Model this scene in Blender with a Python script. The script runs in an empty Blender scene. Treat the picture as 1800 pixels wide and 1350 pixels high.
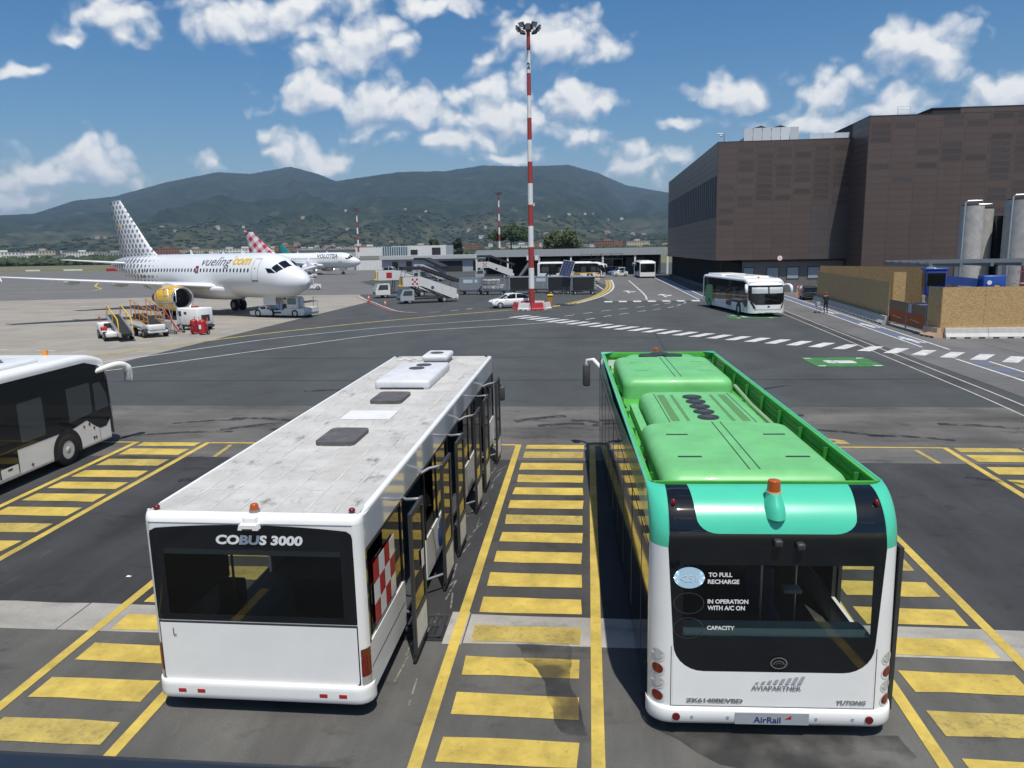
import bpy, bmesh, math, random
from mathutils import Vector, Matrix, noise
R = math.radians
random.seed(7)
scene = bpy.context.scene
COL = scene.collection
# ------------------------------------------------------------------ camera
F_PX = 1352.0; CAM_H = 6.2
def cam_axes(yaw, pitch, roll):
    y, p, r = R(yaw), R(pitch), R(roll)
    f = Vector((-math.sin(y)*math.cos(p), math.cos(y)*math.cos(p), -math.sin(p)))
    rt = Vector((math.cos(y), math.sin(y), 0)); up = rt.cross(f)
    return rt*math.cos(r)-up*math.sin(r), rt*math.sin(r)+up*math.cos(r), f
RT, UP, FW = cam_axes(5.75, 9.9, 1.03)
cam = bpy.data.cameras.new("camera"); camo = bpy.data.objects.new("camera", cam); COL.objects.link(camo)
cam.sensor_width = 36; cam.sensor_fit = 'HORIZONTAL'; cam.lens = F_PX/1800*36
cam.clip_start = .05; cam.clip_end = 60000
mw = Matrix((( RT.x, UP.x, -FW.x, 0), (RT.y, UP.y, -FW.y, 0), (RT.z, UP.z, -FW.z, CAM_H), (0, 0, 0, 1)))
camo.matrix_world = mw
scene.camera = camo
# ------------------------------------------------------------------ light and sky
SUN_DIR = Vector((.15, -.40, 1)).normalized()          # towards the sun
SUN_EL = math.asin(SUN_DIR.z)
sun = bpy.data.lights.new("sun", 'SUN'); sun.energy = 4.1; sun.angle = R(.53); sun.color = (1, .955, .88)
suno = bpy.data.objects.new("sun", sun); COL.objects.link(suno)
suno.rotation_euler = SUN_DIR.to_track_quat('Z', 'Y').to_euler(); suno.location = (0, -20, 60)
world = bpy.data.worlds.new("World"); scene.world = world; world.use_nodes = True
def sky_nodes():
    nt = world.node_tree; N = nt.nodes; L = nt.links; N.clear()
    def nd(t, **k):
        n = N.new(t)
        for a, b in k.items(): setattr(n, a, b)
        return n
    sky = nd('ShaderNodeTexSky', sky_type='NISHITA'); sky.sun_disc = False
    sky.sun_elevation = SUN_EL; sky.sun_rotation = math.atan2(SUN_DIR.x, SUN_DIR.y)
    sky.air_density = 1.0; sky.dust_density = 1.1; sky.ozone_density = 2.2; sky.altitude = 40
    tc = nd('ShaderNodeTexCoord')
    sep = nd('ShaderNodeSeparateXYZ'); L.new(tc.outputs['Generated'], sep.inputs[0])
    def mth(op, a, b=None, c=None, tree=None, clamp=False):
        T = tree or nt
        n = T.nodes.new('ShaderNodeMath'); n.operation = op; n.use_clamp = clamp
        for i, v in enumerate((a, b, c)):
            if v is None: continue
            if isinstance(v, (int, float)): n.inputs[i].default_value = v
            else: T.links.new(v, n.inputs[i])
        return n.outputs[0]
    az = mth('ARCTAN2', sep.outputs[0], sep.outputs[1]); el = mth('ARCSINE', sep.outputs[2])
    comb = nd('ShaderNodeCombineXYZ'); L.new(az, comb.inputs[0]); L.new(el, comb.inputs[1])
    # cumulus seen in the photograph, as directions (degrees): azimuth, elevation, half width, half height
    def pix(px, py):
        d = FW+RT*((px-900)/F_PX)+UP*((675-py)/F_PX)
        d.normalize(); return math.atan2(d.x, d.y), math.asin(d.z)
    blobs = []
    for px, py, w, h in [(205, 38, 85, 50), (130, 66, 70, 18), (420, 38, 150, 50), (610, 78, 150, 66), (540, 8, 170, 30), (560, 165, 140, 52), (690, 190, 170, 56),
                         (850, 165, 110, 56), (960, 78, 160, 66), (1020, 175, 95, 40), (880, 205, 140, 44), (800, 245, 170, 36), (150, 278, 75, 46), (90, 305, 130, 34),
                         (360, 288, 64, 38), (560, 285, 92, 54), (890, 275, 100, 24), (1000, 240, 75, 32), (1180, 222, 66, 24), (1140, 285, 100, 40), (1285, 155, 80, 36),
                         (1620, 80, 110, 58), (1450, 155, 100, 54), (1560, 185, 95, 34), (1420, 215, 140, 36), (1785, 165, 85, 48), (760, 8, 110, 24), (40, 122, 42, 13), (30, 345, 90, 28)]:
        a, e = pix(px, py); blobs.append((a, e, w/F_PX*.95, h/F_PX*1.0))
    g = bpy.data.node_groups.new('cloud_field', 'ShaderNodeTree')
    g.interface.new_socket('P', in_out='INPUT', socket_type='NodeSocketVector'); g.interface.new_socket('D', in_out='OUTPUT', socket_type='NodeSocketFloat')
    gi = g.nodes.new('NodeGroupInput'); go = g.nodes.new('NodeGroupOutput')
    def vm(op, a, b=None):
        n = g.nodes.new('ShaderNodeVectorMath'); n.operation = op
        g.links.new(a, n.inputs[0])
        if b is not None:
            if isinstance(b, tuple): n.inputs[1].default_value = b
            else: g.links.new(b, n.inputs[1])
        return n
    P = gi.outputs[0]
    def fbm(scale, det, rough, off=0., src=None):
        n = g.nodes.new('ShaderNodeTexNoise'); n.noise_dimensions = '3D'
        n.inputs['Scale'].default_value = scale; n.inputs['Detail'].default_value = det; n.inputs['Roughness'].default_value = rough
        q = vm('ADD', src or P, (off, off*.7, off*1.3)); g.links.new(q.outputs[0], n.inputs['Vector']); return n
    warp = fbm(14, 3, .55, 3.1)
    wv = vm('SUBTRACT', warp.outputs['Color'], (.5, .5, .5)); wv = vm('MULTIPLY', wv.outputs[0], (.085, .06, 0))
    Pw = vm('ADD', P, wv.outputs[0]).outputs[0]
    sx = g.nodes.new('ShaderNodeSeparateXYZ'); g.links.new(Pw, sx.inputs[0]); ax_, ey_ = sx.outputs[0], sx.outputs[1]
    cq = g.nodes.new('ShaderNodeCombineXYZ'); g.links.new(mth('MULTIPLY', ax_, ax_, tree=g), cq.inputs[0]); g.links.new(mth('MULTIPLY', ey_, ey_, tree=g), cq.inputs[1]); g.links.new(ax_, cq.inputs[2])
    cur = None
    for a, e, w, h in blobs:                                 # squared elliptical distance to each cloud's middle
        d = vm('DOT_PRODUCT', cq.outputs[0], (1/w**2, 1/h**2, -2*a/w**2)).outputs['Value']
        d = mth('MULTIPLY_ADD', ey_, -2*e/h**2, d, tree=g); d = mth('ADD', d, a*a/w**2+e*e/h**2, tree=g)
        cur = d if cur is None else mth('MINIMUM', cur, d, tree=g)
    cur = mth('SQRT', mth('MAXIMUM', cur, 0., tree=g), tree=g)
    # away from the photographed piece of sky: the same scattered cumulus from noise alone
    gen = fbm(4.2, 2, .5, 11.); stretch = mth('MULTIPLY_ADD', gen.outputs[0], -5.2, 3.95, tree=g)
    mk = mth('ABSOLUTE', mth('ADD', ax_, R(5.7), tree=g), tree=g); mk = mth('MULTIPLY_ADD', mk, 8., -8*R(41), tree=g, clamp=True)
    mk2 = mth('MULTIPLY_ADD', ey_, 8., -8*R(22), tree=g, clamp=True); mk = mth('MAXIMUM', mk, mk2, tree=g)
    dif = mth('SUBTRACT', stretch, cur, tree=g); cur = mth('MULTIPLY_ADD', dif, mk, cur, tree=g); cur = mth('MINIMUM', cur, 3., tree=g)
    n1 = fbm(24, 5, .58); n2 = fbm(10, 2, .5, 7.)
    vo = g.nodes.new('ShaderNodeTexVoronoi'); vo.inputs['Scale'].default_value = 26; vo.inputs['Detail'].default_value = 1.0; vo.inputs['Roughness'].default_value = .55; vo.normalize = True
    pv = vm('MULTIPLY', Pw, (1, 1.25, 1)); g.links.new(pv.outputs[0], vo.inputs['Vector'])
    v = mth('SUBTRACT', 1.0, cur, tree=g); v = mth('MULTIPLY_ADD', mth('SUBTRACT', n1.outputs[0], .5, tree=g), 1.0, v, tree=g); v = mth('MULTIPLY_ADD', mth('SUBTRACT', .24, vo.outputs['Distance'], tree=g), 1.9, v, tree=g)
    v = mth('MULTIPLY_ADD', mth('SUBTRACT', n2.outputs[0], .5, tree=g), 1.0, v, tree=g)
    g.links.new(v, go.inputs[0])
    def field(vec):
        n = N.new('ShaderNodeGroup'); n.node_tree = g; L.new(vec, n.inputs[0]); return n.outputs[0]
    d0 = field(comb.outputs[0])
    off = nd('ShaderNodeVectorMath', operation='ADD'); off.inputs[1].default_value = (.005, .013, 0); L.new(comb.outputs[0], off.inputs[0])
    d1 = field(off.outputs[0])
    def mr(v, a, b, c, d, t='SMOOTHSTEP'):
        n = nd('ShaderNodeMapRange', interpolation_type=t)
        for i, x in enumerate((a, b, c, d)): n.inputs[i+1].default_value = x
        L.new(v, n.inputs[0]); return n.outputs[0]
    den = mr(d0, -.02, .66, 0, .95)
    lit = mth('SUBTRACT', d0, d1); lit = mr(lit, -.50, .42, 0, 1)
    thick = mr(d0, .2, 1.2, 0, 1)
    lit2 = mth('MULTIPLY_ADD', thick, -.22, mth('ADD', lit, .12), clamp=True)
    cr = nd('ShaderNodeMix', data_type='RGBA'); L.new(lit2, cr.inputs[0]); cr.inputs[6].default_value = (.40, .48, .60, 1); cr.inputs[7].default_value = (.94, .935, .91, 1)
    b1 = nd('ShaderNodeBackground'); b1.inputs[1].default_value = .092
    hs = nd('ShaderNodeHueSaturation'); hs.inputs['Saturation'].default_value = 1.42; L.new(sky.outputs[0], hs.inputs['Color']); L.new(hs.outputs[0], b1.inputs[0])
    b2 = nd('ShaderNodeBackground'); b2.inputs[1].default_value = 1.0; L.new(cr.outputs[2], b2.inputs[0])
    hor = mr(el, -.02, .10, .35, 1)
    fac = mth('MULTIPLY', den, hor)
    mx = nd('ShaderNodeMixShader'); L.new(fac, mx.inputs[0]); L.new(b1.outputs[0], mx.inputs[1]); L.new(b2.outputs[0], mx.inputs[2])
    out = nd('ShaderNodeOutputWorld'); L.new(mx.outputs[0], out.inputs[0])
sky_nodes()
vs = scene.view_settings; vs.view_transform = 'Standard'; vs.look = 'None'; vs.exposure = 0.12; vs.gamma = 1; vs.use_curve_mapping = False
scene.render.engine = 'CYCLES'
scene.cycles.max_bounces = 8; scene.cycles.transparent_max_bounces = 12; scene.cycles.volume_bounces = 0
# ------------------------------------------------------------------ ground profile
ZA = .45
def zg(y):
    "height of the paving: the bus bays rise away from the terminal, the apron beyond is level"
    z = .0225*(y-9)
    if y > 26: z = .3825+.0225*(y-26)-.001875*(y-26)**2 if y < 32 else ZA
    return z
# ------------------------------------------------------------------ materials
MATS = {}
def mat(name, col, rough=.5, metal=0., var=0., vscale=3., bump=0., bscale=40., coat=0., rnd=0., emit=None, streak=None, spec=.5, sheen=None):
    """procedural principled material; var = amount of noise in the colour, rnd = per-object variation"""
    if name in MATS: return MATS[name]
    m = bpy.data.materials.new(name); m.use_nodes = True; nt = m.node_tree; N = nt.nodes; L = nt.links
    b = N['Principled BSDF']; b.inputs['Roughness'].default_value = rough; b.inputs['Metallic'].default_value = metal
    b.inputs['Coat Weight'].default_value = coat; b.inputs['Coat Roughness'].default_value = .05; b.inputs['Specular IOR Level'].default_value = spec
    c4 = (*col, 1); b.inputs['Base Color'].default_value = c4; m.diffuse_color = c4
    tc = N.new('ShaderNodeTexCoord'); vec = tc.outputs['Object']
    src = None
    if var or streak:
        n = N.new('ShaderNodeTexNoise'); n.inputs['Scale'].default_value = vscale; n.inputs['Detail'].default_value = 7; n.inputs['Roughness'].default_value = .62
        if streak:
            mp = N.new('ShaderNodeMapping'); mp.inputs['Scale'].default_value = streak; L.new(vec, mp.inputs[0]); L.new(mp.outputs[0], n.inputs['Vector'])
        else: L.new(vec, n.inputs['Vector'])
        mr = N.new('ShaderNodeMapRange'); mr.inputs[1].default_value = .3; mr.inputs[2].default_value = .7; mr.inputs[3].default_value = 1-var; mr.inputs[4].default_value = 1+var*.6
        L.new(n.outputs[0], mr.inputs[0]); src = mr.outputs[0]
    if rnd:
        oi = N.new('ShaderNodeObjectInfo'); mr2 = N.new('ShaderNodeMapRange'); mr2.inputs[3].default_value = 1-rnd; mr2.inputs[4].default_value = 1+rnd
        L.new(oi.outputs['Random'], mr2.inputs[0])
        if src is None: src = mr2.outputs[0]
        else:
            mm = N.new('ShaderNodeMath'); mm.operation = 'MULTIPLY'; L.new(src, mm.inputs[0]); L.new(mr2.outputs[0], mm.inputs[1]); src = mm.outputs[0]
    if src is not None:
        vm = N.new('ShaderNodeVectorMath'); vm.operation = 'SCALE'; vm.inputs[0].default_value = col; L.new(src, vm.inputs['Scale']); L.new(vm.outputs[0], b.inputs['Base Color'])
    if bump:
        n2 = N.new('ShaderNodeTexNoise'); n2.inputs['Scale'].default_value = bscale; n2.inputs['Detail'].default_value = 5; L.new(vec, n2.inputs['Vector'])
        bp = N.new('ShaderNodeBump'); bp.inputs['Strength'].default_value = bump; bp.inputs['Distance'].default_value = .02; L.new(n2.outputs[0], bp.inputs['Height']); L.new(bp.outputs[0], b.inputs['Normal'])
    if emit:
        b.inputs['Emission Color'].default_value = (*emit[:3], 1); b.inputs['Emission Strength'].default_value = emit[3]
    MATS[name] = m; return m
def glass_mat(name, tint, rough=.02):
    if name in MATS: return MATS[name]
    m = bpy.data.materials.new(name); m.use_nodes = True; nt = m.node_tree; N = nt.nodes; L = nt.links; N.clear()
    t = N.new('ShaderNodeBsdfTransparent'); t.inputs[0].default_value = (*tint, 1)
    g = N.new('ShaderNodeBsdfGlossy'); g.inputs['Roughness'].default_value = rough; g.inputs[0].default_value = (.9, .9, .9, 1)
    fr = N.new('ShaderNodeFresnel'); fr.inputs[0].default_value = 1.5
    mx = N.new('ShaderNodeMixShader'); L.new(fr.outputs[0], mx.inputs[0]); L.new(t.outputs[0], mx.inputs[1]); L.new(g.outputs[0], mx.inputs[2])
    o = N.new('ShaderNodeOutputMaterial'); L.new(mx.outputs[0], o.inputs[0]); MATS[name] = m; m.diffuse_color = (.05, .06, .06, 1); return m
# common ones
WHITE = mat('white_paint', (.81, .81, .785), .32, var=.05, vscale=1.3, coat=.3)
WHITE2 = mat('white_paint_worn', (.70, .70, .67), .5, var=.16, vscale=2.2)
BLACKG = mat('black_glass', (.006, .008, .010), .04, spec=.6)
TINT = glass_mat('tinted_glass', (.36, .40, .39))
CLEAR = glass_mat('clear_glass', (.62, .68, .66))
RUBBER = mat('black_rubber', (.018, .018, .019), .75)
DARK = mat('dark_metal', (.035, .037, .04), .5, var=.2)
GREYM = mat('grey_metal', (.25, .26, .27), .45, metal=.3, var=.15)
ALU = mat('aluminium', (.62, .63, .64), .35, metal=.85)
CHROME = mat('chrome', (.8, .8, .8), .15, metal=1.)
RED = mat('red_plastic', (.42, .02, .025), .4, var=.1)
REDLENS = mat('red_lens', (.14, .006, .008), .25, coat=.15)
ORANGE = mat('orange_lens', (.42, .085, .012), .2, coat=.3)
YELLOW = mat('yellow_paint', (.72, .45, .03), .45, var=.12)
BLUE = mat('blue_paint', (.02, .07, .32), .35, coat=.3, var=.1)
DGREY = mat('dark_grey_plastic', (.06, .062, .065), .55, var=.15)
LGREY = mat('light_grey_paint', (.36, .38, .40), .5, var=.12)
CONC = mat('concrete', (.42, .41, .385), .85, var=.22, vscale=1.6, bump=.2)
TEXTW = mat('white_lettering', (.75, .76, .76), .5)
TEXTG = mat('grey_lettering', (.16, .17, .18), .4)
TEXTD = mat('dark_lettering', (.03, .03, .035), .5)
# ------------------------------------------------------------------ mesh builder
class B:
    def __init__(s): s.v = []; s.f = []; s.m = []; s.s = []
    def add(s, vs, fs, mi=0, smooth=False, M=None):
        o = len(s.v)
        for p in vs:
            p = Vector(p)
            s.v.append(M @ p if M is not None else p)
        for f in fs: s.f.append([i+o for i in f]); s.m.append(mi); s.s.append(smooth)
        return s
    def box(s, x0, x1, y0, y1, z0, z1, mi=0, M=None):
        vs = [(x, y, z) for z in (z0, z1) for y in (y0, y1) for x in (x0, x1)]
        return s.add(vs, [(0, 2, 3, 1), (4, 5, 7, 6), (0, 1, 5, 4), (2, 6, 7, 3), (0, 4, 6, 2), (1, 3, 7, 5)], mi, False, M)
    def rbox(s, x0, x1, y0, y1, z0, z1, r=.03, seg=2, mi=0, M=None, smooth=True):
        bm = bmesh.new(); bmesh.ops.create_cube(bm, size=1)
        for v in bm.verts: v.co = Vector(((x0+x1)/2+v.co.x*(x1-x0), (y0+y1)/2+v.co.y*(y1-y0), (z0+z1)/2+v.co.z*(z1-z0)))
        r = min(r, abs(x1-x0)*.49, abs(y1-y0)*.49, abs(z1-z0)*.49)
        bmesh.ops.bevel(bm, geom=list(bm.edges), offset=r, segments=seg, affect='EDGES', profile=.5)
        return s.bm(bm, mi, smooth, M)
    def bm(s, bm, mi=0, smooth=False, M=None):
        bm.verts.ensure_lookup_table(); bm.verts.index_update()
        s.add([v.co.copy() for v in bm.verts], [[v.index for v in f.verts] for f in bm.faces], mi, smooth, M); bm.free(); return s
    def cyl(s, p0, p1, r0, r1=None, n=12, mi=0, cap=True, M=None, smooth=True):
        p0, p1 = Vector(p0), Vector(p1); r1 = r0 if r1 is None else r1
        d = (p1-p0).normalized(); a = d.orthogonal().normalized(); b = d.cross(a)
        vs = []
        for p, r in ((p0, r0), (p1, r1)):
            for i in range(n):
                t = 2*math.pi*i/n; vs.append(p+(a*math.cos(t)+b*math.sin(t))*r)
        s.add(vs, [(i, (i+1) % n, n+(i+1) % n, n+i) for i in range(n)], mi, smooth, M)
        if cap: s.add(vs, [list(range(n))[::-1], list(range(n, 2*n))], mi, False, M)
        return s
    def tube(s, pts, r, n=8, mi=0, M=None):
        pts = [Vector(p) for p in pts]; rings = []
        for i, p in enumerate(pts):
            d = (pts[min(i+1, len(pts)-1)]-pts[max(i-1, 0)]).normalized()
            if i == 0: a = d.orthogonal().normalized()
            else: a = (a-d*a.dot(d)).normalized()
            b = d.cross(a); rr = r[i] if isinstance(r, (list, tuple)) else r
            rings.append([p+(a*math.cos(2*math.pi*k/n)+b*math.sin(2*math.pi*k/n))*rr for k in range(n)])
        return s.loft(rings, True, True, mi, True, M)
    def loft(s, rings, closed=True, caps=True, mi=0, smooth=True, M=None):
        n = len(rings[0]); vs = [p for r in rings for p in r]; fs = []
        for i in range(len(rings)-1):
            for k in range(n if closed else n-1):
                k2 = (k+1) % n; fs.append((i*n+k, i*n+k2, (i+1)*n+k2, (i+1)*n+k))
        s.add(vs, fs, mi, smooth, M)
        if caps and closed: s.add(rings[0], [list(range(n))[::-1]], mi, False, M); s.add(rings[-1], [list(range(n))], mi, False, M)
        return s
    def prism(s, poly, ax, a, b, mi=0, M=None, smooth=False):
        "extrude a 2-D outline along axis ax (0,1,2) from a to b"
        def P(q, t):
            q = list(q); q.insert(ax, t); return q
        n = len(poly); vs = [P(q, a) for q in poly]+[P(q, b) for q in poly]
        s.add(vs, [(i, (i+1) % n, n+(i+1) % n, n+i) for i in range(n)], mi, smooth, M)
        s.add(vs, [list(range(n))[::-1], list(range(n, 2*n))], mi, False, M); return s
    def ball(s, c, r, n=12, m=8, mi=0, M=None):
        r = (r, r, r) if isinstance(r, (int, float)) else r; c = Vector(c); rings = []
        for j in range(m+1):
            t = math.pi*j/m; t = min(max(t, .02), math.pi-.02)
            rings.append([c+Vector((r[0]*math.sin(t)*math.cos(2*math.pi*k/n), r[1]*math.sin(t)*math.sin(2*math.pi*k/n), r[2]*math.cos(t))) for k in range(n)])
        return s.loft(rings, True, True, mi, True, M)
    def wrap(s, poly, fn, du=.1, dv=.1, mi=0, thick=0., smooth=True, M=None):
        "a flat outline (u,v) laid on the surface fn(u,v); cut finely enough to follow it"
        bm = bmesh.new(); vs = [bm.verts.new((p[0], p[1], 0)) for p in poly]; bm.faces.new(vs)
        for k, st in ((0, du), (1, dv)):
            if not st: continue
            lo, hi = min(p[k] for p in poly), max(p[k] for p in poly); n = int((hi-lo)/st)
            for i in range(1, n+1):
                c = lo+(hi-lo)*i/(n+1); co = [0, 0, 0]; no = [0, 0, 0]; co[k] = c; no[k] = 1
                bmesh.ops.bisect_plane(bm, geom=list(bm.verts)+list(bm.edges)+list(bm.faces), plane_co=co, plane_no=no)
        bmesh.ops.triangulate(bm, faces=[f for f in bm.faces if len(f.verts) > 4])
        for v in bm.verts: v.co = Vector(fn(v.co.x, v.co.y))
        return s.bm(bm, mi, smooth, M)
def rrect(x0, x1, y0, y1, r, n=5):
    "outline of a rounded rectangle; r = one radius or four (bottom-left, bottom-right, top-right, top-left)"
    rs = [r]*4 if isinstance(r, (int, float)) else r; out = []
    for (cx, cy, a0), q in zip(((x0, y0, 180), (x1, y0, 270), (x1, y1, 0), (x0, y1, 90)), rs):
        ox = cx+q*(1 if cx == x0 else -1); oy = cy+q*(1 if cy == y0 else -1)
        if q <= 0: out.append((cx, cy)); continue
        for i in range(n+1):
            t = R(a0+90*i/n); out.append((ox+q*math.cos(t), oy+q*math.sin(t)))
    return out
def circ(x, y, r, n=16, ry=None): return [(x+r*math.cos(2*math.pi*i/n), y+(ry or r)*math.sin(2*math.pi*i/n)) for i in range(n)]
def mesh_of(name, b, mats):
    me = bpy.data.meshes.new(name); me.from_pydata([tuple(v) for v in b.v], [], b.f)
    for m in (mats if isinstance(mats, (list, tuple)) else [mats]): me.materials.append(m)
    me.polygons.foreach_set('material_index', b.m); me.polygons.foreach_set('use_smooth', b.s); me.update(); return me
def tag(o, label=None, cat=None, group=None, kind=None):
    if label: o['label'] = label
    if cat: o['category'] = cat
    if group: o['group'] = group
    if kind: o['kind'] = kind
    return o
def link(name, me, parent=None, loc=(0, 0, 0), rz=0, **k):
    o = bpy.data.objects.new(name, me); COL.objects.link(o); o.location = loc; o.rotation_euler = (0, 0, rz)
    if parent is not None: o.parent = parent
    return tag(o, **k)
def obj(name, b, mats, parent=None, loc=(0, 0, 0), rz=0, **k): return link(name, mesh_of(name, b, mats), parent, loc, rz, **k)
def empty(name, loc, rz=0, label=None, cat=None, group=None, rx=0):
    o = bpy.data.objects.new(name, None); COL.objects.link(o); o.location = loc; o.rotation_euler = (rx, 0, rz); o.empty_display_size = .2
    return tag(o, label, cat, group)
def copy_tree(o, parent=None, loc=None, rz=None, label=None, group=None):
    c = o.copy(); COL.objects.link(c); c.parent = parent
    if loc is not None: c.location = loc
    if rz is not None: c.rotation_euler = (c.rotation_euler[0], 0, rz)
    if label: c['label'] = label
    if group: c['group'] = group
    for ch in o.children: copy_tree(ch, c)
    return c
def text_b(s, w, h, fn, ext=.004, bold=0., shear=0., cut=None, mi=0):
    "lettering of width w and height h, each vertex placed by fn(x, y, depth)"
    cu = bpy.data.curves.new('t', 'FONT'); cu.body = s; cu.size = 1; cu.offset = bold; cu.shear = shear; cu.resolution_u = 3; cu.extrude = 0
    o = bpy.data.objects.new('t', cu); COL.objects.link(o); bpy.context.view_layer.update()
    me = bpy.data.meshes.new_from_object(o.evaluated_get(bpy.context.evaluated_depsgraph_get()))
    bpy.data.objects.remove(o); bpy.data.curves.remove(cu)
    bm = bmesh.new(); bm.from_mesh(me); bpy.data.meshes.remove(me)
    xs = [v.co.x for v in bm.verts]; ys = [v.co.y for v in bm.verts]; x0, x1, y0, y1 = min(xs), max(xs), min(ys), max(ys)
    for v in bm.verts: v.co = Vector(((v.co.x-(x0+x1)/2)/(x1-x0)*w, (v.co.y-(y0+y1)/2)/(y1-y0)*h, 0))
    if cut:
        n = int(h/cut)
        for i in range(1, n+1):
            bmesh.ops.bisect_plane(bm, geom=list(bm.verts)+list(bm.edges)+list(bm.faces), plane_co=(0, -h/2+h*i/(n+1), 0), plane_no=(0, 1, 0))
        bmesh.ops.triangulate(bm, faces=[f for f in bm.faces if len(f.verts) > 4])
    for v in bm.verts: v.co = Vector(fn(v.co.x, v.co.y))
    b = B(); b.bm(bm, mi); return b
def wheel(parent, c, r, w, name='wheel', rim=ALU, side=1, ax=0, hub=.55):
    "tyre and rim, axle along axis ax (0 = x, 1 = y)"
    def P(a, rr, t):
        q = [c[0], c[1], c[2]]; q[ax] += a; o = (1 if ax == 0 else 0); q[o] += rr*math.cos(t); q[2] += rr*math.sin(t); return q
    b = B(); n = 24
    prof = [(-w/2, r*hub), (-w/2, r*.9), (-w*.38, r), (w*.38, r), (w/2, r*.9), (w/2, r*hub)]
    b.loft([[P(a, rr, 2*math.pi*k/n) for k in range(n)] for a, rr in prof], True, False)
    t = obj(name, b, RUBBER, parent)
    b = B(); prof = [(side*w*.46, r*hub), (side*w*.30, r*hub*.86), (side*w*.30, r*hub*.42), (side*w*.48, r*hub*.36), (side*w*.48, .01)]
    b.loft([[P(a, rr, 2*math.pi*k/n) for k in range(n)] for a, rr in prof], True, True)
    for k in range(8):
        t0 = 2*math.pi*k/8; q = P(side*w*.30, r*hub*.62, t0); q2 = list(q); q2[ax] += side*.02; b.cyl(q, q2, r*.035, n=6)
    obj('rim', b, rim, t); return t
# ================================================================== paving and markings
def asphalt(name, col, stain=.35, sx=(.25, .05, 1), speck=.25, crack=.0, light=.0):
    m = bpy.data.materials.new(name); m.use_nodes = True; nt = m.node_tree; N = nt.nodes; L = nt.links
    b = N['Principled BSDF']; b.inputs['Roughness'].default_value = .86; b.inputs['Specular IOR Level'].default_value = .3
    tc = N.new('ShaderNodeTexCoord'); vec = tc.outputs['Object']
    def noi(sc, det=6, rough=.6, scale=None, off=0):
        mp = N.new('ShaderNodeMapping'); mp.inputs['Scale'].default_value = scale or (1, 1, 1); mp.inputs['Location'].default_value = (off, off*1.7, 0)
        L.new(vec, mp.inputs[0]); n = N.new('ShaderNodeTexNoise'); n.inputs['Scale'].default_value = sc; n.inputs['Detail'].default_value = det; n.inputs['Roughness'].default_value = rough
        L.new(mp.outputs[0], n.inputs['Vector']); return n.outputs[0]
    def rng(s, a, b2, c, d):
        r = N.new('ShaderNodeMapRange'); r.inputs[1].default_value = a; r.inputs[2].default_value = b2; r.inputs[3].default_value = c; r.inputs[4].default_value = d; L.new(s, r.inputs[0]); return r.outputs[0]
    def mul(a, c):
        n = N.new('ShaderNodeMath'); n.operation = 'MULTIPLY'; L.new(a, n.inputs[0]); L.new(c, n.inputs[1]); return n.outputs[0]
    v = rng(noi(.35, 5, .6), .3, .7, 1-stain*.5, 1+stain*.35)
    v = mul(v, rng(noi(1.0, 6, .62, sx, 3), .35, .72, 1+stain*.3, 1-stain*.6))      # long tyre-worn streaks
    v = mul(v, rng(noi(1.6, 5, .7, (.6, 1.0, 1), 9), .56, .72, 1, 1-stain*.75))        # dark blotches
    v = mul(v, rng(noi(75, 3, .8), .2, .8, 1-speck, 1+speck))                        # aggregate
    if light: v = mul(v, rng(noi(1.3, 5, .7, (2.2, .5, 1), 21), .62, .8, 1, 1+light))   # pale scuffs
    vm = N.new('ShaderNodeVectorMath'); vm.operation = 'SCALE'; vm.inputs[0].default_value = col; L.new(v, vm.inputs['Scale']); L.new(vm.outputs[0], b.inputs['Base Color'])
    bp = N.new('ShaderNodeBump'); bp.inputs['Strength'].default_value = .35; bp.inputs['Distance'].default_value = .01; L.new(noi(160, 2), bp.inputs['Height']); L.new(bp.outputs[0], b.inputs['Normal'])
    return m
A_MAIN = asphalt('asphalt_apron', (.069, .074, .074), .30, light=.2)
A_BAY = asphalt('asphalt_bays', (.066, .065, .062), .60, (.9, .12, 1), .35, light=.7)
A_NEAR = asphalt('asphalt_near_terminal', (.104, .102, .093), .5, (.9, .2, 1), .35, light=.4)
A_WORN = asphalt('asphalt_worn', (.125, .118, .108), .62, (.16, .9, 1), .55)
A_LIGHT = asphalt('asphalt_faded', (.14, .138, .134), .3, light=.2)
A_ROAD = asphalt('asphalt_road', (.14, .138, .135), .2)
C_APRON = asphalt('concrete_apron', (.30, .275, .235), .28, (.05, .4, 1), .15)
A_TAXI = asphalt('asphalt_taxiway', (.15, .148, .142), .25, (.03, .4, 1))
C_GUT = asphalt('concrete_gutter', (.36, .345, .31), .5, (.6, .9, 1), .3)
GRASS = asphalt('dry_grass', (.17, .165, .075), .5, (.02, .2, 1), .3)
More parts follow.
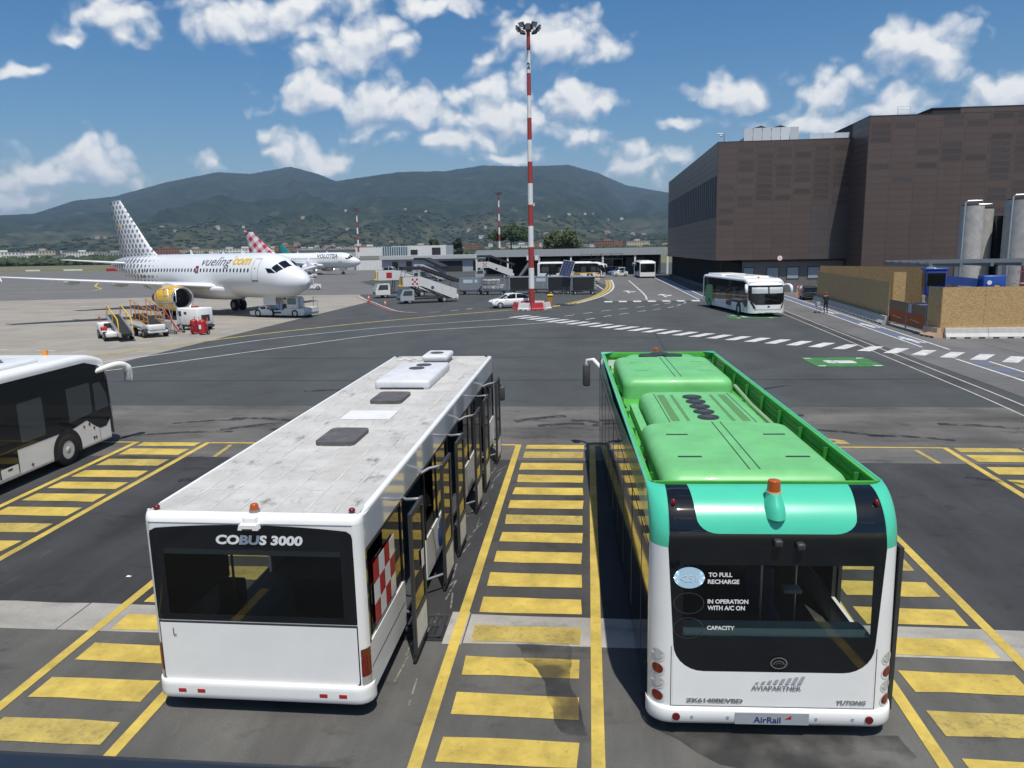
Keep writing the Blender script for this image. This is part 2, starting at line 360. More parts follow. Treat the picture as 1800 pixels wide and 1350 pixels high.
def paint(name, col, wear=.5, under=(.06, .06, .062)):
    m = bpy.data.materials.new(name); m.use_nodes = True; nt = m.node_tree; N = nt.nodes; L = nt.links
    b = N['Principled BSDF']; b.inputs['Roughness'].default_value = .7
    tc = N.new('ShaderNodeTexCoord')
    def noi(sc, det, rg):
        n = N.new('ShaderNodeTexNoise'); n.inputs['Scale'].default_value = sc; n.inputs['Detail'].default_value = det; n.inputs['Roughness'].default_value = rg; L.new(tc.outputs['Object'], n.inputs['Vector']); return n.outputs[0]
    mr = N.new('ShaderNodeMapRange'); mr.inputs[1].default_value = .66-wear*.12; mr.inputs[2].default_value = .80-wear*.06; mr.inputs[3].default_value = 0; mr.inputs[4].default_value = .8; L.new(noi(9, 8, .8), mr.inputs[0])
    sh = N.new('ShaderNodeMapRange'); sh.inputs[1].default_value = .3; sh.inputs[2].default_value = .7; sh.inputs[3].default_value = .62; sh.inputs[4].default_value = 1.15; L.new(noi(1.7, 6, .7), sh.inputs[0])
    vm = N.new('ShaderNodeVectorMath'); vm.operation = 'SCALE'; vm.inputs[0].default_value = col; L.new(sh.outputs[0], vm.inputs['Scale'])
    mx = N.new('ShaderNodeMix'); mx.data_type = 'RGBA'; L.new(mr.outputs[0], mx.inputs[0]); L.new(vm.outputs[0], mx.inputs[6]); mx.inputs[7].default_value = (*under, 1); L.new(mx.outputs[2], b.inputs['Base Color'])
    return m
P_YEL = paint('yellow_road_paint', (.56, .415, .085), .85)
P_YELW = paint('worn_yellow_road_paint', (.47, .36, .09), 1.3)
P_YEL2 = paint('faded_yellow_road_paint', (.42, .33, .10), 1.0, (.10, .10, .098))
P_WHT = paint('white_road_paint', (.62, .62, .60), .6, (.10, .10, .10))
P_BLU = paint('blue_road_paint', (.11, .155, .28), 2.6, (.14, .138, .135))
P_GRN = paint('green_road_paint', (.055, .20, .055), .7)
P_RED = paint('red_road_paint', (.40, .10, .08), 1.0)
YC = [26, 27, 28, 29, 30, 31, 32]
def sheet_b(poly, dz, b=None):
    b = b or B(); bm = bmesh.new(); bm.faces.new([bm.verts.new((p[0], p[1], 0)) for p in poly])
    ys = [p[1] for p in poly]
    for y in YC:
        if min(ys) < y < max(ys): bmesh.ops.bisect_plane(bm, geom=list(bm.verts)+list(bm.edges)+list(bm.faces), plane_co=(0, y, 0), plane_no=(0, 1, 0))
    for v in bm.verts: v.co.z = zg(v.co.y)+dz
    bmesh.ops.recalc_face_normals(bm, faces=bm.faces)
    for f in bm.faces:
        if f.normal.z < 0: f.normal_flip()
    return b.bm(bm)
def sheet(name, poly, m, dz, parent=None, kind='structure'): return obj(name, sheet_b(poly, dz), m, parent, kind=None if parent else kind)
def rect(x0, x1, y0, y1): return [(x0, y0), (x1, y0), (x1, y1), (x0, y1)]
sheet('ground', rect(-16000, 16000, -120, 16000), GRASS, -.03)
sheet('apron', rect(-420, 75, -60, 296), A_MAIN, 0)
sheet('taxiway', [(-420, 99), (-81, 99.9), (-61, 103.6), (-37, 104.3), (-26, 104.3), (-45, 150), (-45, 296.5), (-420, 296.5)], A_TAXI, .005)
sheet('taxiway', rect(-900, -60, 345, 372), A_TAXI, .02)
sheet('runway', rect(-2500, 900, 470, 515), A_TAXI, .02)
sheet('concrete_apron', [(-200, 20), (-25.7, 20), (-25.7, 89), (-31.5, 104.3), (-37, 104.3), (-61, 103.65), (-81.4, 99.9), (-200, 90)], C_APRON, .009)
sheet('bay_paving', rect(-60, 60, 11.6, 21.2), A_BAY, .005); sheet('bay_paving', rect(-60, 60, -60, 11.6), A_NEAR, .005)
A_LANE = asphalt('asphalt_oiled_lane', (.046, .047, .049), .55, (.9, .12, 1), .3, light=.9)
for xa, xb in ((-24.6, -20.8), (-18.4, -14.55), (-11.95, -8.32), (-5.92, -2.22), (.22, 4.16), (6.46, 10.18), (12.6, 16.3)): sheet('bay_lane', rect(xa, xb, 12.13, 21.2), A_LANE, .0075)
sheet('worn_paving', rect(-60, 15.0, 21.2, 28.05), A_WORN, .005)
sheet('side_paving', [(15.9, 21.2), (60, 21.2), (60, 98.2), (18.9, 98.2), (17.2, 69)], A_LIGHT, .009)
sheet('road', [(2.6, 85.3), (11.9, 85.3), (12.3, 200), (-6, 200), (3.2, 120), (2.9, 105), (1.6, 93)], A_ROAD, .005)
# concrete gutter across the bays, slab by slab
gut = empty('gutter', (0, 0, 0)); gut['kind'] = 'structure'
xs = [-31.0, -26.8, -22.9, -18.6, -14.9, -11.02, -8.9, -6.1, -2.0, 1.1, 4.3, 6.9, 10.4, 14.0, 17.7, 21.6]
rg = random.Random(2)
for a, c in zip(xs[:-1], xs[1:]):
    b = B(); j = [rg.uniform(-.02, .02) for _ in range(12)]
    po = [(a+.012, 11.2+j[0]), ((a*2+c)/3, 11.2+j[1]), ((a+c*2)/3, 11.2+j[2]), (c-.012, 11.2+j[3]), (c-.012, 12.13+j[4]), ((a+c*2)/3, 12.13+j[5]), ((a*2+c)/3, 12.13+j[6]), (a+.012, 12.13+j[7])]
    if a == -6.1: po = [(a+.012, 11.2), (-3.35, 11.2), (-3.35, 12.13), (a+.012, 12.13)]
    sheet('gutter_slab', po, C_GUT, .009, gut)
sheet('gutter_slab', rect(-2.32, -2.0-.012, 11.15, 12.2), C_GUT, .009, gut)
# drain grating
dg = empty('drain_grating', (-2.83, 11.68, zg(11.68)), label='cast iron drain grating let into the concrete gutter beside the open bus doors', cat='grating')
b = B()
for x in (-.46, 0.0, .40): b.box(x, x+.06, -.37, .37, .008, .03)
for y in (-.37, -.03, .31): b.box(-.46, .46, y, y+.06, .0085, .0305)
obj('frame', b, DARK, dg); b = B(); b.box(-.5, .5, -.46, .46, .0055, .0065); obj('pit', b, RUBBER, dg)
for row in (0, 1):
    for k in range(11): b = B(); b.box(-.40+k*.078, -.375+k*.078, -.31+row*.34, -.03+row*.34, .010, .029); obj('bar', b, DARK, dg)
YS = [(22.32, 22.75), (21.38, 22.02), (20.27, 20.9), (19.2, 19.81), (18.23, 18.79), (17.28, 17.83), (16.29, 16.84), (15.27, 15.8), (14.26, 14.78), (13.21, 13.78), (12.21, 12.77), (11.26, 11.77), (10.31, 10.81), (9.35, 9.86), (8.4, 8.89), (7.4, 7.9)]
for (x0, x1) in ((-14.45, -12.05), (-8.22, -6.02), (-2.12, .12), (4.26, 6.36), (10.28, 12.5), (16.4, 18.6), (-20.7, -18.5)):
    h = empty('bay_marking', (0, 0, 0)); h['kind'] = 'structure'
    for x in (x0, x1):
        sheet('edge_line', rect(x-.085, x+.085, 5.5, 22.78), P_YEL, .014, h)
    for i, (a, c) in enumerate(YS):
        j = [rg.uniform(-.022, .022) for _ in range(10)]; xa, xb = x0+.25, x1-.25; q = lambda t: xa+(xb-xa)*t
        sheet('hatch_bar', [(xa+j[0], a+j[1]), (q(.3), a+j[2]*.7), (q(.7), a+j[3]*.7), (xb+j[4], a+j[5]), (xb+j[6], c+j[7]), (q(.6), c+j[8]*.7), (q(.35), c+j[9]*.7), (xa+j[1], c+j[0])], P_YEL if (i*7+int(x0)) % 5 else P_YELW, .014, h)
h = empty('bay_front_marking', (0, 0, 0)); h['kind'] = 'structure'
for a, c in ((-16.2, -14.54), (-11.96, -8.31), (-5.93, -2.21), (6.45, 10.19), (.21, 4.17)): sheet('front_line', rect(a, c, 22.68, 22.8), P_YEL, .014, h)
for x in (-11.15, 9.4, -5.1): sheet('stop_mark', [(x, 21.2), (x+.14, 21.2), (x-.10+.14, 22.5), (x-.10, 22.5)], P_YEL2, .014, h)
sheet('stop_mark', [(7.2, 23.1), (7.75, 23.1), (7.7, 23.5), (7.0, 23.9), (7.05, 23.6), (7.45, 23.4)], P_YEL2, .014, h)
def strip(name, pts, w, m, dz=.016, parent=None, dash=None):
    pts = [Vector((p[0], p[1])) for p in pts]
    # smooth
    def cr(p0, p1, p2, p3, t): return .5*((2*p1)+(p2-p0)*t+(2*p0-5*p1+4*p2-p3)*t*t+(3*p1-p0-3*p2+p3)*t**3)
    q = []
    for i in range(len(pts)-1):
        p0 = pts[max(i-1, 0)]; p3 = pts[min(i+2, len(pts)-1)]; n = max(2, int((pts[i+1]-pts[i]).length/1.0)) if len(pts) > 2 else max(1, int((pts[i+1]-pts[i]).length/(3 if dash else 8)))
        q += [cr(p0, pts[i], pts[i+1], p3, k/n) for k in range(n)]
    q.append(pts[-1]); segs = [q]
    if dash:
        segs = []; d = 0; cur = []; on = True
        line = [q[0]]
        for a, c in zip(q[:-1], q[1:]):
            n = max(1, int((c-a).length/.25))
            line += [a+(c-a)*(k+1)/n for k in range(n)]
        for a, c in zip(line[:-1], line[1:]):
            if on: cur.append(a)
            d += (c-a).length
            if d > dash[0 if on else 1]:
                if on: cur.append(c); segs.append(cur); cur = []
                on = not on; d = 0
    bb = B()
    for sg in segs:
        vs = []
        for i, p in enumerate(sg):
            t = (sg[min(i+1, len(sg)-1)]-sg[max(i-1, 0)]); t.normalize(); nn = Vector((-t.y, t.x))
            for s in (1, -1): c = p+nn*s*w/2; vs.append((c.x, c.y, zg(c.y)+dz))
        b = B() if dash else bb
        b.add(vs, [(2*i, 2*i+1, 2*i+3, 2*i+2) for i in range(len(sg)-1)])
        if dash: obj('dash', b, m, parent)
    if not dash: return obj(name, bb, m, parent, kind=None if parent else 'structure')
strip('apron_edge_line', [(-60, 22), (-45, 32), (-36, 38.2), (-29.6, 42), (-26.9, 47.2), (-24.2, 53), (-19.8, 60.1), (-16.2, 64.8), (-12.1, 69.5), (-7.3, 74.2), (-4.2, 77.5), (-2.0, 82.8), (.4, 92.5), (2.0, 105.3), (2.9, 119.4), (3.3, 143)], .42, P_YEL2)
strip('kerb_line', [(-4.0, 76.9), (-1.6, 82.5), (.85, 92.5), (2.5, 105.3), (3.4, 119.4), (3.8, 143)], .35, P_YEL)
strip('kerb_line', [(-1.2, 82.3), (1.3, 92.4), (3.0, 105.3), (3.85, 119.4), (4.2, 143)], .28, P_WHT)
strip('lane_line', [(-45, 25.5), (-36, 32), (-27.4, 39.2), (-22.1, 50.1), (-18.2, 55.3), (-14.8, 58.8), (-6.4, 64.9)], .16, P_WHT)
strip('lane_line', [(-33, 27), (-24.3, 37.1), (-19.7, 44.6), (-13.6, 54.2), (-5.9, 59), (-2.4, 61.4)], .16, P_WHT)
# pedestrian crossing, one object per bar
pz = empty('crossing_marking', (0, 0, 0)); pz['kind'] = 'structure'
c0, c1 = Vector((-6.9, 65.9)), Vector((19.8, 38.75)); n = 29
for i in range(n+3):
    c = c0+(c1-c0)*i/(n-1); bend = 1.4*math.sin(math.pi*min(1, i/(n-1))); c -= Vector((bend*.71, bend*.71))
    sheet('crossing_bar', [(c.x, c.y), (c.x+.62, c.y-.25), (c.x+2.05, c.y+1.75), (c.x+1.43, c.y+2.0)], P_WHT, .016, pz)
pz = empty('crossing_marking', (0, 0, 0)); pz['kind'] = 'structure'
for k in range(10): sheet('crossing_bar', rect(1.75+k*1.55, 2.6+k*1.55, 83.4, 85.4), P_WHT, .016, pz)
d = empty('guide_marking', (0, 0, 0)); d['kind'] = 'structure'
strip('', [(-2.06, 66.65), (1.36, 71.76), (5.36, 76.86), (8.28, 81.2), (9.2, 83)], .16, P_WHT, .016, d, (1.3, 1.2))
strip('', [(-.2, 63.2), (2.26, 67.33), (4.97, 71.3), (8.0, 75.74), (10.4, 82.5)], .16, P_WHT, .016, d, (1.3, 1.2))
d = empty('stand_marking', (0, 0, 0)); d['kind'] = 'structure'
strip('', [(-17.5, 72.6), (-14.81, 72.4), (-12.92, 74.2), (-10.7, 78.4)], .18, P_WHT, .016, d, (1.0, 1.0))
strip('', [(-31.5, 44.0), (-30.6, 46.7), (-29.6, 49.2), (-29.3, 51.5), (-27.8, 55.1), (-26.8, 58)], .16, P_WHT, .016, d, (1.0, 1.3))
strip('', [(-60, 52.0), (-44, 47), (-33, 44.8)], .16, P_WHT, .016, d, (1.4, 2.0))
strip('stand_line', [(-30.4, 99), (-25.6, 88.5), (-19.2, 74.3), (-17.1, 72.7)], .2, P_RED, .016, d)
strip('stand_line', [(-30.0, 99), (-25.2, 88.5), (-18.9, 74.6), (-17.1, 73.0)], .14, P_WHT, .016, d)
strip('stand_line', [(-26.5, 58), (-21.8, 66.5), (-17.7, 70.8), (-14.8, 72.4)], .14, P_RED, .0165, d)
strip('lane_line', [(6.5, 87), (6.96, 100), (7.15, 139)], .2, P_WHT)
strip('lane_line', [(2.1, 110), (1.2, 125)], .2, P_WHT)
strip('taxi_line', [(-125, 157), (-113, 171), (-100, 185)], .5, P_YEL2); strip('taxi_line', [(-112, 168), (-98, 146), (-89, 134), (-86.3, 125.6), (-92, 123.5), (-100, 122)], .4, P_YEL)
strip('taxi_line', [(-140, 140), (-86, 140.5)], .35, P_YEL2); strip('taxi_line', [(-60, 86), (-52, 89), (-46, 90)], .35, P_WHT)
# lane arrows
for (x, y) in ((5.2, 104), (9.0, 95)):
    b = sheet_b([(x-.12, y-4), (x+.12, y-4), (x+.12, y), (x+.7, y), (x, y+2.4), (x-.7, y), (x-.12, y)], .016); sheet_b([(x+.13, y-2.6), (x+1.0, y-1), (x+1.0, y+.2), (x+.8, y+.2), (x+.13, y-1.6)], .016, b)
    obj('lane_arrow', b, P_WHT, kind='structure')
# covered drain channel
def chx(y): return 14.95+(y-27.5)*.0465
b = B(); pts = [5, 15, 26, 27, 28, 29, 30, 31, 32, 50, 69, 84]
b.add([(chx(y)+s*.30, y, zg(y)+.013) for y in pts for s in (-1, 1)], [(2*i, 2*i+1, 2*i+3, 2*i+2) for i in range(len(pts)-1)]); obj('drain_channel', b, A_BAY, kind='structure')
for s in (-1, 1): strip('channel_edge', [(chx(y)+s*.37, y) for y in (5, 26)], .09, CONC, .014); strip('channel_edge', [(chx(y)+s*.37, y) for y in (26, 28, 30, 32)], .09, CONC, .014); strip('channel_edge', [(chx(y)+s*.37, y) for y in (32, 84)], .09, CONC, .014)
# blue footway
fw = empty('footway_marking', (0, 0, 0)); fw['kind'] = 'structure'
def bx(y): return 18.46+(y-44.4)*.0655
sheet('blue_band', [(bx(46)+.12, 46), (bx(46)+.95, 46), (bx(92)+.95, 92), (bx(92)+.12, 92)], P_BLU, .016, fw)
strip('edge_line', [(bx(44.4), 44.4), (bx(95), 95)], .14, P_WHT, .018, fw); strip('edge_line', [(bx(43.4)+1.05, 43.4), (bx(95)+1.05, 95)], .14, P_WHT, .018, fw)
strip('edge_line', [(18.2, 39.9), (17.9, 30)], .14, P_WHT, .018, fw); strip('edge_line', [(19.3, 38.9), (19.05, 30)], .14, P_WHT, .018, fw)
for k in range(4): sheet('blue_patch', rect(18.35, 19.1, 31+k*2.2, 32.3+k*2.2), P_BLU, .016, fw)
sheet('blue_band', [(12.35, 86), (13.1, 86), (14.0, 153), (12.9, 153)], P_BLU, .016, fw); strip('edge_line', [(12.1, 86), (12.6, 153)], .2, P_WHT, .018, fw); strip('edge_line', [(13.3, 86), (14.2, 153)], .2, P_WHT, .018, fw)
for y in (47.8, 56.5, 68):
    x = bx(y)+.52; b = sheet_b(circ(x, y+1.45, .17, 10, .42), .020)
    for po in ([(x-.2, y-.2), (x+.2, y-.2), (x+.15, y+1), (x-.15, y+1)], [(x-.24, y-1.6), (x-.08, y-1.6), (x+.05, y-.21), (x-.16, y-.21)], [(x+.12, y-1.5), (x+.30, y-1.5), (x+.19, y-.21), (x+.06, y-.21)], [(x-.42, y+.5), (x-.16, y+.6), (x-.16, y+.95), (x-.42, y+.8)]): sheet_b(po, .020, b)
    obj('walking_symbol', b, P_WHT, fw)
# green charging bays with white symbols
for (x0, x1, y0, y1) in ((10.85, 14.0, 37.4, 40.5), (11.4, 15.2, 63.2, 66.0)):
    gp = empty('charging_marking', (0, 0, 0)); gp['kind'] = 'structure'
    sheet('green_panel', rect(x0, x1, y0, y1), P_GRN, .016, gp); cx, cy = (x0+x1)/2, (y0+y1)/2
    b = B()
    for po in (rrect(cx-.35, cx+.65, cy-.45, cy+.45, .2), circ(cx-.5, cy-.25, .24), circ(cx-.55, cy+.3, .24), rrect(cx-.8, cx-.34, cy-.07, cy+.07, .03)): sheet_b(po, .020, b)
    obj('white_symbol', b, P_WHT, gp)
    for sx, sy in ((-1, -1), (1, -1), (1, 1), (-1, 1)):
        px, py = cx+sx*1.05, cy+sy*1.1; b = sheet_b([(px, py), (px+sx*.42, py+sy*.10), (px+sx*.42, py+sy*.28), (px+sx*.12, py+sy*.32)], .020); obj('corner_arrow', b, P_WHT, gp)
# paper scraps on the tarmac
for x, y in ((-9.45, 10.35), (-10.6, 16.8), (-8.9, 13.2)):
    b = B(); b.add([(x, y, zg(y)+.012), (x+.09, y-.02, zg(y)+.02), (x+.11, y+.04, zg(y)+.014), (x+.01, y+.06, zg(y)+.02)], [(0, 1, 2, 3)]); obj('paper_scrap', b, TEXTW, label='small white paper scrap lying on the dark bay asphalt', cat='litter', group='paper scraps on the asphalt')
for pts in ([(-25, 33.6), (15, 33.9)], [(-20, 41.0), (-2, 41.2)], [(-12, 50.5), (9, 50.2)], [(4.0, 29), (4.6, 56)], [(-9.5, 28.1), (-9.2, 44)], [(17.6, 34), (30, 34.2)], [(22, 29), (22.3, 46)]): strip('paving_joint', pts, .05, A_LANE, .0105)
# spilt water and tyre smears: thin films that let the paving show through
def film(name, col, amt, sc, st=(1, 1, 1)):
    m = bpy.data.materials.new(name); m.use_nodes = True; nt = m.node_tree; N = nt.nodes; L = nt.links; bs = N['Principled BSDF']; bs.inputs['Base Color'].default_value = (*col, 1); bs.inputs['Roughness'].default_value = .6; out = N['Material Output']
    tc = N.new('ShaderNodeTexCoord'); mp = N.new('ShaderNodeMapping'); mp.inputs['Scale'].default_value = st; L.new(tc.outputs['Object'], mp.inputs[0]); n = N.new('ShaderNodeTexNoise'); n.inputs['Scale'].default_value = sc; n.inputs['Detail'].default_value = 6; L.new(mp.outputs[0], n.inputs['Vector'])
    mr = N.new('ShaderNodeMapRange'); mr.inputs[1].default_value = .36; mr.inputs[2].default_value = .58; mr.inputs[3].default_value = 0; mr.inputs[4].default_value = amt; L.new(n.outputs[0], mr.inputs[0])
    t = N.new('ShaderNodeBsdfTransparent'); mx = N.new('ShaderNodeMixShader'); L.new(mr.outputs[0], mx.inputs[0]); L.new(t.outputs[0], mx.inputs[1]); L.new(bs.outputs[0], mx.inputs[2]); L.new(mx.outputs[0], out.inputs['Surface']); return m
WET = film('spilt_water', (.03, .03, .03), .62, 1.3); SMEAR = film('tyre_smear', (.03, .03, .032), .75, 3.0, (1, 1, 1)); SCUFF = film('pale_scuff', (.34, .33, .31), .55, 7, (1, 1, 1))
def blob(pts):
    c = [sum(p[k] for p in pts)/len(pts) for k in (0, 1)]; out = []
    for i in range(len(pts)):
        a, b_ = pts[i], pts[(i+1) % len(pts)]
        for t in (0, .33, .66): out.append((a[0]+(b_[0]-a[0])*t+rg.uniform(-.03, .03), a[1]+(b_[1]-a[1])*t+rg.uniform(-.03, .03)))
    return out
sheet('water_stain', blob([(-1.15, 11.2), (-.30, 11.25), (-.22, 10.7), (-.30, 10.2), (-.14, 9.7), (-.02, 9.0), (-.36, 9.1), (-.56, 9.75), (-.70, 10.4), (-.95, 10.75)]), WET, .019)
sheet('water_stain', blob([(.9, 9.2), (3.9, 9.3), (4.0, 8.9), (3.2, 8.2), (1.6, 8.6)]), WET, .019)
for x, y, ln, a in ((-2.5, 25.7, 1.9, 25), (-1.7, 25.1, 1.6, 12), (-.6, 25.9, 1.7, -20), (.1, 25.2, 1.3, 10), (-14.6, 25.2, 2.4, 14), (-12.8, 26.0, 2.6, -8), (-12.4, 24.3, 2.0, 30), (-10.8, 24.4, 2.3, 6), (-15.4, 23.4, 3.6, 12), (-9.2, 23.9, 1.8, -14), (7.0, 24.8, 2.2, -22), (8.6, 24.1, 2.4, -12), (11.3, 25.6, 2.6, -16), (5.4, 26.4, 2.0, 9), (9.6, 20.0, 3.2, -30), (-11.0, 19.0, 1.1, 10), (6.6, 31, 2.2, 40), (-8, 35, 3.0, 15), (-12, 31, 3.4, 8), (2, 38, 4, -12)):
    c, s_ = math.cos(R(a)), math.sin(R(a)); strip('tyre_mark', [(x, y), (x+c*ln*.5, y+s_*ln*.5+.06*ln), (x+c*ln, y+s_*ln)], rg.uniform(.16, .34), SMEAR, .019)
for k in range(26):
    y = 9.6+k*.5+rg.uniform(-.2, .2); x = rg.uniform(-2.85, -2.35); strip('scuff_mark', [(x, y), (x+rg.uniform(-.08, .2), y+rg.uniform(.4, .9))], .03, SCUFF, .0185)
# ledge of the window the picture is taken from
b = B(); b.rbox(-3.2, 3.2, .08, .474, 5.76, 5.848, .012); obj('window_ledge', b, mat('navy_ledge', (.012, .018, .03), .45, var=.3, vscale=6), label='dark navy window ledge below the viewpoint', cat='ledge')
# ================================================================== buses (local: x right, y forward from the rear, z up)
PI2 = math.pi/2
def cap_fn(w, rc, h, rt, lean=0., y0=0., sgn=1, crown=0., off=0.):
    "end skin of a bus: u across (arc length round the corners), s up (arc length over the roof edge)"
    def fn(u, s):
        a = abs(u)-(w-rc); sg = 1 if u >= 0 else -1
        if a <= 0: x = abs(u); y1 = 0.; nx, ny = 0., -1.
        else:
            t = min(a/rc, PI2); x = (w-rc)+rc*math.sin(t); y1 = rc*(1-math.cos(t)); nx, ny = math.sin(t), -math.cos(t)
        c = s-(h-rt)
        if c <= 0: z = s; y2 = 0.; nz = 0.; k = 1.
        else:
            t = min(c/rt, PI2); z = (h-rt)+rt*math.sin(t); y2 = rt*(1-math.cos(t)); nz = math.sin(t); k = math.cos(t)
        y = y1+y2+lean*z+crown*(u/w)**2
        return (sg*(x+off*nx*k), y0+sgn*(y+off*ny*k), z+off*nz)
    return fn
def flat_x(x): return lambda u, v: (x, u, v)
def skin(name, fn, poly, m, parent, du=.08, dv=.08): b = B(); b.wrap(poly, fn, du, dv); return obj(name, b, m, parent)
def dirty_roof():
    m = mat('dirty_roof', (.50, .49, .46), .8, var=.20, vscale=1.4, bump=.15); nt = m.node_tree; N = nt.nodes; L = nt.links; b = N['Principled BSDF']; src = b.inputs['Base Color'].links[0].from_socket
    tc = N.new('ShaderNodeTexCoord')
    def noi(sc, st, off):
        mp = N.new('ShaderNodeMapping'); mp.inputs['Scale'].default_value = st; mp.inputs['Location'].default_value = (off, off, 0); L.new(tc.outputs['Object'], mp.inputs[0]); n = N.new('ShaderNodeTexNoise'); n.inputs['Scale'].default_value = sc; n.inputs['Detail'].default_value = 6; n.inputs['Roughness'].default_value = .65; L.new(mp.outputs[0], n.inputs['Vector']); return n.outputs[0]
    cur = src
    for sc, st, off, lo, hi, k, c in ((2.2, (1.2, .55, 1), 3, .56, .72, .8, (.11, .10, .09)), (7, (1, .7, 1), 9, .54, .74, .5, (.22, .20, .17)), (1.0, (1, .4, 1), 17, .50, .75, .45, (.34, .32, .29))):
        mr = N.new('ShaderNodeMapRange'); mr.interpolation_type = 'SMOOTHSTEP'; mr.inputs[1].default_value = lo; mr.inputs[2].default_value = hi; mr.inputs[3].default_value = 0; mr.inputs[4].default_value = k; L.new(noi(sc, st, off), mr.inputs[0])
        mx = N.new('ShaderNodeMix'); mx.data_type = 'RGBA'; L.new(mr.outputs[0], mx.inputs[0]); L.new(cur, mx.inputs[6]); mx.inputs[7].default_value = (*c, 1); cur = mx.outputs[2]
    L.new(cur, b.inputs['Base Color']); return m
ROOFDIRT = dirty_roof(); SEAM = mat('roof_seam', (.55, .54, .51), .8, var=.25, vscale=3)
INSIDE = mat('bus_interior', (.05, .052, .056), .7, var=.2)
SEAT = mat('seat_blue', (.02, .03, .07), .8)
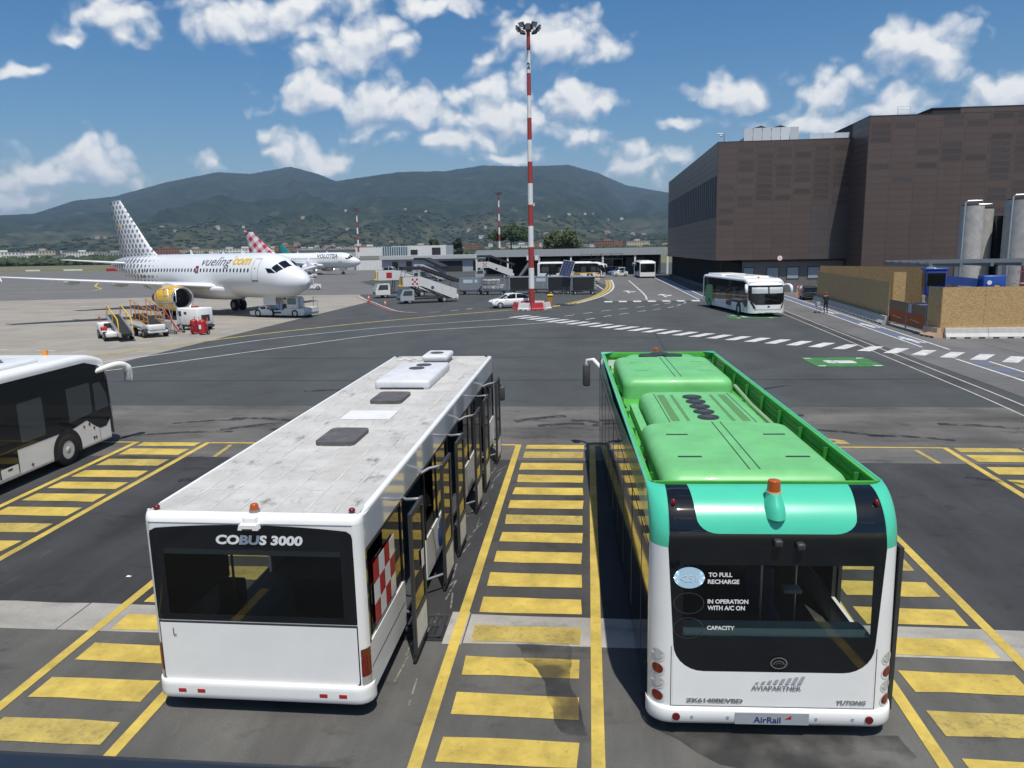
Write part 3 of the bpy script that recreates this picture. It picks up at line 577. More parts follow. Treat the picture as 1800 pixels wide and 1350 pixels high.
# ------------------------------------------------------------------ the white bus with open doors
def cobus():
    root = empty('white_bus', (-4.40, 9.22, zg(9.2)), R(-.25), 'white airport bus with open side doors, dirty pale roof and orange beacon', 'bus', rx=R(1.0))
    W, Lg, H = 1.485, 13.7, 2.86; rc, rt = .14, .11
    f = cap_fn(W, rc, H, rt); um = W-rc+rc*PI2; sm = H-rt+rt*PI2
    win = (-1.40, 1.37, 1.36, 2.62)
    def S(n, p, m=WHITE, du=.05, dv=.05): return skin(n, f, p, m, root, du, dv)
    # rear skin round the window
    S('rear_header', [(-um, 2.742), (um, 2.742), (um, sm), (-um, sm)]); skin('rear_backing', cap_fn(W, rc, H, rt, off=-.010), [(-um+.02, 2.30), (um-.02, 2.30), (um-.02, 2.76), (-um+.02, 2.76)], WHITE, root, .05, .05)
    S('rear_pillar', [(-um, .45), (-1.402, .45), (-1.402, 2.74), (-um, 2.74)]); S('rear_pillar', [(1.372, .45), (um, .45), (um, 2.74), (1.372, 2.74)])
    S('rear_panel', rrect(-1.385, 1.355, .43, 1.31, (.10, .12, 0, 0)))
    fi = cap_fn(W, rc, H, rt, off=-.012); skin('rear_recess', fi, rrect(-1.42, 1.40, .35, 1.4, 0), DARK, root)
    for z in (1.322, 1.342): S('trim_strip', [(-1.40, z), (1.37, z), (1.37, z+.012), (-1.40, z+.012)], DGREY if z < 1.33 else WHITE)
    fo = cap_fn(W, rc, H, rt, off=.006)
    top = [(x, 2.725-.07*((x+.015)/1.38)**2) for x in [1.30-i*.13 for i in range(21)]]
    pane = [(-1.40, 1.362), (1.37, 1.362), (1.37, 2.36), (1.33, 2.46)]+top+[(-1.36, 2.46), (-1.40, 2.38)]
    hd = skin('rear_window', fo, [(-1.22, 1.45), (1.2, 1.45), (1.2, 2.38), (-1.22, 2.38)], TINT, root)
    fr = BLACKG
    for po in (rrect(-1.40, 1.37, 1.362, 1.45, (.03, .03, 0, 0)), [(-1.40, 1.45), (-1.22, 1.45), (-1.22, 2.38), (-1.40, 2.38)], [(1.2, 1.45), (1.37, 1.45), (1.37, 2.38), (1.2, 2.38)], [(-1.40, 2.38), (1.37, 2.38), (1.37, 2.56), (1.355, 2.62)]+top+[(-1.385, 2.62), (-1.40, 2.57)]): skin('window_border', fo, po, fr, hd)
    fz = cap_fn(W, rc, H, rt, off=.010)
    obj('lettering', text_b('COBUS 3000', 1.18, .135, lambda x, y: fz(x+.12, y+2.52), bold=.045, shear=.15), TEXTW, root)
    obj('lettering', text_b('L', .045, .11, lambda x, y: fz(x-1.18, y+1.18)), TEXTD, root)
    # lamps and bumper
    for s in (-1, 1):
        for nm, z0, z1, m in (('indicator', .88, 1.0, mat('amber_lens', (.13, .022, .008), .25, coat=.15)), ('tail_lamp', .60, .878, REDLENS), ('reverse_lamp', .48, .598, CLEAR)):
            skin(nm, fo, rrect(min(s*1.39, s*(um-.01)), max(s*1.39, s*(um-.01)), z0, z1, .02), m if m is not CLEAR else mat('pale_lens', (.35, .34, .33), .15, coat=.5), root, .04, .06)
        b = B(); b.ball((s*1.34, .15, H+.035), (.045, .045, .035)); obj('marker_lamp', b, REDLENS, root)
        b = B(); b.ball((s*1.34, Lg-.5, H+.02), (.04, .04, .04)); obj('marker_lamp', b, DARK, root)
    fb = cap_fn(W+.03, .2, 9, .1, y0=-.05); b = B()
    prof = [(.22, -.02), (.22, .040), (.235, .053), (.30, .056), (.40, .056), (.452, .052), (.468, .040), (.468, -.02)]
    def bump(u, v): x, y, z = fb(u, 0); return (x, y-v[1]+.05, v[0])
    n = 40; ub = W+.03-.2+.2*PI2; rings = [[bump(-ub+2*ub*i/n, q) for q in prof] for i in range(n+1)]; b.loft(rings, True, True); bp = obj('bumper', b, WHITE, root)
    for x in (-1.13, -.86, .86, 1.13): b = B(); b.box(x-.055, x+.055, -.058, -.05, .31, .365); obj('reflector', b, RED, bp)
    # sides
    doors = [(2.1, 3.7), (6.0, 7.6), (9.9, 11.5)]
    for s in (-1, 1):
        X = s*W; b = B()
        b.box(min(X, X-s*.05), max(X, X-s*.05), rc, Lg-.3, 2.36, H-.05); obj('roof_cant', b, mat('satin_white', (.66, .68, .69), .12, coat=.8), root)
        b = B(); b.tube([(s*(W-.06), .2, H-.05), (s*(W-.05), .45, H-.045), (s*(W-.05), Lg-.4, H-.045)], [.03, .052, .052], 10); obj('gutter_rail', b, WHITE, root)
        segs = [(rc, 2.1), (3.7, 6.0), (7.6, 9.9), (11.5, Lg-.2)]
        for k, (a, c) in enumerate(segs):
            b = B(); b.box(min(X, X-s*.04), max(X, X-s*.04), a, c, .28, 1.02); pn = obj('side_panel', b, WHITE, root)
            if k == 0 and s > 0:
                b = B(); b.box(X+.001, X+.004, a+.03, c-.05, .66, .67); obj('panel_seam', b, DARK, pn)
            b = B(); b.box(min(X-s*.02, X-s*.03), max(X-s*.02, X-s*.03), a+.06, c-.06, 1.02, 2.36); obj('side_window', b, TINT, root)
            for y in (a, c-.07): b = B(); b.box(min(X+s*.002, X-s*.06), max(X+s*.002, X-s*.06), y, y+.07, 1.02, 2.36); obj('pillar', b, BLACKG, root)
            if k in (1, 2):
                y = (a+c)/2; b = B(); b.box(min(X+s*.002, X-s*.06), max(X+s*.002, X-s*.06), y-.04, y+.04, 1.02, 2.36); obj('pillar', b, BLACKG, root)
        b = B(); b.box(min(X, X-s*.08), max(X, X-s*.08), rc, Lg-.3, 2.30, 2.355); obj('door_header', b, DARK, root)
    # red and white flag film on the rear side window, blue emblem further on
    fl = [obj('flag_film', (lambda b: b.box(W+.001, W+.004, .45+i*.28, .725+i*.28, 1.12+j*.30, 1.415+j*.30) or b)(B()), RED if (i+j) % 2 == 0 else WHITE, root) for i in range(4) for j in range(3)]
    b = B(); b.prism(circ(5.0, .66, .28, 20), 0, W+.001, W+.004); obj('emblem', b, BLUE, root)
    # open door leaves standing proud of the right side
    for d0, d1 in doors:
        for k, y0 in enumerate((d0-.82, d1-.02)):
            y1 = y0+.84; xo = W+.30; dl = empty('door_leaf', (0, 0, 0)); dl.parent = root
            b = B()
            b.box(xo, xo+.05, y0, y0+.07, .20, 2.42); b.box(xo, xo+.05, y1-.07, y1, .20, 2.42); b.box(xo, xo+.05, y0+.07, y1-.07, 2.34, 2.42); b.box(xo, xo+.05, y0+.07, y1-.07, .20, .26); b.box(xo, xo+.05, y0+.07, y1-.07, .74, .80)
            b.box(xo-.02, xo+.02, y0+.02, y1-.02, .08, .19); obj('leaf_frame', b, DARK, dl)
            b = B(); b.box(xo+.02, xo+.03, y0+.07, y1-.07, .80, 2.34); obj('leaf_glass', b, TINT, dl)
            b = B(); b.box(xo+.004, xo+.048, y0+.07, y1-.07, .26, .74); obj('leaf_panel', b, WHITE2, dl)
            ym = y0+.75 if k == 0 else y0+.09
            b = B(); b.tube([(W-.15, ym+(.45 if k == 0 else -.45), 2.28), (W+.1, ym+.05*(1 if k == 0 else -1), 2.36), (xo+.02, ym, 2.40), (xo+.025, ym, 2.30)], .028, 8); obj('door_arm', b, GREYM, dl)
            b = B(); b.tube([(W-.15, ym+(.4 if k == 0 else -.4), .34), (xo, ym, .36)], .025, 6); obj('door_arm', b, GREYM, dl)
            if k == 0 and d0 == 2.1:
                b = B(); b.box(xo+.051, xo+.054, y0+.55, y0+.70, 1.35, 1.62); obj('notice', b, TEXTW, dl)
    # roof
    b = B(); b.box(-W+.05, W-.05, rt, Lg-.35, H-.05, H); rf = obj('roof', b, ROOFDIRT, root)
    for x in (-1.05, -.62, -.2, .25, .7, 1.1): b = B(); b.box(x-.012, x+.012, rt+.06, Lg-.5, H+.0005, H+.006); obj('roof_seam', b, SEAM, rf)
    for k in range(11): b = B(); b.box(-W+.1, W-.1, 1.0+k*1.15, 1.02+k*1.15, H+.0005, H+.004); obj('roof_seam', b, SEAM, rf)
    hm = mat('hatch_grey', (.10, .098, .095), .7, var=.35, vscale=5)
    for y, x in ((3.85, .02), (7.2, .02)):
        b = B(); b.wrap(rrect(x-.35, x+.35, y-.52, y+.52, .12), lambda u, v: (u, v, H+.07)); b.prism(rrect(x-.35, x+.35, y-.52, y+.52, .12), 2, H, H+.068); obj('roof_hatch', b, hm, root)
    b = B(); b.box(-.5, .5, 5.25, 6.0, H+.004, H+.02); obj('roof_patch', b, mat('pale_sheet', (.68, .68, .66), .6, var=.1), root)
    b = B(); b.rbox(-.66, .66, 8.3, 11.0, H-.02, H+.21, .07, 3); ac = obj('air_conditioner', b, mat('unit_white', (.62, .63, .64), .5, var=.12, vscale=3), root)
    b = B(); b.box(-.52, .52, 8.285, 8.3, H+.0, H+.04); obj('vent_slot', b, DARK, ac)
    for x, y in ((-.02, 10.0), (.06, 10.5)): b = B(); b.cyl((x, y, H+.205), (x, y, H+.225), .20, n=20); obj('fan', b, DGREY, ac)
    b = B(); b.rbox(-.30, .44, 11.8, 12.85, H+.10, H+.26, .07, 3); b.rbox(-.25, .39, 11.84, 12.8, H-.02, H+.12, .03, 2, 1); un = obj('vent_unit', b, [MATS['unit_white'], GREYM], root)
    b = B(); b.cyl((.05, 12.3, H+.256), (.05, 12.3, H+.272), .19, n=20); obj('fan', b, DGREY, un)
    b = B(); b.tube([(-1.15+.16*i, 12.4+.28*(i % 2)+.05*i % .2, H+.02) for i in range(8)], .018, 6); obj('loose_cable', b, WHITE2, root)
    b = B(); b.rbox(-.07, .12, -.06, .16, H-.17, H+.0, .04, 3); b.prism([(-.11, H-.17), (.16, H-.17), (.14, H-.10), (-.09, H-.10)], 1, -.11, .02); cm = obj('camera_housing', b, WHITE, root)
    b = B(); b.box(-.05, .09, -.112, -.105, H-.168, H-.15); obj('lens', b, BLACKG, cm)
    b = B(); b.cyl((.03, .13, H+.0), (.03, .13, H+.035), .07, n=18); b2 = obj('beacon_base', b, GREYM, root)
    b = B(); b.cyl((.03, .13, H+.035), (.03, .13, H+.095), .062, .052, 18); b.ball((.03, .13, H+.095), (.052, .052, .025)); obj('beacon', b, ORANGE, root)
    # front, inside, wheels
    ff = cap_fn(W, .25, H, .35, y0=Lg, sgn=-1); b = B(); b.wrap([(-W-.14, .3), (W+.14, .3), (W+.14, H+.2), (-W-.14, H+.2)], ff, .1, .1); obj('front_skin', b, WHITE, root)
    ffo = cap_fn(W, .25, H, .35, y0=Lg, sgn=-1, off=.008); skin('windscreen', ffo, rrect(-1.5, 1.5, 1.0, 2.45, .15), BLACKG, root)
    b = B(); b.box(-W+.06, W-.06, .1, Lg-.1, .32, .38); obj('floor', b, INSIDE, root)
    b = B(); b.box(-W+.06, W-.06, .12, Lg-.1, H-.14, H-.06); obj('ceiling_lining', b, INSIDE, root)
    for x, y in ((-.9, 1.2), (.9, 1.2), (-.7, 4.6), (.7, 4.6), (-.7, 8.6), (.7, 8.6)): b = B(); b.cyl((x, y, .38), (x, y, H-.1), .02, n=8); obj('grab_pole', b, GREYM, root)
    for x in (-1.0, .2, .6): b = B(); b.rbox(x-.22, x+.22, .9, 1.35, .38, .85, .05); b.rbox(x-.22, x+.22, 1.27, 1.37, .8, 1.35, .04); obj('seat', b, SEAT, root)
    b = B(); b.tube([(W, Lg-.5, 1.95), (W+.18, Lg-.2, 2.0), (W+.22, Lg-.1, 1.9)], .025, 8); b.rbox(W+.10, W+.34, Lg-.16, Lg-.04, 1.45, 1.9, .05, 2); obj('mirror', b, DGREY, root)
    for s in (-1, 1):
        for y in (4.85, 11.95 if False else 12.3): wheel(root, (s*(W-.2), y, .47), .47, .28, side=s)
cobus()
# ------------------------------------------------------------------ the green electric bus
TEAL = mat('mint_paint', (.068, .52, .335), .28, coat=.4, var=.04)
GREEN = mat('green_roof_paint', (.165, .50, .175), .46, coat=.10, var=.16, vscale=1.6)
GREEN2 = mat('green_well_paint', (.09, .44, .06), .40, coat=.2, var=.2, vscale=2)
GREEN3 = mat('shaded_green_lining', (.035, .24, .035), .45, var=.2, vscale=3)  # parapet lining: darker copy of the well green, its shade painted in
def green_bus():
    root = empty('green_bus', (2.31, 9.18, zg(9.2)), R(2.1), 'green and white electric airport bus with open green roof well and mint tail', 'bus', rx=R(1.15))
    W, Lg, H = 1.53, 13.2, 3.14; rc, rt = .30, .58; lean = .04
    A = dict(w=W, rc=rc, h=H, rt=rt, lean=lean); um = W-rc+rc*PI2; sm = H-rt+rt*PI2
    f = cap_fn(**A); fo = cap_fn(off=.006, **A); fz = cap_fn(off=.012, **A)
    zt = 2.52                                                   # top of white, start of mint on the corners
    # black tail panel with rounded foot, window let into it
    def edge(z): return 1.22+.10*(z-.9)/1.6                     # half width of the black panel
    bl = edge(1.25)
    foot = [(-bl, 1.25)]+[(-.86-(bl-.86)*math.cos(R(90*i/7)), 1.25-.36*math.sin(R(90*i/7))) for i in range(1, 8)]
    foot += [(-x, z) for x, z in foot[::-1]]
    skin('tail_panel', f, foot, BLACKG, root, .08, .05)
    ww = (-1.13, 1.17, 1.36, 2.30)
    skin('tail_panel', f, [(-bl, 1.25), (bl, 1.25), (edge(1.36), 1.36), (-edge(1.36), 1.36)], BLACKG, root)
    skin('tail_panel', f, [(-edge(1.36), 1.36), (-1.13, 1.36), (-1.13, 2.30), (-edge(2.3), 2.30)], BLACKG, root); skin('tail_panel', f, [(1.17, 1.36), (edge(1.36), 1.36), (edge(2.3), 2.30), (1.17, 2.30)], BLACKG, root)
    skin('tail_panel', f, [(-edge(2.3), 2.3), (edge(2.3), 2.3), (edge(2.5), 2.72), (-edge(2.5), 2.72)], BLACKG, root)
    skin('rear_window', f, [(-1.13, 1.36), (1.17, 1.36), (1.17, 2.30), (-1.13, 2.30)], glass_mat('rear_glass', (.68, .73, .70)), root)
    b = B(); b.wrap(rrect(-1.12, 1.12, 1.36, 1.46, (.05, .05, 0, 0)), cap_fn(off=-.03, **A)); obj('window_shelf', b, mat('shelf_pale', (.66, .76, .70), .5), root)
    b = B(); b.box(-1.2, 1.2, .08, .45, 1.34, 1.37); obj('parcel_shelf', b, mat('shelf_mint', (.62, .72, .66), .6), root)
    # cap over the roof edge: black flanks, mint centre, mint corners
    cap = [(-1.02, sm), (-.985, 3.05)]+[(-.70-.27*math.cos(R(90*i/6)), 2.90-.20*math.sin(R(90*i/6))) for i in range(0, 7)]
    cap = cap+[(-x, z) for x, z in cap[::-1]]
    skin('roof_cap', fo, cap, TEAL, root, .05, .04)
    skin('tail_panel', f, [(-edge(2.5), 2.72), (edge(2.5), 2.72), (1.30, sm), (-1.30, sm)], BLACKG, root, .08, .04)
    for s in (-1, 1):
        q = lambda pts: pts if s > 0 else [(-x, z) for x, z in pts][::-1]
        skin('mint_corner', f, q([(edge(zt), zt), (um, zt), (um, sm), (1.30, sm), (1.31, 2.72)]), TEAL, root, .04, .04)
        skin('rear_corner', f, q([(bl+.002, .38), (um, .38), (um, zt), (edge(zt)+.002, zt), (bl+.002, 1.25)]), WHITE, root, .04, .2)
        # lower white with round lamps
        for z, m in ((1.08, mat('pale_lens2', (.45, .45, .46), .12, coat=.6)), (.89, REDLENS), (.71, MATS.get('pale_lens2')), (.52, REDLENS)):
            ring = skin('lamp_bezel', fo, circ(s*1.44, z-.012, .10, 20, .088), WHITE2, root); skin('tail_lamp', fz, circ(s*1.445, z, .083, 18, .066), m, ring)
        b = B(); x, y, z = f(s*1.24, H-.05); b.ball((x, y-.02, z+.01), (.03, .04, .055)); obj('marker_lamp', b, REDLENS, root)
        b = B(); b.prism([(-.35, .26), (-.15, .26), (-.1, .05), (-.3, .05)], 1, .5, .52, M=Matrix.Translation((s*1.5+(.25 if s < 0 else .25), 0, 0))); obj('mud_flap', b, RUBBER, root)
    low = [(-bl-.001, .38), (bl+.001, .38), (bl+.001, 1.25)]+[(x, z-.002) for x, z in foot[::-1]]+[(-bl-.001, 1.25)]
    skin('tail_gate', f, low[:3]+[(x, z-.002) for x, z in foot[::-1]], WHITE, root, .08, .05)
    b = B(); fw = cap_fn(off=.004, **A)
    for po in ([(-1.27, .42), (-1.262, .42), (-1.262, 1.22), (-1.27, 1.22)], [(1.262, .42), (1.27, .42), (1.27, 1.22), (1.262, 1.22)], [(-1.27, .412), (1.27, .412), (1.27, .420), (-1.27, .420)]): b.wrap(po, fw, .1, .1)
    obj('gate_seam', b, DARK, root)
    # bumper
    fb = cap_fn(W+.02, .3, 9, .1, lean=0); prof = [(.18, 0.), (.18, .03), (.22, .055), (.36, .055), (.40, .03), (.40, 0.)]
    def bump(u, v): x, y, z = fb(u, 0); return (x, y-v[1]+.03, v[0])
    n = 44; ub = W+.02-.3+.3*PI2; b = B(); b.loft([[bump(-ub+2*ub*i/n, q) for q in prof] for i in range(n+1)], True, True); bp = obj('bumper', b, WHITE, root)
    b = B(); b.box(-.46, .46, -.034, -.026, .20, .36); pl = obj('plate', b, LGREY, bp)
    obj('lettering', text_b('AirRail', .34, .085, lambda x, y: (x-.06, -.037, y+.265), bold=.02), mat('navy_lettering', (.02, .04, .16), .5), pl)
    b = B(); b.prism([(.16, .28), (.24, .33), (.24, .28)], 1, -.037, -.035); obj('logo_mark', b, RED, pl)
    for x in (-1.2, 1.2): b = B(); b.cyl((x, -.045, .29), (x, -.02, .29), .05, n=16); obj('reflector', b, REDLENS, bp)
    for x in (-1.0, -.55, .55, 1.0): b = B(); b.cyl((x, -.034, .29), (x, -.02, .29), .02, n=10); obj('parking_sensor', b, LGREY, bp)
    # writing and marks
    W_ = TEXTW
    for s, x, z, w, h in (('TO FULL', -.68, 2.18, .29, .058), ('RECHARGE', -.64, 2.09, .385, .058), ('IN OPERATION', -.58, 1.83, .50, .058), ('WITH A/C ON', -.60, 1.745, .46, .06), ('CAPACITY', -.66, 1.48, .34, .055)):
        obj('lettering', text_b(s, w, h, lambda a, c, x=x, z=z: fz(a+x, c+z), bold=.03), W_, root)
    sky_film = mat('pale_blue_film', (.42, .62, .75), .15)
    skin('round_film', fo, circ(-1.06, 2.135, .19, 24, .14), sky_film, root); obj('lettering', text_b('<2.5 h', .23, .085, lambda a, c: fz(a-1.06, c+2.13)), W_, root)
    for z in (1.80, 1.47): b = B(); o = circ(-1.06, z, .19, 24, .14); i_ = circ(-1.06, z, .183, 24, .134); b.add([fo(*p) for p in o+i_], [(k, (k+1) % 24, 24+(k+1) % 24, 24+k) for k in range(24)]); obj('round_film', b, DGREY, root)
    lg = skin('emblem', fz, circ(.07, 1.02, .105, 24, .08), BLACKG, root)
    b = B(); fzz = cap_fn(off=.016, **A)
    for r in (.105, .07, .035):
        nn = 24; o = circ(.07, 1.02-.02*(r < .1), r, nn, r*.76); i_ = circ(.07, 1.02-.02*(r < .1), r*.86, nn, r*.76*.84); b.add([fzz(*p) for p in o+i_], [(k, (k+1) % nn, nn+(k+1) % nn, nn+k) for k in range(nn if r > .1 else nn//2)])
    obj('emblem_ring', b, CHROME, lg)
    obj('lettering', text_b('AVIAPARTNER', .62, .062, lambda a, c: fz(a+.05, c+.68), bold=.02), TEXTG, root)
    b = B()
    for k in range(8):
        x = -.22+.075*k; hh = .02+.012*k; b.wrap([(x, .74), (x+.04+.002*k, .74), (x+.06+.006*k, .74+hh), (x+.02+.005*k, .74+hh)], fz, 0, 0)
    obj('logo_stripes', b, LGREY, root)
    obj('lettering', text_b('ZK6140BEVBD', .72, .058, lambda a, c: fz(a-.72, c+.50), bold=.05), CHROME, root); obj('lettering', text_b('YUTONG', .37, .058, lambda a, c: fz(a+.98, c+.50), bold=.06, shear=.2), CHROME, root)
    for x, z in ((.0, 2.60), (.27, 2.56)): b = B(); p = f(x, z); b.rbox(p[0]-.05, p[0]+.05, p[1]-.09, p[1]+.02, p[2]-.04, p[2]+.05, .02); obj('camera_pod', b, DARK, root)
    # beacon on its moulded foot
    p = f(0, H+.06); b = B()
    b.loft([[Vector((.125*k*math.cos(t), p[1]-.05+yo+.15*k*math.sin(t)*(1.5 if math.sin(t) < 0 else .8), p[2]+z)) for t in [2*math.pi*i/24 for i in range(24)]] for k, z, yo in ((1.1, -.20, -.06), (1.05, -.10, -.05), (.9, -.03, -.03), (.66, .055, -.02), (.60, .075, -.02))]); obj('beacon_foot', b, TEAL, root)
    b = B(); b.cyl((0, p[1]-.075, p[2]+.07), (0, p[1]-.075, p[2]+.095), .094, n=20); obj('beacon_collar', b, mat('cream_collar', (.55, .45, .28), .5), root)
    b = B(); b.cyl((0, p[1]-.075, p[2]+.095), (0, p[1]-.075, p[2]+.225), .085, .078, 20); b.ball((0, p[1]-.075, p[2]+.225), (.078, .078, .02)); obj('beacon', b, ORANGE, root)
    # sides: white skirt, black glass, mint parapet
    yb = lambda z: lean*z+rc
    prf = [f(um, s_) for s_ in [zt+(sm-zt)*i/10 for i in range(11)]]
    for s in (-1, 1):
        X = s*W; b = B(); b.box(min(X, X-s*.05), max(X, X-s*.05), yb(.5)-.01, Lg-.3, .25, .82); obj('side_skirt', b, WHITE if s > 0 else BLACKG, root)
        b = B(); b.box(min(X, X-s*.04), max(X, X-s*.04), yb(1.6), Lg-.5, .822, 2.66); sd = obj('side_glazing', b, BLACKG if s < 0 else DARK, root) if s < 0 else None
        if s > 0:
            for a, c in ((2.3, 6.2), (7.6, 9.8), (11.2, Lg-.5)): b = B(); b.box(X-.02, X, a, c, .822, 2.30); obj('side_window', b, TINT, root)
            b = B(); b.box(X-.04, X, yb(2.3), Lg-.5, 2.30, 2.66); obj('side_glazing', b, BLACKG, root)
            for a in (.62, 2.3, 3.9, 5.0, 6.2, 7.6, 9.8, 11.2): b = B(); b.box(X-.05, X+.002, a-.04, a+.04, .3, 2.30); obj('pillar', b, DARK, root)
            for d0 in (.75, 6.2, 9.8):
                for y0 in (d0-.72, d0+1.50):
                    xo = X+.035; dl = empty('door_leaf', (0, 0, 0)); dl.parent = root
                    lw = .42 if d0 < 1 else .70; y0 += .28 if d0 < 1 and y0 < d0 else 0; b = B(); b.box(xo, xo+.05, y0, y0+.06, .22, 2.45); b.box(xo, xo+.05, y0+lw-.06, y0+lw, .22, 2.45); b.box(xo, xo+.05, y0+.06, y0+lw-.06, .22, .32); b.box(xo, xo+.05, y0+.06, y0+lw-.06, 2.37, 2.45); obj('leaf_frame', b, DARK, dl)
                    b = B(); b.box(xo+.02, xo+.03, y0+.06, y0+lw-.06, .32, 2.37); obj('leaf_glass', b, TINT, dl)
        else:
            for y in (1.2, 2.6, 2.66, 4.2, 5.6, 6.9, 6.96, 8.4, 9.8, 11.2, 11.26): b = B(); b.box(X-.004, X-.001, y, y+.025, .5, 2.45); obj('glazing_joint', b, DGREY, root)
            b = B(); b.box(X-.004, X-.001, yb(1.2), Lg-.6, 2.44, 2.455); obj('glazing_joint', b, DGREY, root)
        # parapet: mint outside, green inside with ribs
        b = B(); b.add([(s*W, p_[1], p_[2]) for p_ in prf]+[(s*W, rc+.6, 2.66), (s*W, Lg-1.2, 2.66), (s*W, Lg-1.2, H)], [list(range(len(prf)))+[len(prf)+0, len(prf)+1, len(prf)+2]])
        b.box(min(X, X-s*.035), max(X, X-s*.035), .88, Lg-1.2, H-.03, H); b.tube([(s*(W-.02), .9, H-.012), (s*(W-.02), Lg-1.2, H-.012)], .022, 8); obj('parapet', b, TEAL, root)
        b = B(); b.box(min(X-s*.037, X-s*.09), max(X-s*.037, X-s*.09), .88, Lg-1.2, H-.05, H-.008); obj('parapet_cap', b, GREEN2, root)
        b = B(); xi = s*(W-.095); b.box(min(xi, xi+s*.02), max(xi, xi+s*.02), .88, Lg-1.2, 2.70, H-.035); pi_ = obj('parapet_lining', b, GREEN3, root)
        for y in [1.4+1.25*k for k in range(9)]: b = B(); b.box(min(xi, xi-s*.07), max(xi, xi-s*.07), y, y+.03, 2.70, H-.06); obj('rib', b, GREEN3, pi_)
        for z in (2.8, 2.9, 3.0): b = B(); b.box(min(xi, xi-s*.012), max(xi, xi-s*.012), .9, Lg-1.3, z, z+.03); obj('fluting', b, GREEN3, pi_)
    b = B(); b.box(-W+.1, W-.1, .86, .9, 2.68, H-.01); b.box(-W+.1, W-.1, Lg-1.25, Lg-1.2, 2.68, H); obj('well_wall', b, GREEN2, root)
    b = B(); b.box(-W+.09, W-.09, .86, Lg-1.2, 2.64, 2.69); obj('roof_well', b, GREEN2, root)
    b = B(); b.box(-W+.06, W-.06, Lg-1.3, Lg-1.19, H-.12, H-.015); obj('front_rim', b, GREEN2, root)
    for s in (-1, 1): b = B(); b.prism([(s*1.5, Lg-1.2), (s*1.16, Lg-1.2), (s*1.5, Lg-1.6)], 2, H+.001, H+.012); obj('mint_gusset', b, TEAL, root)
    # roof units
    def unit(name, x0, x1, y0, y1, z1, r, parent=root, sides=(.16, .05)):
        n = 8; rings = []
        for i, (ins, z) in enumerate([(0, 2.69), (0, z1-r)]+[(r*(1-math.cos(R(90*k/6))), z1-r+r*math.sin(R(90*k/6))) for k in range(1, 7)]):
            rings.append([Vector((p[0], p[1], z)) for p in rrect(x0+ins, x1-ins, y0+ins, y1-ins, max(.12, .22-ins*.3), 5)])
        b = B(); b.loft(rings, True, True); return obj(name, b, GREEN, parent)
    u1 = unit('battery_cover', -1.28, 1.22, 1.05, 4.1, 3.16, .22)
    for y in (1.9, 3.15):
        for x in (-.78, .75): b = B(); b.box(x-.17, x+.17, y-.03, y+.03, 3.161, 3.165); obj('lifting_slot', b, DARK, u1)
    for x in (-.07, .07): b = B(); b.box(x-.008, x+.008, 1.3, 4.0, 3.161, 3.164); obj('cover_seam', b, DARK, u1)
    u2 = unit('air_conditioner', -1.02, 1.02, 3.7, 7.0, 3.10, .22)
    for k in range(5):
        y = 4.55+.43*k; b = B(); b.cyl((-.02, y, 3.10), (-.02, y, 3.118), .19, n=24); fn_ = obj('fan', b, DARK, u2); b = B(); b.cyl((-.02, y, 3.118), (-.02, y, 3.124), .10, n=16); obj('fan_hub', b, DGREY, fn_)
    mesh_m = mat('green_mesh', (.10, .24, .08), .7, var=.3, vscale=30)
    for x in (-.62, -.40, .38, .60): b = B(); b.box(x-(.07 if abs(x) > .5 else .03), x+(.07 if abs(x) > .5 else .03), 4.3, 6.5, 3.101, 3.104); obj('grille', b, mesh_m, u2)
    for x in (-.74, .74): b = B(); b.box(x-.008, x+.008, 4.2, 6.65, 3.1005, 3.103); obj('cover_seam', b, DARK, u2)
    b = B(); b.box(-1.2, -1.06, 3.9, 6.8, 2.69, 2.86); obj('side_duct', b, GREEN, root)
    u3 = unit('front_battery_cover', -1.25, 1.2, 8.0, 11.2, 3.16, .20)
    for y in (9.0, 10.2):
        for x in (-.75, .72): b = B(); b.box(x-.15, x+.15, y-.03, y+.03, 3.161, 3.165); obj('lifting_slot', b, GREEN2, u3)
    for x in (-.07, .07): b = B(); b.box(x-.008, x+.008, 8.2, 11.0, 3.161, 3.164); obj('cover_seam', b, DARK, u3)
    u4 = unit('cooling_unit', -.9, .95, 10.9, 11.85, 3.12, .16)
    for x, y in ((-.32, 11.35), (.32, 11.35), (0, 11.6)): b = B(); b.cyl((x, y, 3.12), (x, y, 3.165), .25, n=22); obj('fan', b, DARK, u4)
    b = B(); b.tube([(1.3, 4.0, 2.78), (1.3, 6.4, 2.80), (1.27, 6.6, 2.83), (1.3, 6.8, 2.80), (1.3, 8.4, 2.9)], .045, 8); obj('pipe', b, mat('pale_green_pipe', (.25, .38, .22), .5), root)
    b = B(); b.rbox(-1.36, -1.24, 2.9, 3.1, 2.69, 2.82, .03); obj('connector', b, DARK, root)
    for x, ys_ in ((-1.33, (1.5, 2.6, 3.4, 4.6, 5.9, 7.2)), (-1.28, (7.1, 7.5, 7.9, 8.6))): b = B(); b.tube([(x+.04*math.sin(q*3), q, 2.71+.012*math.cos(q*5)) for q in ys_], .018, 6); obj('cable', b, DARK, root)
    b = B()
    for x0, x1, y0, y1 in ((-1.31, 1.25, 1.02, 4.13), (-1.28, 1.23, 7.97, 11.23)):
        for k in range(9):
            for x in (x0, x1): b.cyl((x, y0+.1+(y1-y0-.2)*k/8, 2.69), (x, y0+.1+(y1-y0-.2)*k/8, 2.715), .014, n=6)
        for k in range(7): b.cyl((x0+.1+(x1-x0-.2)*k/6, y0, 2.69), (x0+.1+(x1-x0-.2)*k/6, y0, 2.715), .014, n=6)
    o_ = obj('bolts', b, ALU, root); o_['kind'] = 'stuff'

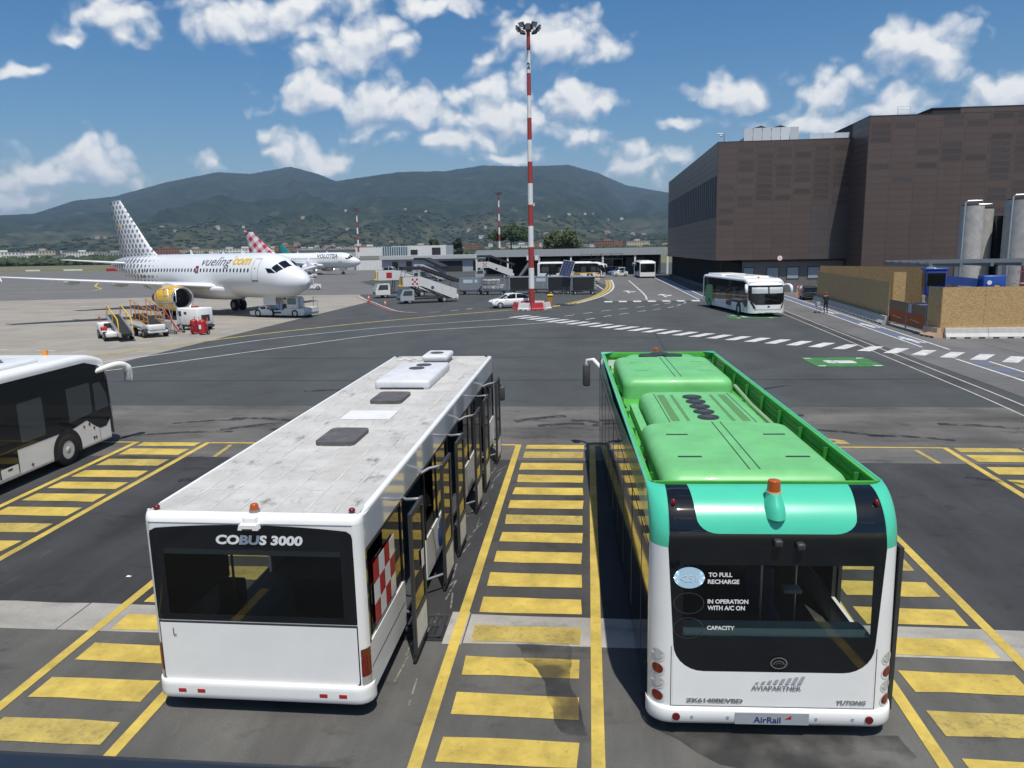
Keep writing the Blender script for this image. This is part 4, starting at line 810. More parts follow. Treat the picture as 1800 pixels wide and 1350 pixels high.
    # front end and inside
    ff = cap_fn(W, .3, 2.95, .5, y0=Lg, sgn=-1, lean=.05); b = B(); b.wrap([(-W-.17, .3), (W+.17, .3), (W+.17, 3.2), (-W-.17, 3.2)], ff, .1, .1); obj('front_skin', b, WHITE, root)
    b = B(); b.box(-W+.05, W-.05, Lg-1.3, Lg-.5, 2.7, 2.94); obj('front_roof', b, WHITE, root)
    b = B(); b.cyl((0, Lg-.9, 2.94), (0, Lg-.9, 3.2), .07, n=14); obj('front_beacon', b, ORANGE, root)
    b = B(); b.tube([(-W+.05, Lg-.25, 2.55), (-W-.15, Lg-.05, 2.75), (-W-.32, Lg+.05, 2.72), (-W-.34, Lg+.05, 2.5)], .06, 8); mr = obj('mirror_arm', b, WHITE, root)
    b = B(); b.rbox(-W-.46, -W-.24, Lg-.02, Lg+.14, 1.95, 2.62, .06); obj('mirror_head', b, DGREY, mr)
    b = B(); b.box(-W+.06, W-.06, .3, Lg-.2, .34, .40); obj('floor', b, INSIDE, root)
    b = B(); b.box(-W+.06, W-.06, .7, Lg-.2, 2.55, 2.63); obj('ceiling_lining', b, INSIDE, root)
    b = B(); b.box(-W+.06, -.05, .42, .9, .4, 1.34); obj('engine_bay', b, INSIDE, root)
    for x, y in ((.0, .75), (.62, 1.3), (-.5, 3.5), (.6, 4.2)): b = B(); b.cyl((x, y, .4), (x, y, 2.56), .02, n=8); obj('grab_pole', b, ALU, root)
    for x in (.25,): b = B(); b.rbox(x-.22, x+.22, 1.4, 1.85, .4, .95, .05); b.rbox(x-.22, x+.22, 1.75, 1.86, .85, 1.5, .04); obj('seat', b, SEAT, root)
    b = B(); b.rbox(.35, .6, .9, 1.1, 1.52, 1.58, .02); obj('monitor', b, LGREY, root)
    for s in (-1, 1):
        for y in (3.6 if s < 0 else 4.9, 10.9): wheel(root, (s*(W-.18), y, .48), .48, .28, side=s)
green_bus()
# ------------------------------------------------------------------ white and black electric buses (right side and front seen)
def modern_bus(loc, rz, label, green_patch=False, shades=False, rx=0., far=False):
    root = empty('electric_bus', loc, rz, label, 'bus', 'white and black electric buses', rx)
    W, Lg, H = 1.5, 13.6, 3.12
    # body rings along y: rounded roof edges, front running down to the windscreen
    def ring(y):
        t = max(0, (y-(Lg-1.9))/1.15); top = H-.04-.26*t**2; k = max(0, (.5-y)/.5); top -= .25*k**2
        w = W-.08*k**2; r = .17; zs = .30
        pts = [(-w+.03, zs), (w-.03, zs), (w, zs+.02), (w, zs+.08), (w, top-r-.08), (w, top-r)]+[(w-r+r*math.cos(R(a)), top-r+r*math.sin(R(a))) for a in (15, 30, 45, 60, 75, 90)]
        pts += [(w-r-.1, top+.002)]; pts += [(-x, z) for x, z in pts[:1:-1]]
        return [Vector((x, y, z)) for x, z in pts]
    ys = [0, .1, .25, .5, .7, 1.2, 4, 8, 11, Lg-1.9, Lg-1.7, Lg-1.4, Lg-1.1, Lg-.8]
    b = B(); b.loft([ring(y) for y in ys], True, True); obj('body', b, WHITE, root)
    # front skin, bowed
    def ff(off=0.):
        def fn(u, s):
            a = min(1, abs(u)/W); t = max(0, (s-2.2)/.62); y = Lg-.02-.34*a**3-.30*a**8-.07*max(0, s-.9)-.75*t**2.2+off; return (u, y, s)
        return fn
    skin('front_skin', ff(), rrect(-W+.004, W-.004, .32, 2.84, (.10, .10, .22, .22)), WHITE, root, .08, .08)
    skin('windscreen', ff(.012), rrect(-W+.02, W-.02, 1.20, 2.56, (.30, .30, .10, .10)), BLACKG, root, .08, .06)
    skin('nose_band', ff(.018), [(-1.05, 1.02), (1.05, 1.02), (1.28, 1.25), (-1.28, 1.25)], BLACKG, root, .12, .1)
    for s in (-1, 1):
        skin('headlamp', ff(.02), [(s*1.40, 1.22), (s*1.27, 1.24), (s*.98, .70), (s*1.14, .68)][::s], BLACKG, root, .1, .1)
        skin('daylight_lamp', ff(.026), [(s*1.06, .70), (s*.99, .70), (s*1.03, .76), (s*1.10, .76)][::s], TEXTW, root, 0, 0)
    b = B(); b.wrap(circ(0, .86, .10, 16, .07), ff(.02), 0, 0); obj('emblem', b, DARK, root)
    skin('nose_seam', ff(.014), [(-1.1, .60), (1.1, .60), (1.1, .625), (-1.1, .625)], DARK, root); skin('number_plate', ff(.016), rrect(-.28, .28, .40, .50, .01), TEXTW, root); skin('lower_grille', ff(.013), [(-.8, .33), (.8, .33), (.95, .36), (-.95, .36)], DARK, root)
    if shades:
        for s in (-1, 1): skin('sun_shade', ff(.020), rrect(min(s*.06, s*1.28), max(s*.06, s*1.28), 1.92, 2.40, .05), mat('shade_pale', (.52, .56, .56), .5, var=.08), root)
        b = B(); b.tube([ff(.04)(x, z) for x, z in ((-.9, 1.28), (-.4, 1.36), (.15, 1.5), (.5, 1.55))], .014, 6); b.tube([ff(.04)(x, z) for x, z in ((.9, 1.28), (.5, 1.34), (0, 1.42))], .014, 6); obj('wiper', b, DARK, root)
    for s in (-1, 1):
        X = s*(W+.004)
        fs = lambda o=0.: (lambda u, v: (X+s*o, u, v))
        hi = 2.46 if not far else 2.6
        # upper black sweep that dives at the front, windows proud of it
        sw = [(.62, 1.02), (Lg-2.5, 1.02), (Lg-1.9, 1.12), (Lg-1.5, .84), (Lg-1.3, .74), (Lg-1.0, .74), (Lg-.76, .95), (Lg-.70, 1.3), (Lg-.72, 2.2), (Lg-.82, 2.48), (Lg-1.1, 2.66), (Lg-1.7, 2.84), (.9, 2.87), (.62, 2.72)]
        b = B(); b.wrap(sw[::s], fs(), 0, 0); bs = obj('window_band', b, BLACKG, root)
        wm = mat('window_glass_dark', (.055, .063, .066), .04, spec=.7)
        for a, c in ((1.0, 2.5), (4.4, 5.75), (6.0, 7.2), (9.0, 9.95)) if s > 0 else ((1.0, 3), (3.2, 5.5), (5.8, 8), (8.3, 10.6)): b = B(); b.wrap(rrect(a, c, 1.15, 2.22, .08), fs(.004), 0, 0); obj('side_window', b, wm, bs)
        b = B(); b.wrap([(10.95, 1.22), (12.0, 1.30), (12.0, 2.22), (10.95, 2.22)][::1], fs(.004), 0, 0); obj('side_window', b, wm, bs)
        b = B(); b.wrap([(12.16, 1.30), (12.82, 1.32), (12.74, 1.75), (12.5, 2.15), (12.16, 2.15)], fs(.004), 0, 0); obj('cab_window', b, wm, bs)
        if s > 0:
            for d in (2.6, 7.4, 9.0+1.15):
                if d > 10: continue
                for k in (0, 1):
                    y = d+k*.72; b = B(); b.wrap(rrect(y, y+.70, .40, 2.32, .05), fs(.006), 0, 0); dl = obj('door_leaf', b, BLACKG, bs)
                    b = B(); b.wrap(rrect(y+.04, y+.66, .40, .66, .03), fs(.010), 0, 0); obj('kick_panel', b, WHITE, dl); b = B(); b.wrap([(y+.28, .56), (y+.44, .56), (y+.44, .61), (y+.28, .61)], fs(.014), 0, 0); obj('door_slot', b, DARK, dl)
            for y, z, m in ((11.55, .96, ORANGE), (12.0, .82, RED), (12.05, .52, RED), (11.8, .98, DARK), (11.95, .52, DARK), (9.3, .48, RED)): b = B(); b.wrap(circ(y, z, .045, 10), fs(.004), 0, 0); obj('side_marker', b, m, root)
            for y in (12.25, 12.95): b = B(); b.wrap([(y, .36), (y+.012, .36), (y+.012, .95), (y, .95)], fs(.003), 0, 0); obj('panel_joint', b, DARK, root)
            if green_patch:
                b = B(); b.wrap(rrect(1.1, 3.4, .42, 2.2, (.05, .05, .3, .9)), fs(.012), 0, 0); obj('green_film', b, mat('green_film', (.09, .34, .11), .4), bs)
                obj('lettering', text_b('AVIA', .55, .12, lambda a, c: (X+.006, a+6.65, c+.75)), LGREY, root)
        for y in (2.4 if s > 0 else 2.4, 10.75):
            arch = [(y-.62, .302)]+[(y-.62*math.cos(R(a)), .48+.60*math.sin(R(a))) for a in range(0, 181, 12)]+[(y+.62, .302)]
            b = B(); b.wrap(arch[::-1], fs(.003), 0, 0); obj('wheel_arch', b, RUBBER, root); wheel(root, (s*(W-.11), y, .48), .48, .26, side=s, rim=mat('wheel_alloy', (.62, .62, .62), .45, metal=.25))
    b = B(); b.rbox(-1.15, 1.15, .6, 4.8, H-.1, H+.1, .09, 3); b.rbox(-1.1, 1.1, 5.6, 10.6, H-.1, H+.09, .09, 3); ru = obj('roof_unit', b, WHITE, root)
    for x, y in ((.2, 10.0), (.5, 9.7)): b = B(); b.cyl((x, y, H+.085), (x, y, H+.10), .2, n=16); obj('fan', b, DARK, ru)
    b = B(); b.cyl((.3, 11.9, H-.05), (.3, 11.9, H+.10), .08, n=14); obj('beacon', b, mat('amber_beacon', (.75, .28, .02), .25, coat=.4), root)
    for s in (-1, 1):
        x0 = s*(W-.08); arm = [(x0, Lg-1.25, 2.46), (x0+s*.20, Lg-.85, 2.55), (x0+s*.32, Lg-.45, 2.57), (x0+s*.40, Lg-.18, 2.48), (x0+s*.42, Lg-.06, 2.25), (x0+s*.42, Lg-.06, 2.0)]
        q = []
        for i in range(len(arm)-1):
            for k in range(4):
                t = k/4; p0, p1, p2, p3 = [Vector(arm[min(max(j, 0), len(arm)-1)]) for j in (i-1, i, i+1, i+2)]; q.append(.5*((2*p1)+(p2-p0)*t+(2*p0-5*p1+4*p2-p3)*t*t+(3*p1-p0-3*p2+p3)*t**3))
        q.append(Vector(arm[-1])); n = len(q); b = B(); b.tube(q, [.055+.055*math.sin(math.pi*min(1, i/(n-1)*.9+.05))+(.03 if i > n*.6 else 0) for i in range(n)], 10); mo = obj('mirror_arm', b, WHITE, root)
        b = B(); b.rbox(x0+s*.42-.10, x0+s*.42+.10, Lg-.20, Lg-.12, 2.0, 2.36, .03); obj('mirror_glass', b, LGREY, mo)
    b = B(); b.wrap(rrect(-1.35, 1.35, 1.1, 2.7, .15), lambda u, v: (u, -.006, v), 0, 0); obj('rear_window', b, BLACKG, root)
modern_bus((-16.56, 9.55, zg(9.6)), R(-.3), 'white and black electric bus parked in the hatched bay, lit amber beacon on its roof', rx=R(1.2))
modern_bus((12.6, 77.4, ZA), R(180+8), 'white electric bus with green side film and pale sun shades behind its windscreen', True, True)
modern_bus((-10.0, 157.0, ZA), R(-100), 'white and black electric bus standing broadside before the long grey shed', far=True)
modern_bus((11.2, 149.0, ZA), R(1), 'white bus seen from behind on the service road beside the dark building', far=True)
# ================================================================== airliners (local: x forward with the nose at 0, y left, z up)
def lerp_tab(tab, d):
    if d <= tab[0][0]: return tab[0][1:]
    for i in range(len(tab)-1):
        if d <= tab[i+1][0]:
            p0, p1, p2, p3 = tab[max(i-1, 0)], tab[i], tab[i+1], tab[min(i+2, len(tab)-1)]; t = (d-p1[0])/(p2[0]-p1[0]); h = p2[0]-p1[0]; out = []
            for k in range(1, len(p1)):
                m1 = (p2[k]-p0[k])/max(p2[0]-p0[0], 1e-6)*h; m2 = (p3[k]-p1[k])/max(p3[0]-p1[0], 1e-6)*h
                out.append((2*t**3-3*t*t+1)*p1[k]+(t**3-2*t*t+t)*m1+(-2*t**3+3*t*t)*p2[k]+(t**3-t*t)*m2)
            return tuple(out)
    return tab[-1][1:]
FUS = [(0, 3.30, 3.20, .03), (.12, 3.62, 2.90, .36), (.4, 3.92, 2.62, .66), (1.0, 4.30, 2.28, 1.06), (2.0, 4.78, 1.98, 1.44), (2.6, 5.15, 1.88, 1.60), (3.3, 5.52, 1.81, 1.74), (4.5, 5.80, 1.76, 1.90), (6, 5.88, 1.75, 1.975), (10, 5.88, 1.75, 1.975), (21, 5.88, 1.75, 1.975), (24, 5.88, 1.97, 1.95), (27, 5.86, 2.60, 1.74), (30, 5.74, 3.5, 1.22), (32.5, 5.42, 4.30, .62), (33.84, 5.06, 4.72, .16)]
def fus(d, phi, off=0.):
    top, bot, hw = lerp_tab(FUS, d); zc, rz = (top+bot)/2, (top-bot)/2
    return Vector((-d, -(hw+off)*math.sin(phi), zc+(rz+off)*math.cos(phi)))           # phi 0 = top, positive = right side (y<0)
def fus_side(d, z, off=.012, side=-1):
    top, bot, hw = lerp_tab(FUS, d); zc, rz = (top+bot)/2, (top-bot)/2
    k = max(-1, min(1, (z-zc)/rz)); return (-d, side*(hw+off)*math.sqrt(max(0, 1-k*k)), z+off*k)
def dots_mat():
    m = bpy.data.materials.new('dotted_livery'); m.use_nodes = True; nt = m.node_tree; N = nt.nodes; L = nt.links; b = N['Principled BSDF']; b.inputs['Roughness'].default_value = .3; b.inputs['Coat Weight'].default_value = .3
    tc = N.new('ShaderNodeTexCoord'); sp = N.new('ShaderNodeSeparateXYZ'); L.new(tc.outputs['Object'], sp.inputs[0])
    def mth(op, a, c=None, d=None):
        n = N.new('ShaderNodeMath'); n.operation = op
        for i, v in enumerate((a, c, d)):
            if v is None: continue
            if isinstance(v, (int, float)): n.inputs[i].default_value = v
            else: L.new(v, n.inputs[i])
        return n.outputs[0]
    u = mth('MULTIPLY_ADD', sp.outputs[2], .12, sp.outputs[0]); P = .78; Q = .62
    res = None
    for o in (0, .5):
        a = mth('SUBTRACT', mth('FRACT', mth('ADD', mth('DIVIDE', u, P), o+40)), .5); c = mth('SUBTRACT', mth('FRACT', mth('ADD', mth('DIVIDE', sp.outputs[2], Q*1.7), o+40)), .5)
        a = mth('MULTIPLY', a, P); c = mth('MULTIPLY', c, Q*1.7)
        d = mth('SQRT', mth('ADD', mth('MULTIPLY', a, a), mth('MULTIPLY', c, c))); res = d if res is None else mth('MINIMUM', res, d)
    # dots fade forward along the fuselage; on the fin they follow the leading edge
    lead = mth('MULTIPLY_ADD', sp.outputs[2], 1.0, mth('MULTIPLY', sp.outputs[0], 1.0))        # x + z
    r = N.new('ShaderNodeMapRange'); r.inputs[1].default_value = -16.5; r.inputs[2].default_value = -21.5; r.inputs[3].default_value = .05; r.inputs[4].default_value = .29; L.new(lead, r.inputs[0])
    inside = mth('LESS_THAN', res, r.outputs[0])
    edge = mth('GREATER_THAN', res, .24)
    mx = N.new('ShaderNodeMix'); mx.data_type = 'RGBA'; L.new(inside, mx.inputs[0]); mx.inputs[6].default_value = (.72, .73, .74, 1); mx.inputs[7].default_value = (.19, .20, .22, 1); L.new(mx.outputs[2], b.inputs['Base Color']); return m
def gingham_mat():
    m = bpy.data.materials.new('red_gingham_livery'); m.use_nodes = True; nt = m.node_tree; N = nt.nodes; L = nt.links; b = N['Principled BSDF']; b.inputs['Roughness'].default_value = .35
    tc = N.new('ShaderNodeTexCoord'); sp = N.new('ShaderNodeSeparateXYZ'); L.new(tc.outputs['Object'], sp.inputs[0])
    def mth(op, a, c=None):
        n = N.new('ShaderNodeMath'); n.operation = op
        for i, v in enumerate((a, c)):
            if v is None: continue
            if isinstance(v, (int, float)): n.inputs[i].default_value = v
            else: L.new(v, n.inputs[i])
        return n.outputs[0]
    s1 = mth('GREATER_THAN', mth('FRACT', mth('ADD', mth('MULTIPLY', mth('ADD', sp.outputs[0], mth('MULTIPLY', sp.outputs[2], .7)), .38), 40)), .5); s2 = mth('GREATER_THAN', mth('FRACT', mth('ADD', mth('MULTIPLY', mth('SUBTRACT', mth('MULTIPLY', sp.outputs[0], .8), sp.outputs[2]), .38), 40)), .5)
    f = mth('MULTIPLY', mth('ADD', s1, s2), .5); mx = N.new('ShaderNodeMix'); mx.data_type = 'RGBA'; L.new(f, mx.inputs[0]); mx.inputs[6].default_value = (.72, .72, .72, 1); mx.inputs[7].default_value = (.42, .03, .06, 1); L.new(mx.outputs[2], b.inputs['Base Color']); return m
AIRW = mat('aircraft_white', (.72, .735, .745), .28, coat=.35, var=.035, vscale=.4)
AIRG = mat('aircraft_grey', (.42, .44, .45), .4, var=.08, vscale=.6)
ENGY = mat('engine_yellow', (.72, .42, .015), .3, coat=.3, var=.06)
def airliner(name, loc, rz, label, livery, sc=1.):
    root = empty(name, loc, rz, label, 'airliner'); root.scale = (sc, sc, sc)
    DOT = MATS.setdefault('dots', dots_mat()) if livery == 'dots' else None
    tailm = {'dots': DOT, 'gingham': MATS.setdefault('gingham', gingham_mat()), 'teal': mat('teal_livery', (.02, .22, .22), .3)}[livery]
    ds = [0, .04, .12, .25, .4, .7, 1, 1.5, 2, 2.6, 3.3, 3.9, 4.5, 5.2, 6, 8, 10, 13, 16, 19, 21]; n = 36
    b = B(); b.loft([[fus(d, 2*math.pi*k/n) for k in range(n)] for d in ds], True, True); obj('fuselage', b, AIRW, root)
    ds = [21, 22.5, 24, 25.5, 27, 28.5, 30, 31.3, 32.5, 33.3, 33.84]; b = B(); b.loft([[fus(d, 2*math.pi*k/n) for k in range(n)] for d in ds], True, True); obj('rear_fuselage', b, DOT or AIRW, root)
    def foil(le, te, y, z, th):
        c = te-le; pr = [(0, 0), (.02, .35), (.1, .75), (.3, 1), (.6, .7), (1, .03), (1, -.03), (.6, -.35), (.3, -.6), (.1, -.5), (.02, -.25)]
        return [Vector((-(le+c*a), y, z+th*c*t)) for a, t in pr]
    def vfoil(le, te, z, th):
        c = te-le; pr = [(0, 0), (.05, .5), (.3, 1), (.65, .7), (1, .05), (1, -.05), (.65, -.7), (.3, -1), (.05, -.5)]
        return [Vector((-(le+c*a), th*c*t, z)) for a, t in pr]
    for s in (-1, 1):
        b = B(); b.loft([foil(10.9, 18.0, s*1.2, 2.75, .065), foil(11.4, 17.7, s*2.2, 2.82, .062), foil(13.5, 17.75, s*6.4, 3.22, .055), foil(16.3, 19.2, s*11.6, 3.7, .05), foil(19.0, 20.6, s*16.9, 4.2, .045)]); wg = obj('wing', b, AIRW, root)
        b = B(); b.prism([(-19.0, 3.85), (-20.5, 3.75), (-20.9, 4.1), (-20.9, 4.9), (-20.2, 4.5), (-19.3, 4.2)], 1, s*16.88, s*16.95); obj('wing_tip_fence', b, AIRW, wg)
        for y, d0 in ((3.6, 16.6), (7.6, 16.9), (11.3, 18.2)): b = B(); b.ball((-d0-.8, s*y, 2.72+.085*(y-2)), (1.6, .16, .26)); obj('flap_fairing', b, AIRG, wg)
        b = B(); b.loft([foil(27.9, 31.9, s*.5, 4.95, .05), foil(31.0, 32.6, s*6.15, 5.50, .045)]); obj('tailplane', b, AIRW, root)
        # engine
        ex, ey, ez = -10.3, s*5.75, 1.92; nn = 28
        def lathe(prof): return [[Vector((ex-x, ey+r*math.cos(2*math.pi*k/nn), ez+r*math.sin(2*math.pi*k/nn))) for k in range(nn)] for x, r in prof]
        b = B(); b.loft(lathe([(.22, 1.06), (.5, 1.12), (1.2, 1.17), (2.2, 1.13), (3.3, .93)]), True, False); nc = obj('engine_cowl', b, ENGY if livery == 'dots' else AIRW, root)
        b = B(); b.loft(lathe([(.5, .88), (.1, .92), (0, .98), (.06, 1.04), (.22, 1.06)]), True, False); obj('intake_lip', b, ALU, nc)
        b = B(); b.loft(lathe([(.5, .88), (1.2, .86)]), True, False); b.loft(lathe([(1.2, .86), (1.2, .3)]), True, False, 1); obj('intake', b, [DGREY, DARK], nc)
        b = B()
        for k in range(24): t = 2*math.pi*k/24; b.add([(ex-1.1, ey+.28*math.cos(t), ez+.28*math.sin(t)), (ex-1.1, ey+.84*math.cos(t), ez+.84*math.sin(t)), (ex-1.18, ey+.84*math.cos(t+.2), ez+.84*math.sin(t+.2)), (ex-1.18, ey+.28*math.cos(t+.2), ez+.28*math.sin(t+.2))], [(0, 1, 2, 3)])
        obj('fan', b, DGREY, nc); b = B(); b.loft(lathe([(1.15, .30), (.95, .24), (.72, .10), (.66, .01)]), True, True); obj('spinner', b, DARK, nc)
        b = B(); b.loft(lathe([(3.2, .90), (3.3, .93)]), True, False); b.loft(lathe([(3.0, .70), (3.9, .62), (4.6, .42)]), True, True); b.loft(lathe([(4.5, .34), (5.3, .05)]), True, True); obj('exhaust', b, DARK, nc)
        b = B(); b.prism([(ex-.7, 3.02), (ex-2.2, 3.30), (ex-5.2, 3.05), (ex-4.6, 2.5), (ex-3.2, 2.7), (ex-1.2, 2.95)], 1, ey-.17, ey+.17); obj('pylon', b, AIRW, nc)
        # main gear
        gx, gy = -16.1, s*3.8; g = empty('main_gear', (gx, gy, 0)); g.parent = root
        b = B(); b.cyl((0, 0, .6), (0, -s*.15, 2.9), .13, n=12); b.cyl((0, -.5, .585), (0, .5, .585), .08, n=10); b.cyl((0, 0, 1.6), (0, -s*1.4, 2.6), .06, n=8); obj('strut', b, LGREY, g)
        b = B(); b.box(-.75, .75, s*.28, s*.31, 1.0, 2.7); obj('gear_door', b, AIRW, g)
        for y in (-.44, .44): wheel(g, (0, y, .585), .585, .40, rim=LGREY, side=1 if y > 0 else -1, ax=1, hub=.5)
    g = empty('nose_gear', (-5.07, 0, 0)); g.parent = root; b = B(); b.cyl((0, 0, .4), (-.1, 0, 2.1), .09, n=10); b.cyl((0, -.3, .38), (0, .3, .38), .06, n=8); b.cyl((0, 0, .9), (.7, 0, 2.0), .04, n=8); obj('strut', b, LGREY, g)
    for y in (-.25, .25): wheel(g, (0, y, .38), .38, .22, rim=LGREY, side=1 if y > 0 else -1, ax=1, hub=.5)
    for s in (-1, 1): b = B(); b.box(-.9, .9, s*.42, s*.45, 1.15, 1.85); obj('gear_door', b, AIRW, g)
    # fin, belly fairing
    b = B(); b.loft([vfoil(22.8, 31.7, 5.55, .012), vfoil(24.3, 31.75, 5.95, .035), vfoil(25.6, 31.9, 6.9, .05), vfoil(30.65, 32.9, 11.76, .05)]); fn_ = obj('fin', b, tailm, root)
    if livery == 'dots':
        b = B(); b.loft([vfoil(30.62, 32.93, 11.70, .054), vfoil(30.75, 32.93, 11.80, .05)]); obj('fin_cap', b, LGREY, fn_)
        b = B(); b.prism([(-31.2, 9.1), (-30.95, 9.35), (-30.72, 9.1), (-30.95, 8.85)], 1, -.135, -.16); obj('yellow_star', b, YELLOW, fn_)
    b = B(); rings = []
    for d, w, z0 in ((9.2, .9, 1.78), (10.2, 1.9, 1.55), (11.5, 2.25, 1.45), (14, 2.3, 1.42), (17, 2.2, 1.45), (18.8, 1.7, 1.58), (20.2, .8, 1.78)):
        rings.append([Vector((-d, w*math.cos(R(a)), 2.65+(2.65-z0)*math.sin(R(a)) if math.sin(R(a)) < 0 else 2.65+.35*math.sin(R(a)))) for a in range(0, 360, 15)])
    b.loft(rings); obj('belly_fairing', b, AIRW, root)
    # windows, doors, cockpit glazing
    WM = mat('cabin_window', (.02, .025, .03), .08)
    b = B()
    for s in (-1, 1):
        k = 0; d = 5.9
        while d < 24.6:
            if not (s and (abs(d-14.0) < .35)): b.wrap(rrect(d-.105, d+.105, 4.16, 4.50, .08, 3), lambda u, v: fus_side(u, v, .014, s), 0, 0)
            d += .533
    o = obj('cabin_windows', b, WM, root); o['kind'] = 'stuff'
    cw = [(1.78, 8, 2.62, 9, 2.75, 36, 1.98, 39), (2.02, 43, 2.78, 40, 3.05, 60, 2.45, 66), (2.52, 69, 3.10, 63, 3.70, 66, 3.30, 77)]
    for s in (-1, 1):
        for q in cw:
            pts = [(q[i], R(q[i+1])*s) for i in (0, 2, 4, 6)]; b = B(); P = [Vector(fus(*p, .015)) for p in pts]
            nn = 6; vs = []
            for i in range(nn+1):
                for j in range(nn+1):
                    u, v = i/nn, j/nn; dd = (pts[0][0]*(1-u)+pts[1][0]*u)*(1-v)+(pts[3][0]*(1-u)+pts[2][0]*u)*v; ph = (pts[0][1]*(1-u)+pts[1][1]*u)*(1-v)+(pts[3][1]*(1-u)+pts[2][1]*u)*v; vs.append(fus(dd, ph, .015))
            b.add(vs, [(i*(nn+1)+j, i*(nn+1)+j+1, (i+1)*(nn+1)+j+1, (i+1)*(nn+1)+j) for i in range(nn) for j in range(nn)], 0, True); obj('cockpit_window', b, BLACKG, root)
        def frame(d0, d1, z0, z1, m, w=.035, nm='door'):
            b = B(); f_ = lambda u, v: fus_side(u, v, .014, s)
            for po in ([(d0, z0), (d1, z0), (d1, z0+w), (d0, z0+w)], [(d0, z1-w), (d1, z1-w), (d1, z1), (d0, z1)], [(d0, z0), (d0+w, z0), (d0+w, z1), (d0, z1)], [(d1-w, z0), (d1, z0), (d1, z1), (d1-w, z1)]): b.wrap(po, f_, .3, .12)
            return obj(nm, b, m, root)
        LN = mat('panel_line', (.22, .23, .24), .5)
        frame(4.55, 5.40, 3.42, 5.35, LN); frame(28.2, 28.9, 3.7, 5.2, LN)
        b = B(); b.wrap([(4.55, 3.34), (5.40, 3.34), (5.40, 3.42), (4.55, 3.42)], lambda u, v: fus_side(u, v, .016, s), 0, 0); b.wrap(circ(4.98, 4.5, .07, 8), lambda u, v: fus_side(u, v, .016, s), 0, 0); obj('door_sill', b, DGREY, root)
        if livery == 'dots':
            b = B(); b.wrap(rrect(13.75, 14.3, 4.05, 4.72, .06), lambda u, v: fus_side(u, v, .016, s), 0, 0); ex_ = obj('overwing_exit', b, mat('dark_red', (.22, .02, .03), .5), root); b = B(); b.wrap(rrect(13.92, 14.12, 4.22, 4.5, .06), lambda u, v: fus_side(u, v, .022, s), 0, 0); obj('exit_window', b, LGREY, ex_)
    if livery == 'dots':
        dk = mat('title_grey', (.10, .105, .11), .4)
        # on the right side text runs from the tail towards the nose, so x = -d grows with reading direction
        fnv = lambda cx, cz: (lambda x, y: fus_side(cx-x, cz+y, .016, -1))
        obj('title', text_b('vueling', 4.7, 1.05, fnv(11.15, 5.02), shear=.22, cut=.12), dk, root); obj('title', text_b('com', 2.7, .58, fnv(7.2, 5.10), shear=.1, bold=.03, cut=.12), mat('title_yellow', (.68, .43, .04), .4), root)
        b = B(); b.wrap([(8.55, 5.40), (8.70, 5.40), (8.66, 5.62), (8.52, 5.62)][::-1], lambda u, v: fus_side(u, v, .016, -1), 0, .1); obj('title', b, MATS['title_yellow'], root)
        for i, c in enumerate((TEXTD, YELLOW, RED)): b = B(); b.wrap([(24.1-.27*i, 3.55), (24.36-.27*i, 3.55), (24.36-.27*i, 3.8), (24.1-.27*i, 3.8)], lambda u, v: fus_side(u, v, .016, -1), 0, 0); obj('flag', b, c, root)
        obj('registration', text_b('EC-HQI', 1.3, .28, fnv(22.4, 3.66)), TEXTG, root)
    if livery == 'gingham': obj('title', text_b('VOLOTEA', 6.0, 1.0, lambda x, y: fus_side(8.6-x, 4.95+y, .02, -1), bold=.02, cut=.15), TEXTD, root)
    for d, h in ((9.0, .35), (17.5, .4), (12.0, .12)): b = B(); b.prism([(-d, 5.85), (-d-.45, 5.85), (-d-.5, 5.88+h), (-d-.28, 5.88+h)], 1, -.02, .02); obj('antenna', b, AIRW, root)
    return root
airliner('airliner', (-24.55, 66.25, ZA), R(-30.6), 'white airliner with grey dotted tail and yellow engines beside the pushback tug', 'dots', 1.003)
airliner('airliner', (-60.5, 203, ZA), R(-5), 'white airliner with red checked tail parked behind the dotted-tail airliner', 'gingham', 1.0)
airliner('airliner', (-93, 290, ZA), R(-4), 'white airliner with teal tail beyond the red-checked one', 'teal', .80)
# ================================================================== dark terminal building, fence and works
PAN = [mat('bronze_panel', (.098, .071, .063), .42, rnd=.06, var=.08, vscale=.8), mat('bronze_panel_perforated', (.066, .052, .050), .5, rnd=.12, var=.18, vscale=2.5), mat('bronze_panel_grey', (.085, .073, .069), .36, rnd=.06)]
CORE = mat('dark_backing', (.02, .019, .02), .7)
LOWW = mat('lower_wall_panel', (.155, .145, .142), .5, rnd=.05, var=.06)
DGLASS = mat('facade_glass', (.008, .014, .018), .03, spec=.8)
PCACHE = {}
def panel(parent, w, h, loc, face, mi, t=.035, gap=.007, name='cladding_panel', mats=PAN):
    key = (round(w, 2), round(h, 2), mi, mats[mi].name)
    if key not in PCACHE:
        b = B(); b.box(gap, w-gap, -t, 0, gap, h-gap)
        if mi == 1 and mats is PAN: b.box(.22, w-.22, -t-.004, -t+.002, .10, h-.10, 1)
        PCACHE[key] = mesh_of(name, b, [mats[0], mats[1]] if mi == 1 and mats is PAN else mats[mi])
    o = link(name, PCACHE[key], parent, loc, {'front': 0, 'left': -math.pi/2}[face]); return o
X0, XR, Y0, Y1, ZB, ZT = 15.6, 31.1, 98.0, 156.0, 4.44, 18.48
hall = empty('terminal_hall', (X0, Y0, 0), label='dark bronze clad terminal hall overhanging a glazed ground floor', cat='building')
b = B(); b.box(.02, XR-X0, .02, Y1-Y0, ZB+.02, ZT-.15); obj('core', b, CORE, hall)
